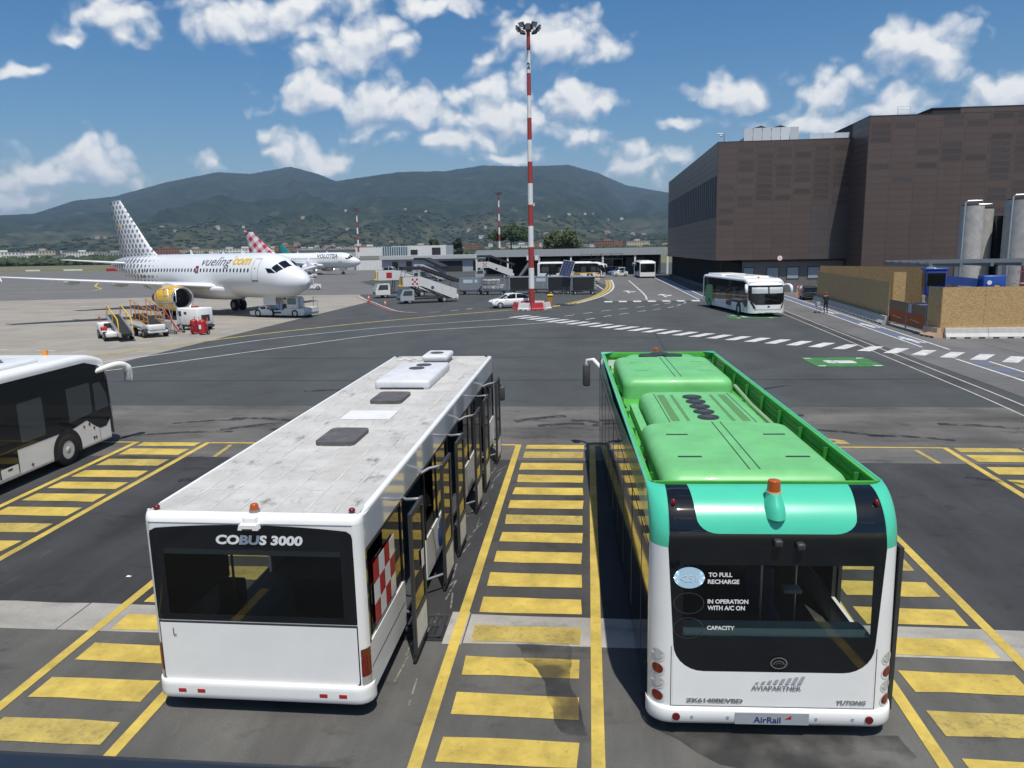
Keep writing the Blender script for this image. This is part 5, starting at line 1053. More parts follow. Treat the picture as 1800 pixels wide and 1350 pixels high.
b = B(); b.box(-.04, XR-X0+.0, -.05, .12, ZT-.02, ZT+.05); b.box(-.05, .12, .12, Y1-Y0, ZT-.02, ZT+.05); b.box(.12, XR-X0, .12, Y1-Y0, ZT-.15, ZT-.05, 1); obj('parapet', b, [DARK, GREYM], hall)
nc, nr = 7, 20; pw, ph = (XR-X0)/nc, (ZT-ZB)/nr; rg = random.Random(5)
for i in range(nc):
    for j in range(nr):
        mi = 0
        if 9 <= j <= 18 and i >= 1 and rg.random() < .75: mi = 1
        elif i == 0 and 6 <= j <= 13 and j % 2 == 0: mi = 1
        elif i >= 5 and j <= 8: mi = 2
        panel(hall, pw, ph, (i*pw, 0, ZB+j*ph), 'front', mi)
b = B(); n = 0
for z0, z1, nrr in ((ZB, 9.66, 7), (14.63, ZT, 5)):
    for k in range(20):
        for j in range(nrr):
            w = (Y1-Y0)/20; h = (z1-z0)/nrr; b.box(-.035, 0, k*w+.012, (k+1)*w-.012, z0+j*h+.012, z0+(j+1)*h-.012)
o = obj('side_cladding', b, PAN[0], hall); o['kind'] = 'stuff'
b = B(); b.box(-.035, 0, 0, .45, 9.66, 14.63); b.box(-.035, 0, Y1-Y0-.4, Y1-Y0, 9.66, 14.63); obj('side_reveal', b, PAN[0], hall)
b = B(); b.box(.10, .14, .45, Y1-Y0-.4, 9.66, 14.63); sg = obj('side_glazing', b, DGLASS, hall)
for k in range(32): b = B(); y = .45+(Y1-Y0-.85)*k/31; b.box(-.02, .10, y-.06, y+.06, 9.66, 14.63); obj('mullion', b, mat('mullion_grey', (.26, .29, .31), .4), sg)
b = B(); b.box(-.02, .30, .45, Y1-Y0-.4, 14.55, 14.64); obj('glazing_head', b, DARK, sg)
# ground floor: glazed at the corner and along the road, panelled wall towards the works
gf = empty('ground_floor', (0, 0, 0)); gf.parent = hall
LX = 3.4
b = B(); b.box(LX, 36, .9, 40, ZA, ZB); obj('lower_core', b, CORE, gf)
for k in range(12): panel(gf, 1.35, ZB-ZA-.25, (LX+k*1.35, .86, ZA), 'front', 0, name='wall_panel', mats=[LOWW])
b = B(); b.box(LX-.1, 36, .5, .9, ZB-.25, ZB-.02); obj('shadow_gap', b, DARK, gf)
for xa, xb in ((19.23, 20.4), (22.02, 23.35), (24.46, 25.79), (26.95, 28.28)):
    xa -= X0; xb -= X0; b = B(); b.box(xa-.1, xb+.1, .80, .86, 2.0, 3.54); fr = obj('window', b, DARK, gf); b = B(); b.box(xa, xb, .76, .80, 2.1, 3.44); obj('pane', b, mat('pale_blind_glass', (.30, .36, .40), .08, spec=.7), fr)
b = B(); b.box(.9, LX, 1.3, 1.36, ZA, ZB); b.box(.9, .96, 1.36, 58, ZA, ZB); b.box(-.0, 36, .02, 58, ZB-.04, ZB+.01); gl = obj('corner_glazing', b, DGLASS, gf)
for k in range(44): b = B(); y = 1.4+k*1.3; b.box(.80, .90, y-.04, y+.04, ZA, ZB-.04); obj('mullion', b, DARK, gl)
b = B(); b.box(.4, .9, 2, 58, ZA, ZA+.45); obj('plinth', b, mat('dark_plinth', (.06, .065, .075), .7), gf)
# round sign
sg = empty('round_sign', (23.35, 98.84, 4.0), label='small round white sign with red ring on the terminal wall', cat='sign'); sg.location = (23.3, Y0-.06, 4.62)
b = B(); b.cyl((0, 0, 0), (0, -.02, 0), .36, n=24); obj('disc', b, RED, sg); b = B(); b.cyl((0, -.02, 0), (0, -.024, 0), .29, n=24); obj('face', b, TEXTW, sg); obj('lettering', text_b('L', .14, .26, lambda x, y: (x, -.027, y)), TEXTD, sg)
# taller block
TX, TY, TZ = 31.1, 92.6, 20.08
tw = empty('terminal_tower', (TX, TY, 0), label='taller dark bronze clad block standing forward of the terminal hall', cat='building')
b = B(); b.box(.02, 26, .02, 60, ZA, TZ-.05); b.box(6.6, 26, .022, 55, TZ-.05, 20.68); obj('core', b, CORE, tw)
b = B(); b.box(-.04, 9.4, -.06, .2, TZ-.02, TZ+.06); b.box(-.05, .2, .2, 60, TZ-.02, TZ+.06); b.box(6.5, 26, -.07, .3, 20.66, 20.74); b.box(6.5, 6.8, .3, 55, 20.66, 20.74); obj('parapet', b, DARK, tw)
nc, nr = 8, 27; pw = 2.55; ph = (TZ-ZA)/nr
for i in range(nc):
    for j in range(nr):
        mi = 0
        if i >= 5 and j >= 11 and rg.random() < .8: mi = 1
        elif j >= 17 and rg.random() < .3: mi = 1
        panel(tw, pw, ph, (i*pw, 0, ZA+j*ph), 'front', mi)
for i in range(3): panel(tw, 3.6, .58, (9.5+i*3.6, 0, TZ+.02), 'front', 0)
b = B()
for k in range(2):
    for j in range(nr): b.box(-.035, 0, .012+k*2.7, 2.688+k*2.7, ZA+j*ph+.012, ZA+(j+1)*ph-.012)
o = obj('side_cladding', b, PAN[0], tw); o['kind'] = 'stuff'
# roof plant
ru = empty('roof_plant', (19.5, 103, ZT-.05), label='pale louvred plant enclosure on the terminal hall roof', cat='plant enclosure')
b = B(); b.box(.05, 6.6, .05, 4, 0, 1.2); obj('core', b, GREYM, ru)
for k in range(6): b = B(); b.box(k*1.12, k*1.12+1.06, -.05, .02, .05, 2.25); obj('louvre_panel', b, mat('louvre_pale', (.52, .55, .57), .5, rnd=.12), ru)
for x in (1.0, 3.4): b = B(); b.prism([(x, 2.25), (x+1.9, 2.25), (x+1.1, 2.55)], 1, .2, 3.5); obj('solar_collector', b, DARK, ru)
rl = empty('roof_railing', (26.3, 98.6, ZT+.05), label='thin glass railing along the terminal hall roof edge', cat='railing')
for k in range(4): b = B(); b.cyl((k*1.5, 0, 0), (k*1.5, 0, .75), .03, n=6); obj('post', b, ALU, rl)
b = B(); b.box(0, 4.6, -.01, .01, .1, .7); obj('pane', b, mat('milky_glass', (.55, .62, .68), .2), rl)
cv = empty('roof_camera', (16.3, 98.3, ZT+.05), label='white surveillance camera on a short post at the hall corner', cat='camera')
b = B(); b.cyl((0, 0, 0), (0, 0, .95), .05, n=8); b.cyl((0, 0, .6), (-.45, -.1, .6), .03, n=6); obj('post', b, GREYM, cv); b = B(); b.rbox(-.85, -.2, -.22, .02, .85, 1.0, .03); b.ball((-.45, -.1, .72), .14); obj('housing', b, TEXTW, cv)
ld = empty('roof_ladder', (36.0, 96.0, TZ), label='white guard ladder standing on the taller block', cat='ladder')
for x in (-.7, .7): b = B(); b.cyl((x, 0, 0), (x, 0, 1.5), .04, n=6); obj('post', b, TEXTW, ld)
for z in (.35, .75, 1.15, 1.48): b = B(); b.cyl((-.7, 0, z), (.7, 0, z), .03, n=6); obj('rung', b, TEXTW, ld)
# silencer stacks
for k, (x, y, r, zt, lb) in enumerate(((36.7, 79.5, 1.0, 9.55, 'pale concrete cylindrical stack with white pipe bend nearest the bronze wall'), (38.6, 81.5, .95, 9.3, 'narrow concrete stack standing between two wider ones'), (40.9, 78.6, 1.6, 9.95, 'wide concrete cylindrical stack with white pipes beside a dark opening'))):
    st = empty('exhaust_stack', (x, y, ZA), label=lb, cat='stack', group='exhaust stacks by the terminal')
    b = B(); b.cyl((0, 0, 0), (0, 0, zt-ZA), r, n=28); obj('shaft', b, CONC, st)
    b = B(); b.tube([(-r*.9, -r*.5, 0), (-r*.9, -r*.5, zt-ZA+.3), (-r*.9+.2, -r*.5, zt-ZA+.45), (r*.6, -r*.5, zt-ZA+.45)], .09, 8); obj('pipe', b, ALU, st)
    b = B(); b.cyl((0, 0, zt-ZA), (0, 0, zt-ZA+.12), r*.9, n=24); obj('cap', b, DARK, st)
b = B(); b.box(39.5, 40.6, 80.5, 81.2, ZA, 8.6); obj('duct_screen', b, DGLASS, label='dark narrow screen between the concrete stacks', cat='screen')
# ------------------------------------------------------------------ OSB hoarding on concrete barriers
def osb_mat():
    m = bpy.data.materials.new('osb_board'); m.use_nodes = True; nt = m.node_tree; N = nt.nodes; L = nt.links; b = N['Principled BSDF']; b.inputs['Roughness'].default_value = .75
    tc = N.new('ShaderNodeTexCoord'); mp = N.new('ShaderNodeMapping'); mp.inputs['Scale'].default_value = (1, 1, 2.6); mp.inputs['Rotation'].default_value = (0, .35, 0); L.new(tc.outputs['Object'], mp.inputs[0])
    v = N.new('ShaderNodeTexVoronoi'); v.inputs['Scale'].default_value = 13; L.new(mp.outputs[0], v.inputs['Vector']); n = N.new('ShaderNodeTexNoise'); n.inputs['Scale'].default_value = 18; n.inputs['Detail'].default_value = 4; L.new(mp.outputs[0], n.inputs['Vector'])
    sp = N.new('ShaderNodeSeparateColor'); L.new(v.outputs['Color'], sp.inputs[0]); ad = N.new('ShaderNodeMath'); ad.operation = 'MULTIPLY_ADD'; ad.inputs[1].default_value = .6; L.new(sp.outputs[0], ad.inputs[0]); L.new(n.outputs[0], ad.inputs[2])
    cr = N.new('ShaderNodeValToRGB'); L.new(ad.outputs[0], cr.inputs[0]); e = cr.color_ramp.elements; e[0].position = .35; e[0].color = (.27, .165, .065, 1); e[1].position = 1.05; e[1].color = (.53, .36, .17, 1); k = cr.color_ramp.elements.new(.7); k.color = (.41, .265, .11, 1)
    L.new(cr.outputs[0], b.inputs['Base Color']); return m
OSB = osb_mat()
def jersey(loc, rz, ln, label, m=CONC):
    o = empty('concrete_barrier', loc, rz, label, 'barrier', 'concrete barriers under the hoarding'); b = B()
    b.prism([(-.30, 0), (.30, 0), (.30, .12), (.14, .32), (.10, .62), (-.10, .62), (-.14, .32), (-.30, .12)], 0, .01, ln-.01); obj('body', b, m, o)
    for k in range(3): b = B(); x = ln*(k+.5)/3; b.box(x-.18, x+.18, -.305, .305, .004, .09); obj('lifting_slot', b, RUBBER, o)
def hoard(p, q, z0, z1, n, label, posts=True, t=.02):
    p, q = Vector(p), Vector(q); d = q-p; L_ = d.length; a = math.atan2(d.y, d.x); o = empty('hoarding', (p.x, p.y, 0), a, label, 'hoarding', 'timber board hoarding round the works'); w = L_/n
    for k in range(n):
        b = B(); b.box(k*w+.006, (k+1)*w-.006, -t/2, t/2, z0, z1); obj('board', b, OSB, o)
        if posts: b = B(); b.box(k*w-.04, k*w+.04, t/2+.002, t/2+.08, z0, z1-.05); obj('post', b, mat('timber', (.30, .19, .08), .8, var=.2), o)
    return o
hoard((23.15, 81.3), (21.42, 57.6), .62, 3.5, 10, 'shaded timber board hoarding along the blue footway')
hoard((21.22, 48.8), (33.5, 48.8), .68, 3.52, 5, 'sunlit timber board hoarding on pale concrete barriers')
hoard((21.13, 50.5), (21.22, 48.82), .62, 3.5, 1, 'narrow timber hoarding return beside the gate')
hoard((23.4, 81.5), (29.4, 71.5), .5, 4.05, 11, 'sunlit timber hoarding seen over the shaded one')
hoard((21.75, 57.9), (22.5, 57.6), .5, 4.15, 1, 'tall narrow timber board standing behind the gate post')
d = Vector((21.42-23.15, 57.6-81.3)); L_ = d.length; u = d/L_; az_ = math.atan2(u.y, u.x)
for k in range(8): c = Vector((23.0, 81.0))+u*(k*3.0); jersey((c.x-.12, c.y, ZA), az_, 3.0, 'weathered concrete barrier under the shaded hoarding')
for k in range(5): jersey((21.45+k*2.45, 48.72, ZA), 0, 2.45, 'pale concrete barrier under the sunlit hoarding', mat('pale_concrete', (.52, .51, .48), .85, var=.12))
jersey((20.95, 50.3, ZA), R(-83), 1.6, 'short orange painted concrete barrier at the hoarding corner', mat('orange_concrete', (.55, .36, .24), .85, var=.15))
gt = empty('site_gate', (21.42, 57.4, 0), math.atan2(50.6-57.4, 21.12-21.42), 'low double gate of brown boards with orange netting and a notice', 'gate')
for k in range(2):
    x0 = k*3.4; b = B(); b.box(x0+.06, x0+3.32, -.02, .02, .72, 2.25); lf = obj('gate_leaf', b, mat('brown_board', (.20, .14, .08), .8, var=.15), gt)
    b = B(); b.box(x0+.12, x0+3.26, -.03, -.022, .85, 1.62); obj('orange_net', b, mat('orange_net', (.40, .09, .02), .8, var=.25, vscale=8), lf)
    for x in (x0+.03, x0+3.36): b = B(); b.cyl((x, 0, ZA), (x, 0, 2.3), .045, n=8); obj('post', b, GREYM, gt)
    b = B(); b.cyl((x0+.8, -.04, 1.2), (x0+2.4, -.04, 1.12), .015, n=6); obj('bar', b, TEXTW, lf)
b = B(); b.box(3.75, 4.35, -.04, -.025, 1.62, 2.2); obj('notice', b, LGREY, gt); b = B(); b.box(0, 6.8, -.12, .12, ZA+.02, ZA+.1); obj('sill', b, CONC, gt)
sn = empty('exit_sign', (28.4, 68, 3.2), label='small green exit sign board above the hoarding', cat='sign'); b = B(); b.box(-.5, .5, 0, .03, .55, 1.2); obj('board', b, mat('sign_green', (.02, .18, .09), .5), sn); b = B(); b.box(-.25, .2, -.006, -.002, .7, 1.05); obj('symbol', b, TEXTW, sn); b = B(); b.cyl((0, .04, -2.7), (0, .04, 1.1), .03, n=6); obj('post', b, GREYM, sn)
# blue machine behind the gate
bm_ = empty('blue_crane', (24.4, 60.5, ZA), R(-8), 'blue wheeled crane with cab parked behind the site gate', 'crane')
b = B(); b.rbox(-.2, 5.4, -.9, .9, .75, 1.25, .06); obj('chassis', b, BLUE, bm_)
for x in (.8, 4.3):
    for y, s in ((-1.0, -1), (1.0, 1)): wheel(bm_, (x, y, .62), .62, .42, rim=YELLOW, side=s, ax=1, hub=.4)
b = B(); b.rbox(.35, 1.75, -1.0, .1, 1.9, 3.75, .12); cb = obj('cab', b, BLUE, bm_); b = B(); b.box(.45, 1.65, -1.02, -1.0, 2.6, 3.55); b.box(.33, .35, -.9, 0, 2.5, 3.55); obj('cab_window', b, BLACKG, cb)
b = B(); b.rbox(.25, 1.9, -1.05, .2, 3.72, 3.9, .05); obj('cab_roof', b, BLUE, cb)
b = B(); b.loft([[Vector((x, y*w, z)) for y, z in ((-1, 1.3), (1, 1.3), (1, h), (.8, h+.18), (-.8, h+.18), (-1, h))] for x, w, h in ((.9, .95, 1.9), (1.6, 1.15, 2.15), (2.8, 1.15, 2.2), (3.6, 1.0, 1.9))]); obj('engine_cover', b, BLUE, bm_)
b = B(); b.prism([(1.6, 2.7), (5.0, 2.35), (5.0, 2.95), (1.6, 3.35)], 1, .1, .75); obj('boom', b, mat('blue_boom', (.025, .06, .22), .45, var=.2), bm_)
b = B(); b.rbox(4.2, 5.7, -.8, .5, 1.9, 3.3, .06); bx_ = obj('counterweight', b, BLUE, bm_); b = B(); b.cyl((4.6, -.80, 2.8), (4.6, -.815, 2.8), .16, n=16); b.box(4.95, 5.25, -.815, -.802, 2.3, 2.6, 1); obj('decal', b, [TEXTW, YELLOW], bx_)
b = B(); b.box(-.6, 5.2, -1.3, -1.0, 1.28, 1.34); b.box(-.6, -.5, -1.3, 1.3, .5, 1.3); obj('outrigger_deck', b, DARK, bm_)
# steel canopy frame with red scaffold tubes
STEEL = mat('galvanised_steel', (.20, .22, .24), .45, metal=.4, var=.2)
cn = empty('steel_canopy', (25.6, 69.5, 0), label='unfinished grey steel canopy frame over the works', cat='canopy')
for k in range(9): b = B(); b.box(k*2.2, k*2.2+.22, -8, 1, 4.35, 4.6); obj('beam', b, STEEL, cn)
for k in range(6): b = B(); b.box(-.1, 19, -8+k*1.7, -7.8+k*1.7, 4.605, 4.72); obj('purlin', b, STEEL, cn)
for x, y in ((5.5, -7), (11, -7), (16.5, -7), (5.5, 0), (11, 0)): b = B(); b.box(x-.15, x+.15, y-.15, y+.15, ZA, 4.35); obj('column', b, STEEL, cn)
sc_ = empty('scaffold', (32.2, 61.5, 0), label='red scaffold tubes and planks under the steel canopy', cat='scaffold')
for x in (0, 3.2, 6.4): b = B(); b.cyl((x, 0, ZA), (x, 0, 4.2), .035, n=6); obj('standard', b, RED, sc_)
for z in (2.2, 3.0, 3.9): b = B(); b.cyl((-.2, 0, z), (6.6, 0, z), .03, n=6); obj('ledger', b, RED, sc_)
b = B(); b.cyl((0, 0, 2.3), (3.2, 0, 3.8), .03, n=6); obj('brace', b, RED, sc_); b = B(); b.box(-.2, 6.6, .05, .6, 3.02, 3.06); b.box(-.2, 6.6, .05, .6, 2.22, 2.26); obj('plank', b, mat('plank_pale', (.5, .44, .32), .8), sc_)
# red-white barrier boards and netting at the far end
br = empty('barrier_board', (23.6, 90.5, ZA), R(4), 'red and white striped barrier board near the terminal wall', 'barrier')
b = B(); b.box(0, 4.2, -.02, .02, .85, 1.15); bd_ = obj('board', b, TEXTW, br)
for k in range(10): b = B(); b.prism([(k*.42, .852), (k*.42+.2, .852), (k*.42+.34, 1.148), (k*.42+.14, 1.148)], 1, -.024, -.021); obj('stripe', b, RED, bd_)
for x in (.2, 4.0): b = B(); b.cyl((x, .03, 0), (x, .03, 1.2), .03, n=6); b.box(x-.03, x+.03, -.3, .3, 0, .06); obj('stand', b, GREYM, br)
nt_ = empty('orange_netting', (23.2, 89.0, ZA), R(3), 'orange safety netting strung on posts below the striped board', 'netting'); b = B(); b.box(0, 5.2, -.01, .01, .1, .55); obj('net', b, mat('orange_mesh', (.55, .12, .05), .8, var=.4, vscale=6), nt_)
for k in range(4): b = B(); b.cyl((k*1.7, 0, 0), (k*1.7, 0, .9), .025, n=6); obj('post', b, TEXTW, nt_)
# ================================================================== light masts
def mast(loc, h, label, head=True, r=.30):
    o = empty('light_mast', loc, 0, label, 'light mast', 'red and white light masts')
    n = int(round(h/2.05)); RM = mat('mast_red', (.34, .045, .04), .55, var=.12, vscale=2); WM = mat('mast_white', (.72, .72, .70), .5, var=.08, vscale=2)
    for k in range(n):
        z0, z1 = h*k/n, h*(k+1)/n; rr = lambda z: r*(1-.45*z/h); b = B(); b.cyl((0, 0, z0), (0, 0, z1), rr(z0), rr(z1), 20, cap=False); obj('band', b, RM if (n-1-k) % 2 == 0 else WM, o)
    hd = empty('lamp_head', (0, 0, h)); hd.parent = o; hd.scale = (.85, .85, .75)
    b = B(); b.cyl((0, 0, -.12), (0, 0, .2), .55, n=16); b.cyl((0, 0, .2), (0, 0, .45), .3, n=12); 
    for a in range(0, 360, 45): b.cyl((0, 0, 0), (1.15*math.cos(R(a)), 1.15*math.sin(R(a)), -.05), .04, n=6)
    obj('ring', b, DARK, hd)
    for k, a in enumerate(range(20, 380, 36)):
        x, y = 1.15*math.cos(R(a)), 1.15*math.sin(R(a)); M = Matrix.Translation((x, y, (-.25 if k % 2 else .12))) @ Matrix.Rotation(R(a), 4, 'Z') @ Matrix.Rotation(R(35), 4, 'Y'); b = B(); b.rbox(-.12, .12, -.32, .32, -.28, .28, .04, M=M); f = obj('floodlight', b, DARK, hd); b = B(); b.box(.121, .125, -.27, .27, -.23, .23, M=M); obj('lens', b, LGREY, f)
    return o
mast((-5.5, 75.4, ZA), 25.9, 'tall red and white striped light mast ringed by plastic barriers')
mast((-28.4, 250, ZA), 23.5, 'red and white light mast rising behind the long grey shed', r=.36)
mast((-75.0, 250, ZA), 19.6, 'red and white light mast beside the red-checked airliner nose', r=.36)
obj('lettering', text_b('2', .30, .55, lambda x, y: (x-5.5, 75.4-.20, y+23.0), bold=.03), TEXTD, label='black digit 2 painted near the top of the tall striped mast', cat='digit')
# plastic barriers round the mast foot
def wbar(loc, rz, m, label):
    o = empty('plastic_barrier', loc, rz, label, 'barrier', 'plastic barriers round the mast foot'); b = B()
    b.loft([[Vector((x*sx, y, z)) for x, y in ((-.6, -.26*sy), (.6, -.26*sy), (.6, .26*sy), (-.6, .26*sy))] for z, sx, sy in ((0, 1, 1), (.12, 1, 1), (.22, .97, .72), (.62, .93, .42), (.70, .90, .36))], True, True, smooth=False); obj('body', b, m, o)
    b = B(); b.cyl((-.3, 0, .70), (-.3, 0, .73), .06, n=10); b.cyl((.3, 0, .70), (.3, 0, .73), .06, n=10); obj('filler_cap', b, DARK, o)
    for s in (-1, 1): b = B(); b.box(s*.28-.11, s*.28+.11, -.262, .262, 0, .08); obj('fork_slot', b, RUBBER, o)
PR = mat('barrier_red', (.44, .025, .035), .45, var=.12); PW = mat('barrier_white', (.66, .66, .63), .5, var=.12)
for k in range(8):
    a = R(-90+22.5+45*k); r_ = 1.62; wbar((-5.5+r_*math.cos(a), 75.4+r_*math.sin(a), ZA), a+math.pi/2, PR if k % 2 == 0 else PW, ('red' if k % 2 == 0 else 'white')+' plastic water-filled barrier at the foot of the tall mast')
wb = empty('waste_bin', (-3.75, 76.6, ZA), label='tall yellow brown waste bin beside the mast barriers', cat='bin'); b = B(); b.loft([[Vector((x*s, y*s, z)) for x, y in ((-.24, -.24), (.24, -.24), (.24, .24), (-.24, .24))] for z, s in ((0, .85), (1.15, 1.0))], smooth=False); obj('body', b, mat('ochre_plastic', (.40, .22, .03), .6, var=.15), wb); b = B(); b.rbox(-.3, .3, -.3, .3, 1.15, 1.35, .08); obj('lid', b, YELLOW, wb)
sp = empty('solar_sign', (-2.15, 79.5, ZA), R(-8), 'tilted solar panel on a thin post with flat base', 'solar panel')
b = B(); b.box(-.7, .7, -.4, .4, 0, .06); obj('base', b, DARK, sp); b = B(); b.cyl((-.35, 0, .06), (-.35, 0, 3.2), .035, n=8); b.cyl((.35, 0, .06), (.35, 0, 3.0), .035, n=8); obj('post', b, GREYM, sp)
M = Matrix.Translation((0, 0, 3.75)) @ Matrix.Rotation(R(-38), 4, 'X') @ Matrix.Rotation(R(10), 4, 'Y'); b = B(); b.box(-.62, .62, -.03, 0, -1.0, 1.0, M=M); pn = obj('panel_frame', b, LGREY, sp); b = B()
for i in range(4):
    for j in range(6): b.box(-.59+i*.295, -.303+i*.295, -.036, -.031, -.97+j*.323, -.655+j*.323, M=M)
obj('cells', b, mat('solar_cell', (.012, .02, .06), .15, coat=.5), pn); b = B(); b.box(-.5, .35, -.1, .2, 1.9, 2.75); obj('cabinet', b, DARK, sp)
# ================================================================== vehicles and stand equipment
def car(loc, rz, label, paint_, cat='car', ln=4.05, w=.87, h=1.43, name='hatchback_car'):
    o = empty(name, loc, rz, label, cat); L2 = ln
    st = [(0, .34, .62, .78), (.12, .26, .78, .90), (.55, .24, .88, .97), (1.0, .24, .94, 1.0), (2.2, .24, .96, 1.0), (3.3, .25, .97, 1.0), (3.85, .30, .95, .95), (4.05, .38, .80, .84)]
    b = B(); rings = []
    for x, z0, z1, k in st:
        x = x/4.05*L2; ww = w*k; rings.append([Vector((x, y*ww, z)) for y, z in ((-.92, z0), (.92, z0), (1, z0+.12), (1, z1-.18), (.93, z1-.03), (.80, z1), (-.80, z1), (-.93, z1-.03), (-1, z1-.18), (-1, z0+.12))])
    b.loft(rings); obj('body', b, paint_, o)
    b = B(); rings = []
    for x, z0, z1, k in ((.95, .90, .92, .80), (1.75, .93, h-.05, .80), (2.3, .94, h, .80), (3.0, .95, h-.03, .78), (3.55, .95, h-.16, .74), (3.95, .93, .97, .72)):
        x = x/4.05*L2; ww = w; rings.append([Vector((x, y, z)) for y, z in ((-.90*ww, z0), (.90*ww, z0), (k*ww, z1-.03), (k*ww*.85, z1), (-k*ww*.85, z1), (-k*ww, z1-.03))])
    b.loft(rings); cab = obj('cabin', b, BLACKG, o)
    b = B(); rings = []
    for x, z1, k in ((1.62, h-.10, .79), (1.8, h-.02, .80), (2.3, h+.02, .80), (3.0, h-.01, .78), (3.6, h-.15, .74)):
        x = x/4.05*L2; rings.append([Vector((x, s*w*k*1.01, z1-.035 if abs(s) == 1 else z1)) for s in (-1, -.8, .8, 1)])
    b.loft(rings, False, False); obj('roof', b, paint_, cab)
    for s in (-1, 1):
        for xa, xb, za in ((.98, 1.72, h-.08), (2.42, 2.46, h-.02), (3.6, 3.95, .95)):
            xa, xb = xa/4.05*L2, xb/4.05*L2; b = B(); b.add([(xa, s*w*.905, .93), (xa+.10, s*w*.905, .93), (xb+.10, s*w*.815, za), (xb, s*w*.815, za)], [(0, 1, 2, 3)]); obj('window_pillar', b, paint_, cab)
        b = B(); b.wrap([(.30, .66), (.62, .80), (.62, .86), (.25, .76)], lambda u, v: (u/4.05*L2-.02, s*w*.965, v), 0, 0); b.box(.05, .25, s*w*.62-.12, s*w*.62+.12, .66, .76); obj('headlamp', b, mat('lamp_clear', (.6, .62, .64), .1, coat=.6), o)
        b = B(); b.box(ln-.16, ln-.02, s*w*.72-.13, s*w*.72+.13, .72, .86); obj('tail_lamp', b, REDLENS, o)
        b = B(); b.rbox(1.35, 1.5, s*(w+.02)-.06, s*(w+.02)+.10*s+.06, .95, 1.08, .03); obj('door_mirror', b, paint_, o)
        b = B(); b.box(1.35/4.05*L2, 1.36/4.05*L2, s*w*1.0-.004, s*w*1.0+.004, .36, .90); b.box(2.45/4.05*L2, 2.46/4.05*L2, s*w*1.0-.004, s*w*1.0+.004, .36, .90); obj('door_seam', b, DARK, o)
        for x in (.78/4.05*L2, 3.3/4.05*L2): wheel(o, (x, s*(w-.10), .32), .32, .22, side=s, ax=1, hub=.68)
    b = B(); b.box(-.012, .06, -.45, .45, .42, .60); obj('grille', b, DARK, o); b = B(); b.box(-.02, -.012, -.25, .25, .44, .53); obj('number_plate', b, TEXTW, o)
    return o
car((-9.75, 76.6, ZA), R(26), 'white five-door hatchback car parked behind the mast barriers', WHITE)
car((23.8, 87.0, ZA), R(-100), 'dark grey car half hidden behind the hoarding end', mat('car_grey', (.03, .035, .04), .3, coat=.6))
car((4.2, 168, ZA), R(5), 'blue car parked in front of the long shed', mat('car_blue', (.04, .12, .30), .3, coat=.5), h=1.6)
car((-48, 196, ZA), R(170), 'white van standing by the low grey building', WHITE, 'van', 4.8, .95, 1.95, 'parked_van')
car((19.6, 163, ZA), R(80), 'white van parked beyond the corner of the dark terminal', WHITE2, 'van', 5.2, 1.0, 2.2, 'parked_van')
# pushback tug under the nose
tg = empty('pushback_tug', (-28.2, 69.5, ZA), R(-14), 'low white pushback tug with open cab under the airliner nose', 'tug'); tg.scale = (.88, .88, .88)
b = B(); b.prism([(-3.2, .22), (3.2, .22), (3.35, .5), (3.35, .95), (1.0, .95), (.8, .75), (-.9, .72), (-1.1, 1.15), (-2.0, 1.2), (-2.4, .75), (-3.4, .62), (-3.4, .35)], 1, -1.35, 1.35); obj('chassis', b, WHITE2, tg)
b = B(); b.rbox(1.15, 2.6, -1.3, -.2, .95, 2.15, .12); cb = obj('cab', b, WHITE2, tg); b = B(); b.box(1.35, 2.4, -1.315, -1.3, 1.35, 2.0); b.box(1.13, 1.15, -1.2, -.3, 1.35, 2.0); obj('cab_window', b, mat('cab_glass', (.12, .18, .2), .05, spec=.7), cb)
[obj('guard_rail', B().tube(q, .035, 6), GREYM, tg) for q in ([(.2, -1.1, .75), (.2, -1.1, 1.75), (.35, -1.1, 1.9), (1.0, -1.1, 1.9)], [(2.8, -1.2, .95), (2.8, -1.2, 2.0), (3.3, -1.2, 2.0), (3.3, -1.2, .95)], [(2.8, 1.2, .95), (2.8, 1.2, 2.0), (3.3, 1.2, 2.0), (3.3, 1.2, .95)])]
b = B(); b.rbox(.45, .95, -1.0, -.4, .75, 1.35, .06); b.tube([(.9, -.7, 1.3), (1.05, -.7, 1.7)], .03, 6); obj('seat', b, DARK, tg)
[obj('vent', B().box(*q), DARK, tg) for q in ((-2.0, -1.4, -1.36, -1.352, .85, 1.1), (-.3, .5, -1.36, -1.352, .4, .6))]; b = B(); b.box(-1.2+.0, -1.15+.22, -1.36, -1.352, .82, 1.05); b.box(2.0, 2.15, -1.36, -1.352, .6, .75); obj('decal', b, RED, tg)
for x in (-2.4, 2.2):
    for s in (-1, 1): wheel(tg, (x, s*1.18, .42), .42, .36, side=s, ax=1)
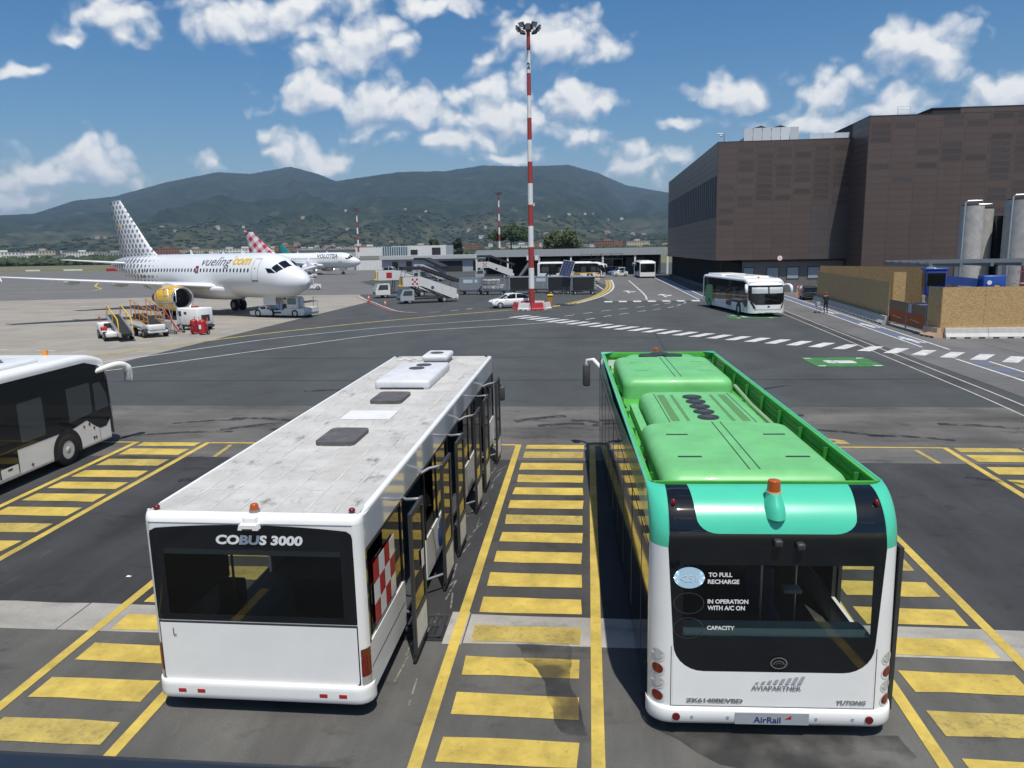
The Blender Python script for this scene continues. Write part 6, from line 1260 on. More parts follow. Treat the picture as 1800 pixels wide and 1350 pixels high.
# conveyor belt loaders
def loader(loc, rz, railm, label, col=WHITE2):
    o = empty('belt_loader', loc, rz, label, 'belt loader', 'belt loaders on the stand'); b = B()
    b.rbox(-1.7, 1.7, -.85, .85, .30, .62, .06); b.rbox(-1.75, -.85, -.9, .9, .55, 1.15, .10); obj('chassis', b, col, o)
    b = B(); b.box(-.86, -.84, -.55, .55, .75, 1.1); obj('control_panel', b, DARK, o); b = B(); b.rbox(-.6, -.2, -.85, -.45, .62, .9, .06); obj('seat', b, RED, o)
    M = Matrix.Translation((.3, .25, 1.05)) @ Matrix.Rotation(R(13), 4, 'Y'); b = B(); b.box(-2.2, 2.5, -.34, .34, -.08, .08, M=M); obj('belt', b, RUBBER, o); b = B(); b.box(-2.3, 2.6, -.46, -.345, -.12, .14, M=M); b.box(-2.3, 2.6, .345, .46, -.12, .14, M=M); obj('belt_frame', b, ALU, o)
    for y in (-.44, .44):
        b = B(); b.tube([M @ Vector((2.3, y, .1)), M @ Vector((2.2, y, .65)), M @ Vector((1.9, y, .95)), M @ Vector((-1.5, y, .95)), M @ Vector((-1.8, y, .75)), M @ Vector((-1.9, y, .1))], .04, 6); b.tube([M @ Vector((.2, y, .1)), M @ Vector((.2, y, .95))], .03, 6); obj('hand_rail', b, railm, o)
    b = B(); b.tube([(-1.5, -.7, 1.15), (-1.5, -.7, 1.45)], .03, 6); b.ball((-1.5, -.7, 1.5), .08); obj('beacon', b, ORANGE, o)
    for x in (-1.2, 1.15):
        for s in (-1, 1): wheel(o, (x, s*.82, .34), .34, .24, side=s, ax=1)
loader((-33.4, 51.4, ZA), R(-48), YELLOW, 'white belt loader with yellow hand rails on the concrete stand')
ol = mat('orange_rail', (.55, .22, .03), .5)
lo2 = empty('belt_loader', (-31.9, 53.2, ZA), R(-42), 'white belt loader with tall orange guard frame beside the yellow-railed one', 'belt loader', 'belt loaders on the stand')
b = B(); b.rbox(-1.4, 1.7, -.6, .75, .34, .52, .05); b.rbox(1.1, 1.75, -.6, .6, .5, .95, .1); obj('chassis', b, WHITE2, lo2); b = B(); b.cyl((-1.4, -.75, .85), (1.2, -.75, .75), .16, n=12); obj('tank', b, LGREY, lo2)
b = B(); b.prism([(-2.2, 1.35), (1.6, .75), (1.6, .95), (-2.2, 1.55)], 1, -.4, .5); obj('belt', b, RUBBER, lo2)
b = B()
for y in (-.5, .6):
    for k in range(5): x = -2.2+k*.92; z = 1.45-.15*k; b.cyl((x, y, z), (x, y, z+1.15), .03, n=6)
    for dz in (.55, 1.15): b.cyl((-2.2, y, 1.45+dz), (1.5, y, .85+dz), .03, n=6)
    b.box(-2.2, 1.5, y-.01, y+.01, 1.1, 1.2)
obj('guard_frame', b, ol, lo2)
for x in (-.9, 1.2):
    for s in (-1, 1): wheel(lo2, (x, s*.72, .33), .33, .24, side=s, ax=1)
# maintenance steps
ms = empty('maintenance_steps', (-31.45, 54.9, ZA), R(-6), 'aluminium maintenance step stand with platform guard in front of the yellow engine', 'step stand')
b = B()
for y in (-.45, .45):
    b.cyl((-.75, y, .12), (-.35, y, 2.3), .035, n=6); b.cyl((.95, y, .12), (.45, y, 2.3), .035, n=6); b.cyl((-.75, y, .18), (.95, y, .18), .035, n=6); b.cyl((-.1, y, .18), (.3, y, 2.3), .03, n=6); b.tube([(-.4, y, 2.3), (-.4, y, 3.3), (.6, y, 3.3), (.6, y, 2.3)], .035, 6); b.cyl((-.4, y, 2.8), (.6, y, 2.8), .025, n=6)
obj('frame', b, ALU, ms)
for k in range(8): b = B(); z = .35+k*.26; x = -.75+.4*(z/2.3); b.box(x-.10, x+.12, -.45, .45, z, z+.03); obj('tread', b, ALU, ms)
b = B(); b.box(-.42, .62, -.47, .47, 2.28, 2.34); obj('platform', b, GREYM, ms); b = B(); b.box(-.1, .62, -.5, -.48, .35, .95); obj('box', b, LGREY, ms); b = B(); b.cyl((.1, -.47, 1.9), (1.1, -.47, .4), .05, n=6); b.cyl((1.1, -.47, .4), (1.3, -.47, .2), .05, n=6); obj('brace', b, RED, ms)
for x in (-.75, .95):
    for y, s in ((-.5, -1), (.5, 1)): wheel(ms, (x, y, .12), .12, .07, side=s, ax=1)
# ground power unit, extinguisher trolleys
gp = empty('ground_power_unit', (-30.7, 57.6, ZA), R(-22), 'white ground power unit cart with control door beside the red extinguishers', 'power unit')
b = B(); b.rbox(-1.2, 1.2, -.75, .75, .42, 1.75, .09); bo = obj('cabinet', b, WHITE, gp); [obj('vent', B().box(*q), DARK, bo) for q in ((-.95, -.6, -.757, -.751, 1.1, 1.5), (-.3, 0, -.757, -.751, 1.25, 1.45), (1.201, 1.207, -.4, .4, .7, 1.2))]; b = B(); b.box(-1.05, -.9, -.757, -.751, 1.2, 1.5); b.box(-.1, .2, -.2, .3, 1.751, 1.85); obj('decal', b, RED, bo)
b = B(); b.box(-1.3, 1.35, -.7, .7, .28, .42); b.cyl((1.3, 0, .35), (2.0, 0, .3), .04, n=6); obj('chassis', b, DARK, gp)
for x in (-.8, .8):
    for s in (-1, 1): wheel(gp, (x, s*.65, .28), .28, .2, side=s, ax=1)
for k, (x, y, lb) in enumerate(((-29.0, 54.2, 'red wheeled fire extinguisher with round hose beside the power unit'), (-28.15, 53.8, 'red wheeled fire extinguisher with tall hood in front of the power unit'))):
    o = empty('extinguisher_trolley', (x, y, ZA), R(-10), lb, 'extinguisher', 'fire extinguisher trolleys'); b = B(); b.cyl((0, 0, .12), (0, 0, .95), .28, n=16); b.ball((0, 0, .95), (.28, .28, .18)); obj('cylinder', b, RED, o)
    b = B(); b.tube([(-.2, .3, .2), (-.2, .35, 1.25), (.2, .35, 1.25), (.2, .3, .2)], .025, 6); obj('handle', b, RED, o)
    if k == 0: b = B(); b.tube([(.24*math.cos(t), -.30, .55+.24*math.sin(t)) for t in [2*math.pi*i/16 for i in range(15)]], .035, 6); obj('hose', b, DARK, o)
    else: b = B(); b.wrap(rrect(-.1, .1, .45, .75, .03), lambda u, v: (u, -.285, v), 0, 0); obj('label_plate', b, TEXTW, o)
    for s in (-1, 1): wheel(o, (s*.32, .2, .18), .18, .08, side=s)
# passenger stair trucks; local x forward = cab end, stairs climb towards the cab
def stairs(loc, rz, label, canopy=True, cabm=LGREY, mark='check', sc=1.):
    o = empty('stair_truck', loc, rz, label, 'stair truck', 'passenger stair trucks'); o.scale = (sc, sc, sc)
    b = B(); b.rbox(-3.4, 3.0, -.95, .95, .52, .78, .04); obj('chassis', b, DARK, o)
    b = B(); b.prism([(1.9, .42), (3.75, .42), (3.75, 1.0), (3.35, 1.85), (2.0, 1.85), (1.9, 1.7)], 1, -1.05, 1.05); cb = obj('cab', b, cabm, o)
    for s in (-1, 1): b = B(); b.add([(2.15, s*1.056, 1.05), (3.45, s*1.056, 1.05), (3.2, s*1.056, 1.68), (2.15, s*1.056, 1.68)], [(0, 1, 2, 3)]); obj('cab_window', b, mat('cab_glass2', (.05, .07, .08), .05, spec=.7), cb)
    b = B(); b.add([(3.752, -.9, 1.05), (3.752, .9, 1.05), (3.39, .9, 1.78), (3.39, -.9, 1.78)], [(0, 1, 2, 3)]); obj('windscreen', b, BLACKG, cb)
    b = B(); b.box(3.75, 3.78, -.9, .9, .5, .75); obj('grille', b, DARK, cb)
    SW = mat('stair_white', (.62, .62, .60), .5, var=.1, vscale=2)
    for s in (-1, 1):
        b = B(); b.prism([(-3.9, .55), (-3.5, .45), (.9, 2.25), (3.3, 2.25), (3.3, 3.45), (.9, 3.45), (-3.9, 1.75)], 1, s*.95, s*1.02); pn = obj('side_panel', b, SW, o)
        y0 = s*1.022; y1 = s*1.03
        if mark == 'check':
            for i in range(3):
                for j in range(3):
                    if (i+j) % 2 == 0: b = B(); b.box(1.35+i*.28, 1.60+i*.28, min(y0, y1), max(y0, y1), 2.42+j*.28, 2.67+j*.28); obj('logo_square', b, RED, pn)
        else: b = B(); b.box(1.6, 2.3, min(y0, y1), max(y0, y1), 2.5, 3.2); obj('logo_square', b, RED, pn)
        b = B(); b.prism(circ(-.6, 2.0, .22, 16), 1, y0, y1); obj('blue_disc', b, BLUE, pn)
    b = B(); n = 15
    for k in range(n): x = -3.5+4.4*k/n; z = .55+1.75*k/n; b.box(x, x+.30, -.94, .94, z, z+.04); b.box(x+.27, x+.30, -.94, .94, z+.04, z+.12)
    b.box(.9, 3.3, -.94, .94, 2.25, 2.32); obj('treads', b, GREYM, o)
    b = B(); b.box(3.3, 3.36, -.9, -.4, 2.3, 3.3); b.box(3.3, 3.36, .4, .9, 2.3, 3.3); b.box(3.36, 3.7, -.95, .95, 2.25, 2.33); obj('platform_gate', b, YELLOW, o)
    b = B()
    for s in (-1, 1): b.cyl((-1.8, s*.7, .8), (.4, s*.7, 2.05), .06, n=8); b.cyl((1.4, s*.7, .8), (1.2, s*.7, 2.25), .05, n=8)
    obj('lift_strut', b, DARK, o)
    if canopy:
        CN = mat('canopy_dark', (.028, .03, .032), .85, var=.15); b = B(); b.prism([(-4.3, 3.0), (-4.25, 2.55), (.6, 4.32), (3.3, 4.32), (3.3, 4.75), (.5, 4.75)], 1, -1.05, 1.05); obj('canopy', b, CN, o)
        b = B()
        for x, z0, z1 in ((-3.6, 1.85, 3.05), (-1.4, 2.6, 3.9), (1.0, 3.45, 4.58), (3.1, 3.45, 4.58)):
            for s in (-1, 1): b.cyl((x, s*.98, z0), (x-.25, s*.98, z1), .035, n=6)
        obj('canopy_post', b, GREYM, o)
    b = B(); b.rbox(-4.15, -3.85, -1.0, 1.0, .35, 1.0, .05); obj('foot', b, SW, o)
    for x in (2.5, -2.2):
        for s in (-1, 1): wheel(o, (x, s*.85, .38), .38, .26, side=s, ax=1, hub=.62)
stairs((-18.3, 86.4, ZA), R(208), 'grey cabbed passenger stair truck with red check mark and dark canopy', True, sc=.86)
stairs((-23.6, 97.5, ZA), R(205), 'white passenger stair truck with solid red square behind the grey cabbed one', False, WHITE2, 'square')
stairs((-19.3, 158, ZA), R(188), 'passenger stair truck with ribbed canopy before the long shed', True, LGREY, 'check', 1.0)
stairs((-31, 150, ZA), R(150), 'distant dark canopied stair truck near the low grey building', True, WHITE2, 'square', .95)
cl = empty('boarding_steps', (-11.5, 150, ZA), R(-10), 'steep towable boarding steps with two white boxes on top', 'steps')
b = B(); b.prism([(-2.2, .3), (-1.7, .3), (1.0, 3.6), (1.0, 3.9), (.5, 3.9)], 1, -.6, .6); obj('flight', b, GREYM, cl); b = B(); b.box(-.3, 2.1, -.7, .7, 3.6, 3.7); b.cyl((1.6, .5, .3), (1.6, .5, 3.6), .06, n=6); b.cyl((1.6, -.5, .3), (1.6, -.5, 3.6), .06, n=6); b.cyl((-1.5, -.5, .5), (1.6, -.5, 1.2), .05, n=6); b.box(-2.2, 2.0, -.5, .5, .28, .40); obj('frame', b, DARK, cl); b = B(); b.box(-.2, .55, -.5, .5, 3.7, 4.6); b.box(1.4, 2.05, -.5, .5, 3.7, 4.6); obj('box', b, TEXTW, cl)
for x in (-1.8, 1.7):
    for s in (-1, 1): wheel(cl, (x, s*.55, .28), .28, .18, side=s, ax=1)
# baggage dollies with containers
def dolly(loc, rz, kind, label):
    o = empty('baggage_dolly', loc, rz, label, 'baggage dolly', 'baggage dollies in a row'); b = B(); b.box(-1.6, 1.6, -.8, .8, .45, .58); b.cyl((1.6, 0, .45), (2.3, 0, .3), .04, n=6); obj('deck', b, DARK, o)
    for x in (-1.1, 1.1):
        for s in (-1, 1): wheel(o, (x, s*.7, .22), .22, .16, side=s, ax=1)
    c = empty('container', (loc[0], loc[1], loc[2]+.585), rz, {'ld': 'grey container with slanted end on a dolly', 'open': 'open framed baggage cart with dark curtain on a dolly', 'bag': 'framed cart of pale wrapped bags on a dolly'}[kind], 'container', {'ld': 'grey slanted containers', 'open': 'dark curtained carts', 'bag': 'carts of pale wrapped bags'}[kind])
    if kind == 'ld':
        b = B(); b.prism([(-1.15, 0), (1.0, 0), (1.5, .55), (1.5, 1.6), (-1.5, 1.6), (-1.5, .45)], 1, -.75, .75); bo = obj('shell', b, mat('container_grey', (.26, .29, .32), .4, metal=.3, var=.12), c); b = B(); b.box(-.9, .35, -.757, -.751, .95, 1.4); b.box(.6, 1.0, -.757, -.751, 1.0, 1.4); obj('decal', b, mat('decal_pale', (.5, .55, .6), .5), bo); b = B(); b.box(-1.5, 1.5, -.76, -.75, 1.55, 1.6); b.box(-.02, .02, -.76, -.75, 0, 1.55); obj('rail', b, ALU, bo)
    elif kind == 'open':
        b = B()
        for x in (-1.5, 1.5):
            for y in (-.72, .72): b.box(x-.04, x+.04, y-.04, y+.04, 0, 1.65)
        b.box(-1.54, 1.54, -.78, .78, 1.6, 1.68); obj('frame', b, ALU, c); b = B(); b.box(-1.4, 1.2, -.74, -.70, .08, 1.56); obj('curtain', b, mat('curtain_black', (.012, .014, .016), .6), c)
        b = B(); b.box(-1.46, 1.46, .68, .70, .1, 1.55); obj('back_panel', b, DGREY, c); b = B()
        for z in (.3, .6, .9, 1.2): b.box(1.2, 1.5, -.75, -.72, z, z+.05)
        obj('lattice', b, ALU, c)
    else:
        b = B()
        for x in (-1.5, -.5, .5, 1.5): b.box(x-.03, x+.03, -.76, -.70, 0, 1.55)
        for z in (.02, .5, 1.0, 1.5): b.box(-1.5, 1.5, -.765, -.71, z, z+.05)
        obj('frame', b, ALU, c)
        rr = random.Random(int(loc[0]*10))
        for k in range(9): b = B(); x = -1.2+(k % 5)*.55; z = .05+(k//5)*.7; b.rbox(x-.26, x+.28, -.6, .5, z, z+.6+rr.uniform(0, .1), .12); obj('bag', b, mat('wrapped_bag', (.42, .43, .42), .5, rnd=.35), c)
for k, (x, y, kd) in enumerate(((-15.4, 101.5, 'ld'), (-12.2, 100.5, 'bag'), (-8.7, 101.0, 'open'), (-6.0, 103.5, 'ld'), (-3.7, 100.3, 'open'), (-2.2, 104.5, 'ld'), (-.6, 99.0, 'open'))):
    dolly((x, y, ZA), R(-3+k*1.3), kd, {'ld': 'flat dolly carrying a grey slanted container', 'open': 'flat dolly carrying a dark curtained cart', 'bag': 'flat dolly carrying a cart of pale wrapped bags'}[kd])
# white low tractors and cones
def tractor(loc, rz, label):
    o = empty('baggage_tractor', loc, rz, label, 'tractor', 'baggage tractors'); b = B(); b.prism([(-1.4, .3), (1.5, .3), (1.5, .85), (.5, .95), (.2, .75), (-.6, .75), (-.7, 1.0), (-1.4, .95)], 1, -.65, .65); obj('body', b, WHITE2, o)
    b = B(); 
    for x in (.35, -.75):
        for y in (-.58, .58): b.cyl((x, y, .8), (x, y, 1.75), .035, n=6)
    b.box(-.85, .45, -.62, .62, 1.75, 1.82); obj('roof_frame', b, WHITE2, o); b = B(); b.rbox(-.55, -.2, -.45, .45, .75, 1.25, .06); obj('seat', b, DARK, o)
    for x in (-.95, 1.0):
        for s in (-1, 1): wheel(o, (x, s*.6, .3), .3, .2, side=s, ax=1)
tractor((6.6, 160, ZA), R(185), 'white open baggage tractor beside the blue car'); tractor((-3.2, 134, ZA), R(175), 'white baggage tractor behind the row of dollies'); tractor((-44, 120, ZA), R(20), 'white baggage tractor by the far airliner'); tractor((-66, 180, ZA), R(10), 'white baggage tractor under the red-checked airliner')
lp = empty('pallet_loader', (-1.5, 130, ZA), R(-6), 'low pale yellow pallet loader platform behind the dollies', 'loader'); b = B(); b.box(-3.5, 3.5, -1, 1, .5, .8); b.box(-3.5, -2.3, -1, 1, .8, 1.5); obj('deck', b, mat('cream_paint', (.62, .55, .36), .5, var=.15), lp); b = B()
for y in (-1, 1): b.tube([(-1.5, y, .8), (-1.5, y, 1.7), (3.2, y, 1.7), (3.2, y, .8)], .04, 6)
obj('rail', b, YELLOW, lp)
for x in (-2.6, 2.6):
    for s in (-1, 1): wheel(lp, (x, s*.95, .33), .33, .22, side=s, ax=1)
for x, y, z in ((-25.6, 88.5, 1.), (-22.2, 83.0, .55)):
    o = empty('traffic_cone', (x, y, ZA), 0, 'orange red traffic cone standing at the red stand line' if z == 1 else 'small flattened orange cone beside the stair truck cab', 'cone'); b = B(); b.box(-.22, .22, -.22, .22, 0, .05); obj('base', b, DARK, o); b = B(); b.cyl((0, 0, .05), (0, 0, .95*z), .17, .03, 16); co = obj('body', b, mat('cone_orange', (.55, .10, .05), .5), o); b = B(); b.cyl((0, 0, .5*z), (0, 0, .65*z), .108, .085, 16); obj('stripe', b, TEXTW, co)
# ================================================================== person with a trolley
def person():
    o = empty('person', (19.85, 67.0, ZA), R(8), 'person in dark clothes and red cap walking with a trolley on the blue footway', 'person')
    J = {'pel': (0, 0, .95), 'spi': (0, .01, 1.15), 'chest': (0, .02, 1.36), 'neck': (0, .03, 1.50), 'head': (0, .02, 1.58), 'crown': (0, .03, 1.74),
         'shl': (-.19, .02, 1.42), 'ell': (-.27, -.02, 1.14), 'hal': (-.30, .16, .98), 'shr': (.19, .02, 1.42), 'elr': (.26, .0, 1.14), 'har': (.28, .12, .95),
         'hil': (-.10, 0, .90), 'knl': (-.11, .06, .50), 'anl': (-.11, -.04, .09), 'tol': (-.12, .12, .04), 'hir': (.10, 0, .90), 'knr': (.11, .02, .50), 'anr': (.11, -.10, .09), 'tor': (.12, .06, .04)}
    rad = {'pel': .155, 'spi': .14, 'chest': .165, 'neck': .055, 'head': .085, 'crown': .075, 'shl': .075, 'ell': .052, 'hal': .035, 'shr': .075, 'elr': .052, 'har': .035, 'hil': .10, 'knl': .07, 'anl': .05, 'tol': .04, 'hir': .10, 'knr': .07, 'anr': .05, 'tor': .04}
    E_ = [('pel', 'spi'), ('spi', 'chest'), ('chest', 'neck'), ('neck', 'head'), ('head', 'crown'), ('chest', 'shl'), ('shl', 'ell'), ('ell', 'hal'), ('chest', 'shr'), ('shr', 'elr'), ('elr', 'har'), ('pel', 'hil'), ('hil', 'knl'), ('knl', 'anl'), ('anl', 'tol'), ('pel', 'hir'), ('hir', 'knr'), ('knr', 'anr'), ('anr', 'tor')]
    # five short finger chains per hand
    for h in ('hal', 'har'):
        x, y, z = J[h]
        for i, (dx, dy, dz) in enumerate(((-.03, .05, -.07), (-.012, .06, -.085), (.008, .06, -.085), (.025, .05, -.075), (.04 if h == 'hal' else -.045, .05, -.03))):
            J[f'{h}f{i}'] = (x+dx*.7, y+dy*.6, z+dz*.6); J[f'{h}g{i}'] = (x+dx, y+dy*1.3, z+dz); rad[f'{h}f{i}'] = .011; rad[f'{h}g{i}'] = .009; E_ += [(h, f'{h}f{i}'), (f'{h}f{i}', f'{h}g{i}')]
    ks = list(J); me = bpy.data.meshes.new('body'); me.from_pydata([J[k] for k in ks], [(ks.index(a), ks.index(c)) for a, c in E_], []); t = bpy.data.objects.new('t', me); COL.objects.link(t)
    md = t.modifiers.new('s', 'SKIN'); 
    for i, k in enumerate(ks): me.skin_vertices[0].data[i].radius = (rad[k], rad[k]*.85); me.skin_vertices[0].data[i].use_root = (k == 'pel')
    t.modifiers.new('d', 'SUBSURF').levels = 1; bpy.context.view_layer.update(); m2 = bpy.data.meshes.new_from_object(t.evaluated_get(bpy.context.evaluated_depsgraph_get())); bpy.data.objects.remove(t)
    cloth = mat('black_clothes', (.012, .012, .014), .85); skn = mat('skin', (.42, .25, .18), .6); m2.materials.clear(); m2.materials.append(cloth); m2.materials.append(skn)
    for p in m2.polygons:
        c = p.center; p.material_index = 1 if (c.z > 1.47 or (abs(c.x) > .24 and c.z < 1.16)) else 0; p.use_smooth = True
    link('body', m2, o)
    b = B(); b.ball((0, .02, 1.70), (.105, .12, .085)); b.ball((0, .14, 1.70), (.08, .07, .015)); obj('cap', b, RED, o)
    b = B(); b.box(-.15, .15, -.13, -.118, .05, .06); 
    tr = empty('hand_trolley', (19.35, 67.35, ZA), R(8), 'grey upright hand trolley pushed along the blue footway', 'trolley'); tr.scale = (.75, .75, .95); b = B(); b.tube([(-.22, 0, .1), (-.22, 0, 1.1), (.22, 0, 1.1), (.22, 0, .1)], .022, 6); b.cyl((-.22, 0, .5), (.22, 0, .5), .02, n=6); b.box(-.25, .25, 0, .5, .12, .16); obj('frame', b, GREYM, tr); b = B(); b.rbox(-.2, .2, .02, .4, .62, 1.0, .03); obj('tray', b, LGREY, tr)
    for x in (-.22, .22):
        for y in (.05, .45): wheel(tr, (x, y, .08), .08, .04, side=1)
person()
HAZE_D = 6.0e-5
# ================================================================== airport buildings behind
SHED = mat('shed_fascia', (.36, .385, .40), .5, rnd=.05, var=.06, vscale=.5); SHEDD = mat('shed_dark', (.022, .024, .027), .8)
def shed(name, loc, w, dpt, z0, z1, label, cols, rz=0, back=True):
    o = empty(name, loc, rz, label, 'shed'); b = B(); b.box(0, w, 0, dpt, z1-.05, z1+.05); obj('roof', b, GREYM, o)
    n = max(1, int(w/1.0)); b = B()
    for k in range(n): b.box(k*w/n, (k+1)*w/n-.06, -.08, 0, z0, z1+.25); b.box((k+1)*w/n-.06, (k+1)*w/n, -.04, 0, z0, z1+.25)
    f = obj('ribbed_fascia', b, SHED, o); f['kind'] = 'stuff'
    b = B(); b.box(0, w, dpt-.2, dpt, 0, z1-.06); obj('back_wall', b, SHEDD, o); b = B(); b.box(0, w, .1, dpt-.2, z1-.3, z1-.06); obj('soffit', b, SHEDD, o)
    for k in range(cols+1): b = B(); x = w*k/cols; b.box(x-.18, x+.18, .1, .45, 0, z1-.3); obj('column', b, TEXTW, o)
    return o
sh = shed('long_shed', (-24.5, 170, ZA), 41.5, 16, 4.2, 5.5, 'long open shed with pale ribbed metal fascia and dark interior', 6)
for k, x in enumerate((14, 26, 33)): b = B(); b.box(x, x+4.2, 8, 8.2, 0, 3.6); obj('roller_door', b, mat('shutter_grey', (.14, .15, .16), .5, rnd=.2), sh)
sf = empty('scaffold', (-1.5, 168.6, ZA), label='thin dark scaffold frame in front of the long shed', cat='scaffold')
for x in (0, 2.2, 4.4, 6.6, 8.8): b = B(); b.cyl((x, 0, 0), (x, 0, 4.6), .05, n=6); obj('standard', b, DARK, sf)
for z in (1.8, 3.4, 4.5): b = B(); b.cyl((0, 0, z), (8.8, 0, z), .04, n=6); obj('ledger', b, DARK, sf)
for k in range(3): b = B(); b.cyl((2.2*k, 0, 1.8), (2.2*k+4.4, 0, 4.5), .035, n=6); obj('brace', b, DARK, sf)
# low building and office
lb = empty('low_building', (-58, 215, ZA), label='low grey service building with flat fascia and dark garage opening', cat='building'); b = B(); b.box(0, 38, .3, 14, 0, 3.6); obj('wall', b, LGREY, lb); b = B(); b.box(-.5, 38.5, -.6, 14.5, 3.6, 4.6); obj('fascia', b, mat('pale_fascia', (.45, .47, .47), .6, var=.1), lb)
for x, w, m in ((15, 8, SHEDD), (26, 2, BLACKG), (29, 2, BLACKG), (33, 3, SHEDD), (3, 1.6, BLACKG), (7, 1.6, BLACKG)): b = B(); b.box(x, x+w, .2, .3, .3 if m is BLACKG else 0, 3.0); obj('window' if m is BLACKG else 'garage_opening', b, m, lb)  # near-black slabs paint the shade inside the garage openings
of = empty('office_block', (-76, 250, ZA), label='white office block with tall blue grey fins and upper windows', cat='building'); b = B(); b.box(0, 12, 0, 14, 0, 7.2); b.box(12, 30, .5, 14, 0, 7.6); obj('wall', b, WHITE2, of)
b = B(); b.box(.5, 11.5, -.1, 0, 3.4, 4.6); obj('window_band', b, mat('band_glass', (.28, .27, .22), .2), of); b = B(); b.box(9.2, 17.5, -.3, -.05, 3.0, 7.3); fb = obj('glazing', b, mat('office_glass', (.06, .10, .13), .1), of)
for k in range(12): b = B(); x = 9.2+k*.75; b.box(x-.14, x+.14, -.7, -.3, 2.8, 7.5); obj('fin', b, mat('fin_pale', (.45, .52, .56), .5), of)
b = B(); b.box(18.3, 20.6, .3, .5, 4.9, 6.3); obj('window', b, BLACKG, of); b = B(); b.box(25.4, 28.2, .3, .5, 4.0, 6.9); obj('shutter', b, SHEDD, of); b = B(); b.box(9.2, 17.5, -.6, -.05, 0, 2.2); obj('orange_wall', b, mat('orange_wall', (.42, .20, .08), .7, rnd=.1), of)
for x in (11.0, 16.0): b = B(); b.box(x, x+1.8, -.9, -.62, 0, 4.0); obj('stair_tower', b, DGREY, of)
hg = empty('hangar', (-100, 258, ZA), label='pale grey hangar with a ribbon of windows beside the office block', cat='building'); b = B(); b.box(0, 22, 0, 18, 0, 6.6); obj('wall', b, mat('hangar_pale', (.42, .43, .42), .6, var=.08), hg); b = B(); b.box(-.3, 22.3, -.3, 18.3, 6.6, 7.0); obj('roof', b, GREYM, hg); b = B(); b.box(1, 21, -.08, 0, 3.3, 4.5); obj('window_band', b, MATS['band_glass'], hg)
# ================================================================== trees
def leaf_mat(name, col): return mat(name, col, .7, var=.35, vscale=.6)
BARK = mat('bark', (.07, .05, .035), .9)
def tree(loc, label, kind, h, w, seed, col):
    rg = random.Random(seed); o = empty('pine_tree' if kind == 'pine' else 'broadleaf_tree', loc, 0, label, 'tree'); b = B(); tb = h*(.62 if kind == 'pine' else .35)
    b.tube([(0, 0, -.2), (.1, 0, tb*.5), (0, .2, tb), (.1, .1, h*.8)], [.4, .32, .26, .08], 8)
    lobes = []
    for k in range(26):
        a = rg.uniform(0, 6.28); rr = math.sqrt(rg.random())*w*.42
        z = h*(.62+.30*rg.random()*(1-(rr/w/.5)**2)) if kind == 'pine' else h*(.30+.55*rg.random()); 
        if kind != 'pine': rr *= (1-.55*abs(z/h-.5)*2*.8)
        lobes.append((Vector((rr*math.cos(a), rr*math.sin(a), z)), rg.uniform(.13, .21)*w))
        if k % 3 == 0: b.tube([(0, .1, tb*.9), lobes[-1][0]*.5+Vector((0, 0, tb*.5)), lobes[-1][0]], [.16, .1, .04], 5)
    obj('trunk', b, BARK, o); b = B()
    for c, r in lobes:
        for k in range(260):
            d = Vector((rg.gauss(0, 1), rg.gauss(0, 1), rg.gauss(0, 1))); d.normalize(); p = c+d*r*rg.uniform(.55, 1.08)*Vector((1, 1, 1)).x; p.z = c.z+(p.z-c.z)*(.62 if kind == 'pine' else .9)
            s = rg.uniform(.25, .55); u = Vector((rg.gauss(0, 1), rg.gauss(0, 1), rg.gauss(0, 1))).normalized(); v = u.orthogonal().normalized(); b.add([p-u*s, p+v*s*.7, p+u*s, p-v*s*.7], [(0, 1, 2, 3)])
    cr = obj('crown', b, leaf_mat('leaf_'+name_of(col), col), o); return o
def name_of(c): return '%02d%02d%02d' % tuple(int(x*99) for x in c)
tree((-32.6, 330, 0), 'broad umbrella pine behind the long shed, dark green', 'pine', 17.5, 17, 1, (.035, .065, .022))
tree((-15.0, 345, 0), 'pale green bushy tree beyond the long shed, next to the pine', 'leaf', 15.5, 9, 2, (.075, .10, .035)); tree((-9.0, 340, 0), 'taller olive green tree beyond the long shed', 'leaf', 16, 11, 3, (.075, .105, .04)); tree((-66, 330, 0), 'slim dark tree behind the office block', 'leaf', 12, 6, 4, (.03, .05, .02)); tree((-58, 345, 0), 'dark cypress-like tree behind the office block roof', 'leaf', 13, 5, 5, (.03, .05, .025))
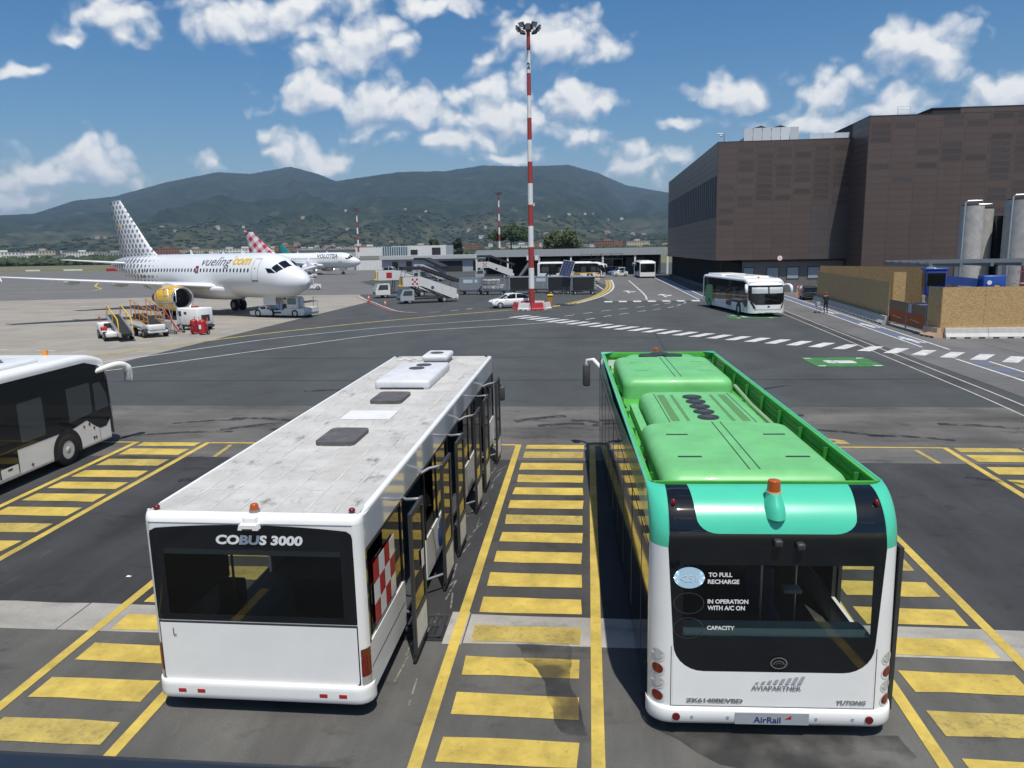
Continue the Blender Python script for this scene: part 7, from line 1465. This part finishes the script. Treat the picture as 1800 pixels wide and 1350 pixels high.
# ================================================================== hills
RID = [(-62, 2.2), (-50, 2.4), (-38.6, 2.64), (-36.8, 2.76), (-34.55, 3.58), (-32.27, 3.86), (-29.15, 4.81), (-25.9, 5.53), (-23.7, 5.45), (-21.06, 5.97), (-19.17, 5.49), (-18.03, 5.03), (-16.04, 5.3), (-13.63, 5.61), (-10.39, 5.67), (-7.51, 6.02), (-4.65, 5.9), (-1.38, 5.94), (.66, 5.34), (2.68, 4.42), (5.69, 3.82), (12, 3.4), (25, 3.6), (40, 2.8), (60, 2.0)]
def ridge(a):
    for (a0, e0), (a1, e1) in zip(RID[:-1], RID[1:]):
        if a <= a1: t = max(0, min(1, (a-a0)/(a1-a0))); return e0+(e1-e0)*t
    return RID[-1][1]
R0 = 1900.
def rdist(a): return 7200+900*math.sin(a*.21+1)+500*math.sin(a*.53)
def terrain(x, y):
    r = math.hypot(x, y); a = math.degrees(math.atan2(x, y)); rr = rdist(a); hr = math.tan(R(ridge(a)))*rr+6
    t = (r-R0)/(rr-R0)
    if t <= 0: return 0.
    n = noise.fractal(Vector((x/900, y/900, .3)), 1.0, 2.1, 6)
    w_ = noise.noise_vector(Vector((x/1500, y/1500, 9.)))*500
    rid = 1-abs(noise.noise(Vector(((x+w_.x)/620, (y+w_.y)/1500, 4.))))*2.4+.5*(1-abs(noise.noise(Vector(((x+w_.x)/260, (y+w_.y)/600, 14.))))*2.4)
    if t < 1: h = hr*(.16*t+.84*t**1.75)+(n*hr*.14+(rid-.8)*hr*.16)*4*t*(1-t)*.85
    else: h = hr*max(0, 1-(t-1)*1.3)+n*15*min(1, (t-1)*5)
    return max(0., h)
b = B(); na, nr = 620, 190; vs = []
for i in range(na+1):
    a = -62+124*i/na
    for j in range(nr+1):
        r = R0*.98+(10800-R0)*(j/nr)**1.1; x, y = r*math.sin(R(a)), r*math.cos(R(a)); vs.append((x, y, terrain(x, y)-.5))
b.add(vs, [(i*(nr+1)+j, (i+1)*(nr+1)+j, (i+1)*(nr+1)+j+1, i*(nr+1)+j+1) for i in range(na) for j in range(nr)], 0, True)
def hill_mat():
    m = bpy.data.materials.new('wooded_hills'); m.use_nodes = True; nt = m.node_tree; N = nt.nodes; L = nt.links; bs = N['Principled BSDF']; bs.inputs['Roughness'].default_value = .95; bs.inputs['Specular IOR Level'].default_value = .1
    tc = N.new('ShaderNodeTexCoord')
    def noi(sc, det, rg, st=(1, 1, 1)):
        mp = N.new('ShaderNodeMapping'); mp.inputs['Scale'].default_value = st; L.new(tc.outputs['Object'], mp.inputs[0]); n = N.new('ShaderNodeTexNoise'); n.inputs['Scale'].default_value = sc; n.inputs['Detail'].default_value = det; n.inputs['Roughness'].default_value = rg; L.new(mp.outputs[0], n.inputs['Vector']); return n.outputs[0]
    sp = N.new('ShaderNodeSeparateXYZ'); L.new(tc.outputs['Object'], sp.inputs[0])
    def mr(v, a, c, d, e):
        n = N.new('ShaderNodeMapRange'); n.interpolation_type = 'SMOOTHSTEP'
        for i, q in enumerate((a, c, d, e)): n.inputs[i+1].default_value = q
        L.new(v, n.inputs[0]); return n.outputs[0]
    def mx(f, a, c):
        n = N.new('ShaderNodeMix'); n.data_type = 'RGBA'; L.new(f, n.inputs[0])
        for k, q in ((6, a), (7, c)):
            if isinstance(q, tuple): n.inputs[k].default_value = (*q, 1)
            else: L.new(q, n.inputs[k])
        return n.outputs[2]
    def add(a, c, k):
        n = N.new('ShaderNodeMath'); n.operation = 'MULTIPLY_ADD'; L.new(c, n.inputs[0]); n.inputs[1].default_value = k; L.new(a, n.inputs[2]); return n.outputs[0]
    big = noi(.0016, 5, .6); fine = noi(.012, 6, .7); spk = noi(.05, 3, .8)
    alt = mr(sp.outputs[2], 20, 260, 1, 0)                                   # farmland low, woodland high
    fld = mr(add(alt, big, 1.6), 1.05, 1.55, 0, 1)
    wood = mx(mr(fine, .35, .65, 0, 1), (.010, .020, .012), (.028, .042, .020)); farm = mx(mr(fine, .4, .62, 0, 1), (.022, .034, .018), (.075, .078, .042))  # wood tones darkened in place of the missing cloud shadow
    c = mx(fld, wood, farm); bare = mr(noi(.004, 6, .65), .62, .70, 0, 1); c = mx(bare, c, (.075, .078, .05)); c = mx(mr(spk, .60, .70, 0, .6), c, (.012, .022, .012)); L.new(c, bs.inputs['Base Color']); return m
obj('hills', b, hill_mat(), kind='structure')
# ================================================================== far town: houses and blocks, one object each
PLAS = [mat('plaster_cream', (.50, .44, .34), .85, rnd=.15), mat('plaster_white', (.70, .68, .63), .85, rnd=.1), mat('plaster_ochre', (.46, .33, .19), .85, rnd=.15), mat('brick_red', (.30, .13, .09), .85, rnd=.15), mat('plaster_grey', (.34, .34, .33), .85, rnd=.15)]
TILE = mat('roof_tile', (.24, .14, .10), .85, rnd=.25); FLAT = mat('flat_roof', (.25, .24, .23), .9, rnd=.2); WIN = mat('far_window', (.03, .035, .04), .2)
def house_mesh(w, d, h, pm, gable=True, fl=2):
    b = B(); b.box(-w/2, w/2, -d/2, d/2, -6, h)
    if gable: b.add([(-w/2-.4, -d/2-.4, h), (w/2+.4, -d/2-.4, h), (w/2+.4, d/2+.4, h), (-w/2-.4, d/2+.4, h), (-w/2-.4, 0, h+d*.28), (w/2+.4, 0, h+d*.28)], [(0, 1, 5, 4), (2, 3, 4, 5), (1, 2, 5), (3, 0, 4), (0, 3, 2, 1)], 1)
    else: b.box(-w/2-.2, w/2+.2, -d/2-.2, d/2+.2, h, h+.5, 2); b.box(-w*.1, w*.12, -d*.2, d*.2, h+.5, h+2.6)
    n = max(2, int(w/3.2))
    for f in range(fl):
        for k in range(n): x = -w/2+(k+.5)*w/n; z = h*(f+.35)/fl; b.box(x-.6, x+.6, -d/2-.06, -d/2+.02, z, z+1.5, 3)
    return mesh_of('house', b, [pm, TILE, FLAT, WIN])
VAR = [house_mesh(11, 9, 6.5, PLAS[0]), house_mesh(13, 9, 7, PLAS[1]), house_mesh(10, 10, 8, PLAS[2], True, 3), house_mesh(15, 10, 6, PLAS[0]), house_mesh(12, 9, 9, PLAS[1], True, 3)]
BLK = [house_mesh(34, 13, 13, PLAS[1], False, 4), house_mesh(26, 13, 15, PLAS[3], False, 5), house_mesh(44, 14, 11, PLAS[4], False, 3), house_mesh(30, 13, 14, PLAS[0], False, 4), house_mesh(52, 15, 9, PLAS[1], False, 3)]
HN = ['cream plastered house with red tiled roof in the far town', 'white plastered house with red tiled roof in the far town', 'ochre three-storey house with tiled roof in the far town', 'long cream farmhouse with tiled roof in the far town', 'tall white house with tiled roof in the far town']
BN = ['white flat-roofed apartment block in the far town', 'red brick flat-roofed block in the far town', 'grey flat-roofed industrial block in the far town', 'cream flat-roofed apartment block in the far town', 'long low white warehouse in the far town']
rg = random.Random(11)
def put(me, nm, lbl, cat, grp, a, r, s=1.):
    x, y = r*math.sin(R(a)), r*math.cos(R(a)); o = link(nm, me, None, (x, y, terrain(x, y)-.2), R(-a+rg.uniform(-35, 35)), label=lbl, cat=cat, group=grp); o.scale = (s, s, s)
for k in range(120):
    a = rg.uniform(-39, -15) if k < 98 else rg.uniform(-15, 6); r = rg.uniform(950, 1700); i = rg.randrange(5); put(BLK[i], 'apartment_block', BN[i], 'building', 'flat-roofed blocks in the far town', a, r)
for k in range(200):
    a = rg.uniform(-39, -12) if k < 140 else rg.uniform(-13, 6); r = rg.uniform(1250, 2500); i = rg.randrange(5); put(VAR[i], 'town_house', HN[i], 'house', 'tiled houses in the far town', a, r, rg.uniform(.9, 1.3))
for k in range(60):
    a = rg.choice([rg.gauss(-33, 1.5), rg.gauss(-21, 3), rg.gauss(-14, 2), rg.gauss(-5, 2.5), rg.gauss(-.5, 1.6), rg.gauss(3.5, 1.2), rg.uniform(-38, 6)]); r = rg.uniform(2500, 4300); i = rg.choice([0, 1, 3, 4]); put(VAR[i], 'hill_villa', ['cream villa on the lower hill slopes', 'white villa on the lower hill slopes', '', 'long cream farmhouse on the lower hill slopes', 'tall white villa on the lower hill slopes'][i], 'house', 'villas on the hill slopes', a, r, rg.uniform(.8, 1.35))
# woods, hedges and orchards: too many to count
def clump_field(name, spots, m):
    b = B(); base = bmesh.new(); bmesh.ops.create_icosphere(base, subdivisions=2, radius=1); bv = [v.co.copy() for v in base.verts]; bf = [[v.index for v in f.verts] for f in base.faces]; base.free()
    for x, y, z, s, hh in spots:
        ph = rg.uniform(0, 50); vs_ = []
        for c in bv: k = 1+.45*noise.noise(c*1.7+Vector((ph, 0, 0))); vs_.append((x+c.x*s*k, y+c.y*s*k, z+hh*.45+c.z*hh*.55*k))
        b.add(vs_, bf, 0, False)
    o = obj(name, b, m); tag(o, None, None, None, 'stuff'); return o
sp_ = []
for k in range(420): x = -620+k*1.36+rg.uniform(-3, 3); sp_.append((x, 585+rg.uniform(-12, 12)+.06*x, 0, rg.uniform(3, 6), rg.uniform(3.5, 7.5)))
o = clump_field('hedgerow', sp_, mat('hedge_green', (.035, .058, .022), .85, var=.4, vscale=.15)); tag(o, 'dark green hedgerow of shrubs beyond the airfield grass', 'hedge')
sp_ = []
for k in range(2600):
    a = rg.uniform(-40, 7); r = rg.uniform(700, 1000) if k < 700 else rg.uniform(1000, 2600); x, y = r*math.sin(R(a)), r*math.cos(R(a)); sp_.append((x, y, terrain(x, y)-1, rg.uniform(3, 8), rg.uniform(4, 10)))
o = clump_field('far_trees', sp_, mat('far_tree_green', (.030, .050, .022), .9, var=.45, vscale=.08)); tag(o, 'dark green trees scattered among the far town houses', 'trees')
sp_ = []
for k in range(3000):
    a = rg.uniform(-40, 8); r = rg.uniform(2300, 3700); x, y = r*math.sin(R(a)), r*math.cos(R(a)); sp_.append((x, y, terrain(x, y)-2, rg.uniform(4, 11), rg.uniform(4, 9)))
o = clump_field('hillside_trees', sp_, mat('hill_tree_green', (.020, .036, .018), .95, var=.4, vscale=.03)); tag(o, 'dark green groves on the lower hill slopes', 'trees')
# small airfield boards and huts in the grass
for x, y, w, h, m, lb in ((-196, 300, 5.5, 1.6, RED, 'small red and black direction board in the airfield grass'), (-236, 330, 9, 1.0, TEXTW, 'long low white airfield board in the dry grass'), (-256, 332, 7, 1.0, TEXTW, 'short low white airfield board in the dry grass'), (-265, 545, 12, 3.2, TEXTW, 'white equipment hut beyond the runway'), (-235, 548, 10, 3.0, LGREY, 'grey equipment hut beyond the runway')):
    o = empty('airfield_board' if h < 2 else 'equipment_hut', (x, y, 0), 0, lb, 'board' if h < 2 else 'hut'); b = B(); b.box(0, w, 0, .3 if h < 2 else 3, .35, h); obj('body', b, m, o); b = B(); b.box(.3, .5, .05, .25, 0, .35); b.box(w-.5, w-.3, .05, .25, 0, .35); obj('foot', b, DARK, o)
# ================================================================== air
hz = bpy.data.materials.new('haze'); hz.use_nodes = True; N = hz.node_tree.nodes; N.clear(); pv = N.new('ShaderNodeVolumePrincipled'); pv.inputs['Color'].default_value = (.50, .70, 1, 1); pv.inputs['Density'].default_value = HAZE_D; pv.inputs['Anisotropy'].default_value = .1
ou = N.new('ShaderNodeOutputMaterial'); hz.node_tree.links.new(pv.outputs[0], ou.inputs['Volume'])
b = B(); b.box(-15500, 15500, -110, 15500, -2, 905); o = obj('haze', b, hz); o['kind'] = 'stuff'
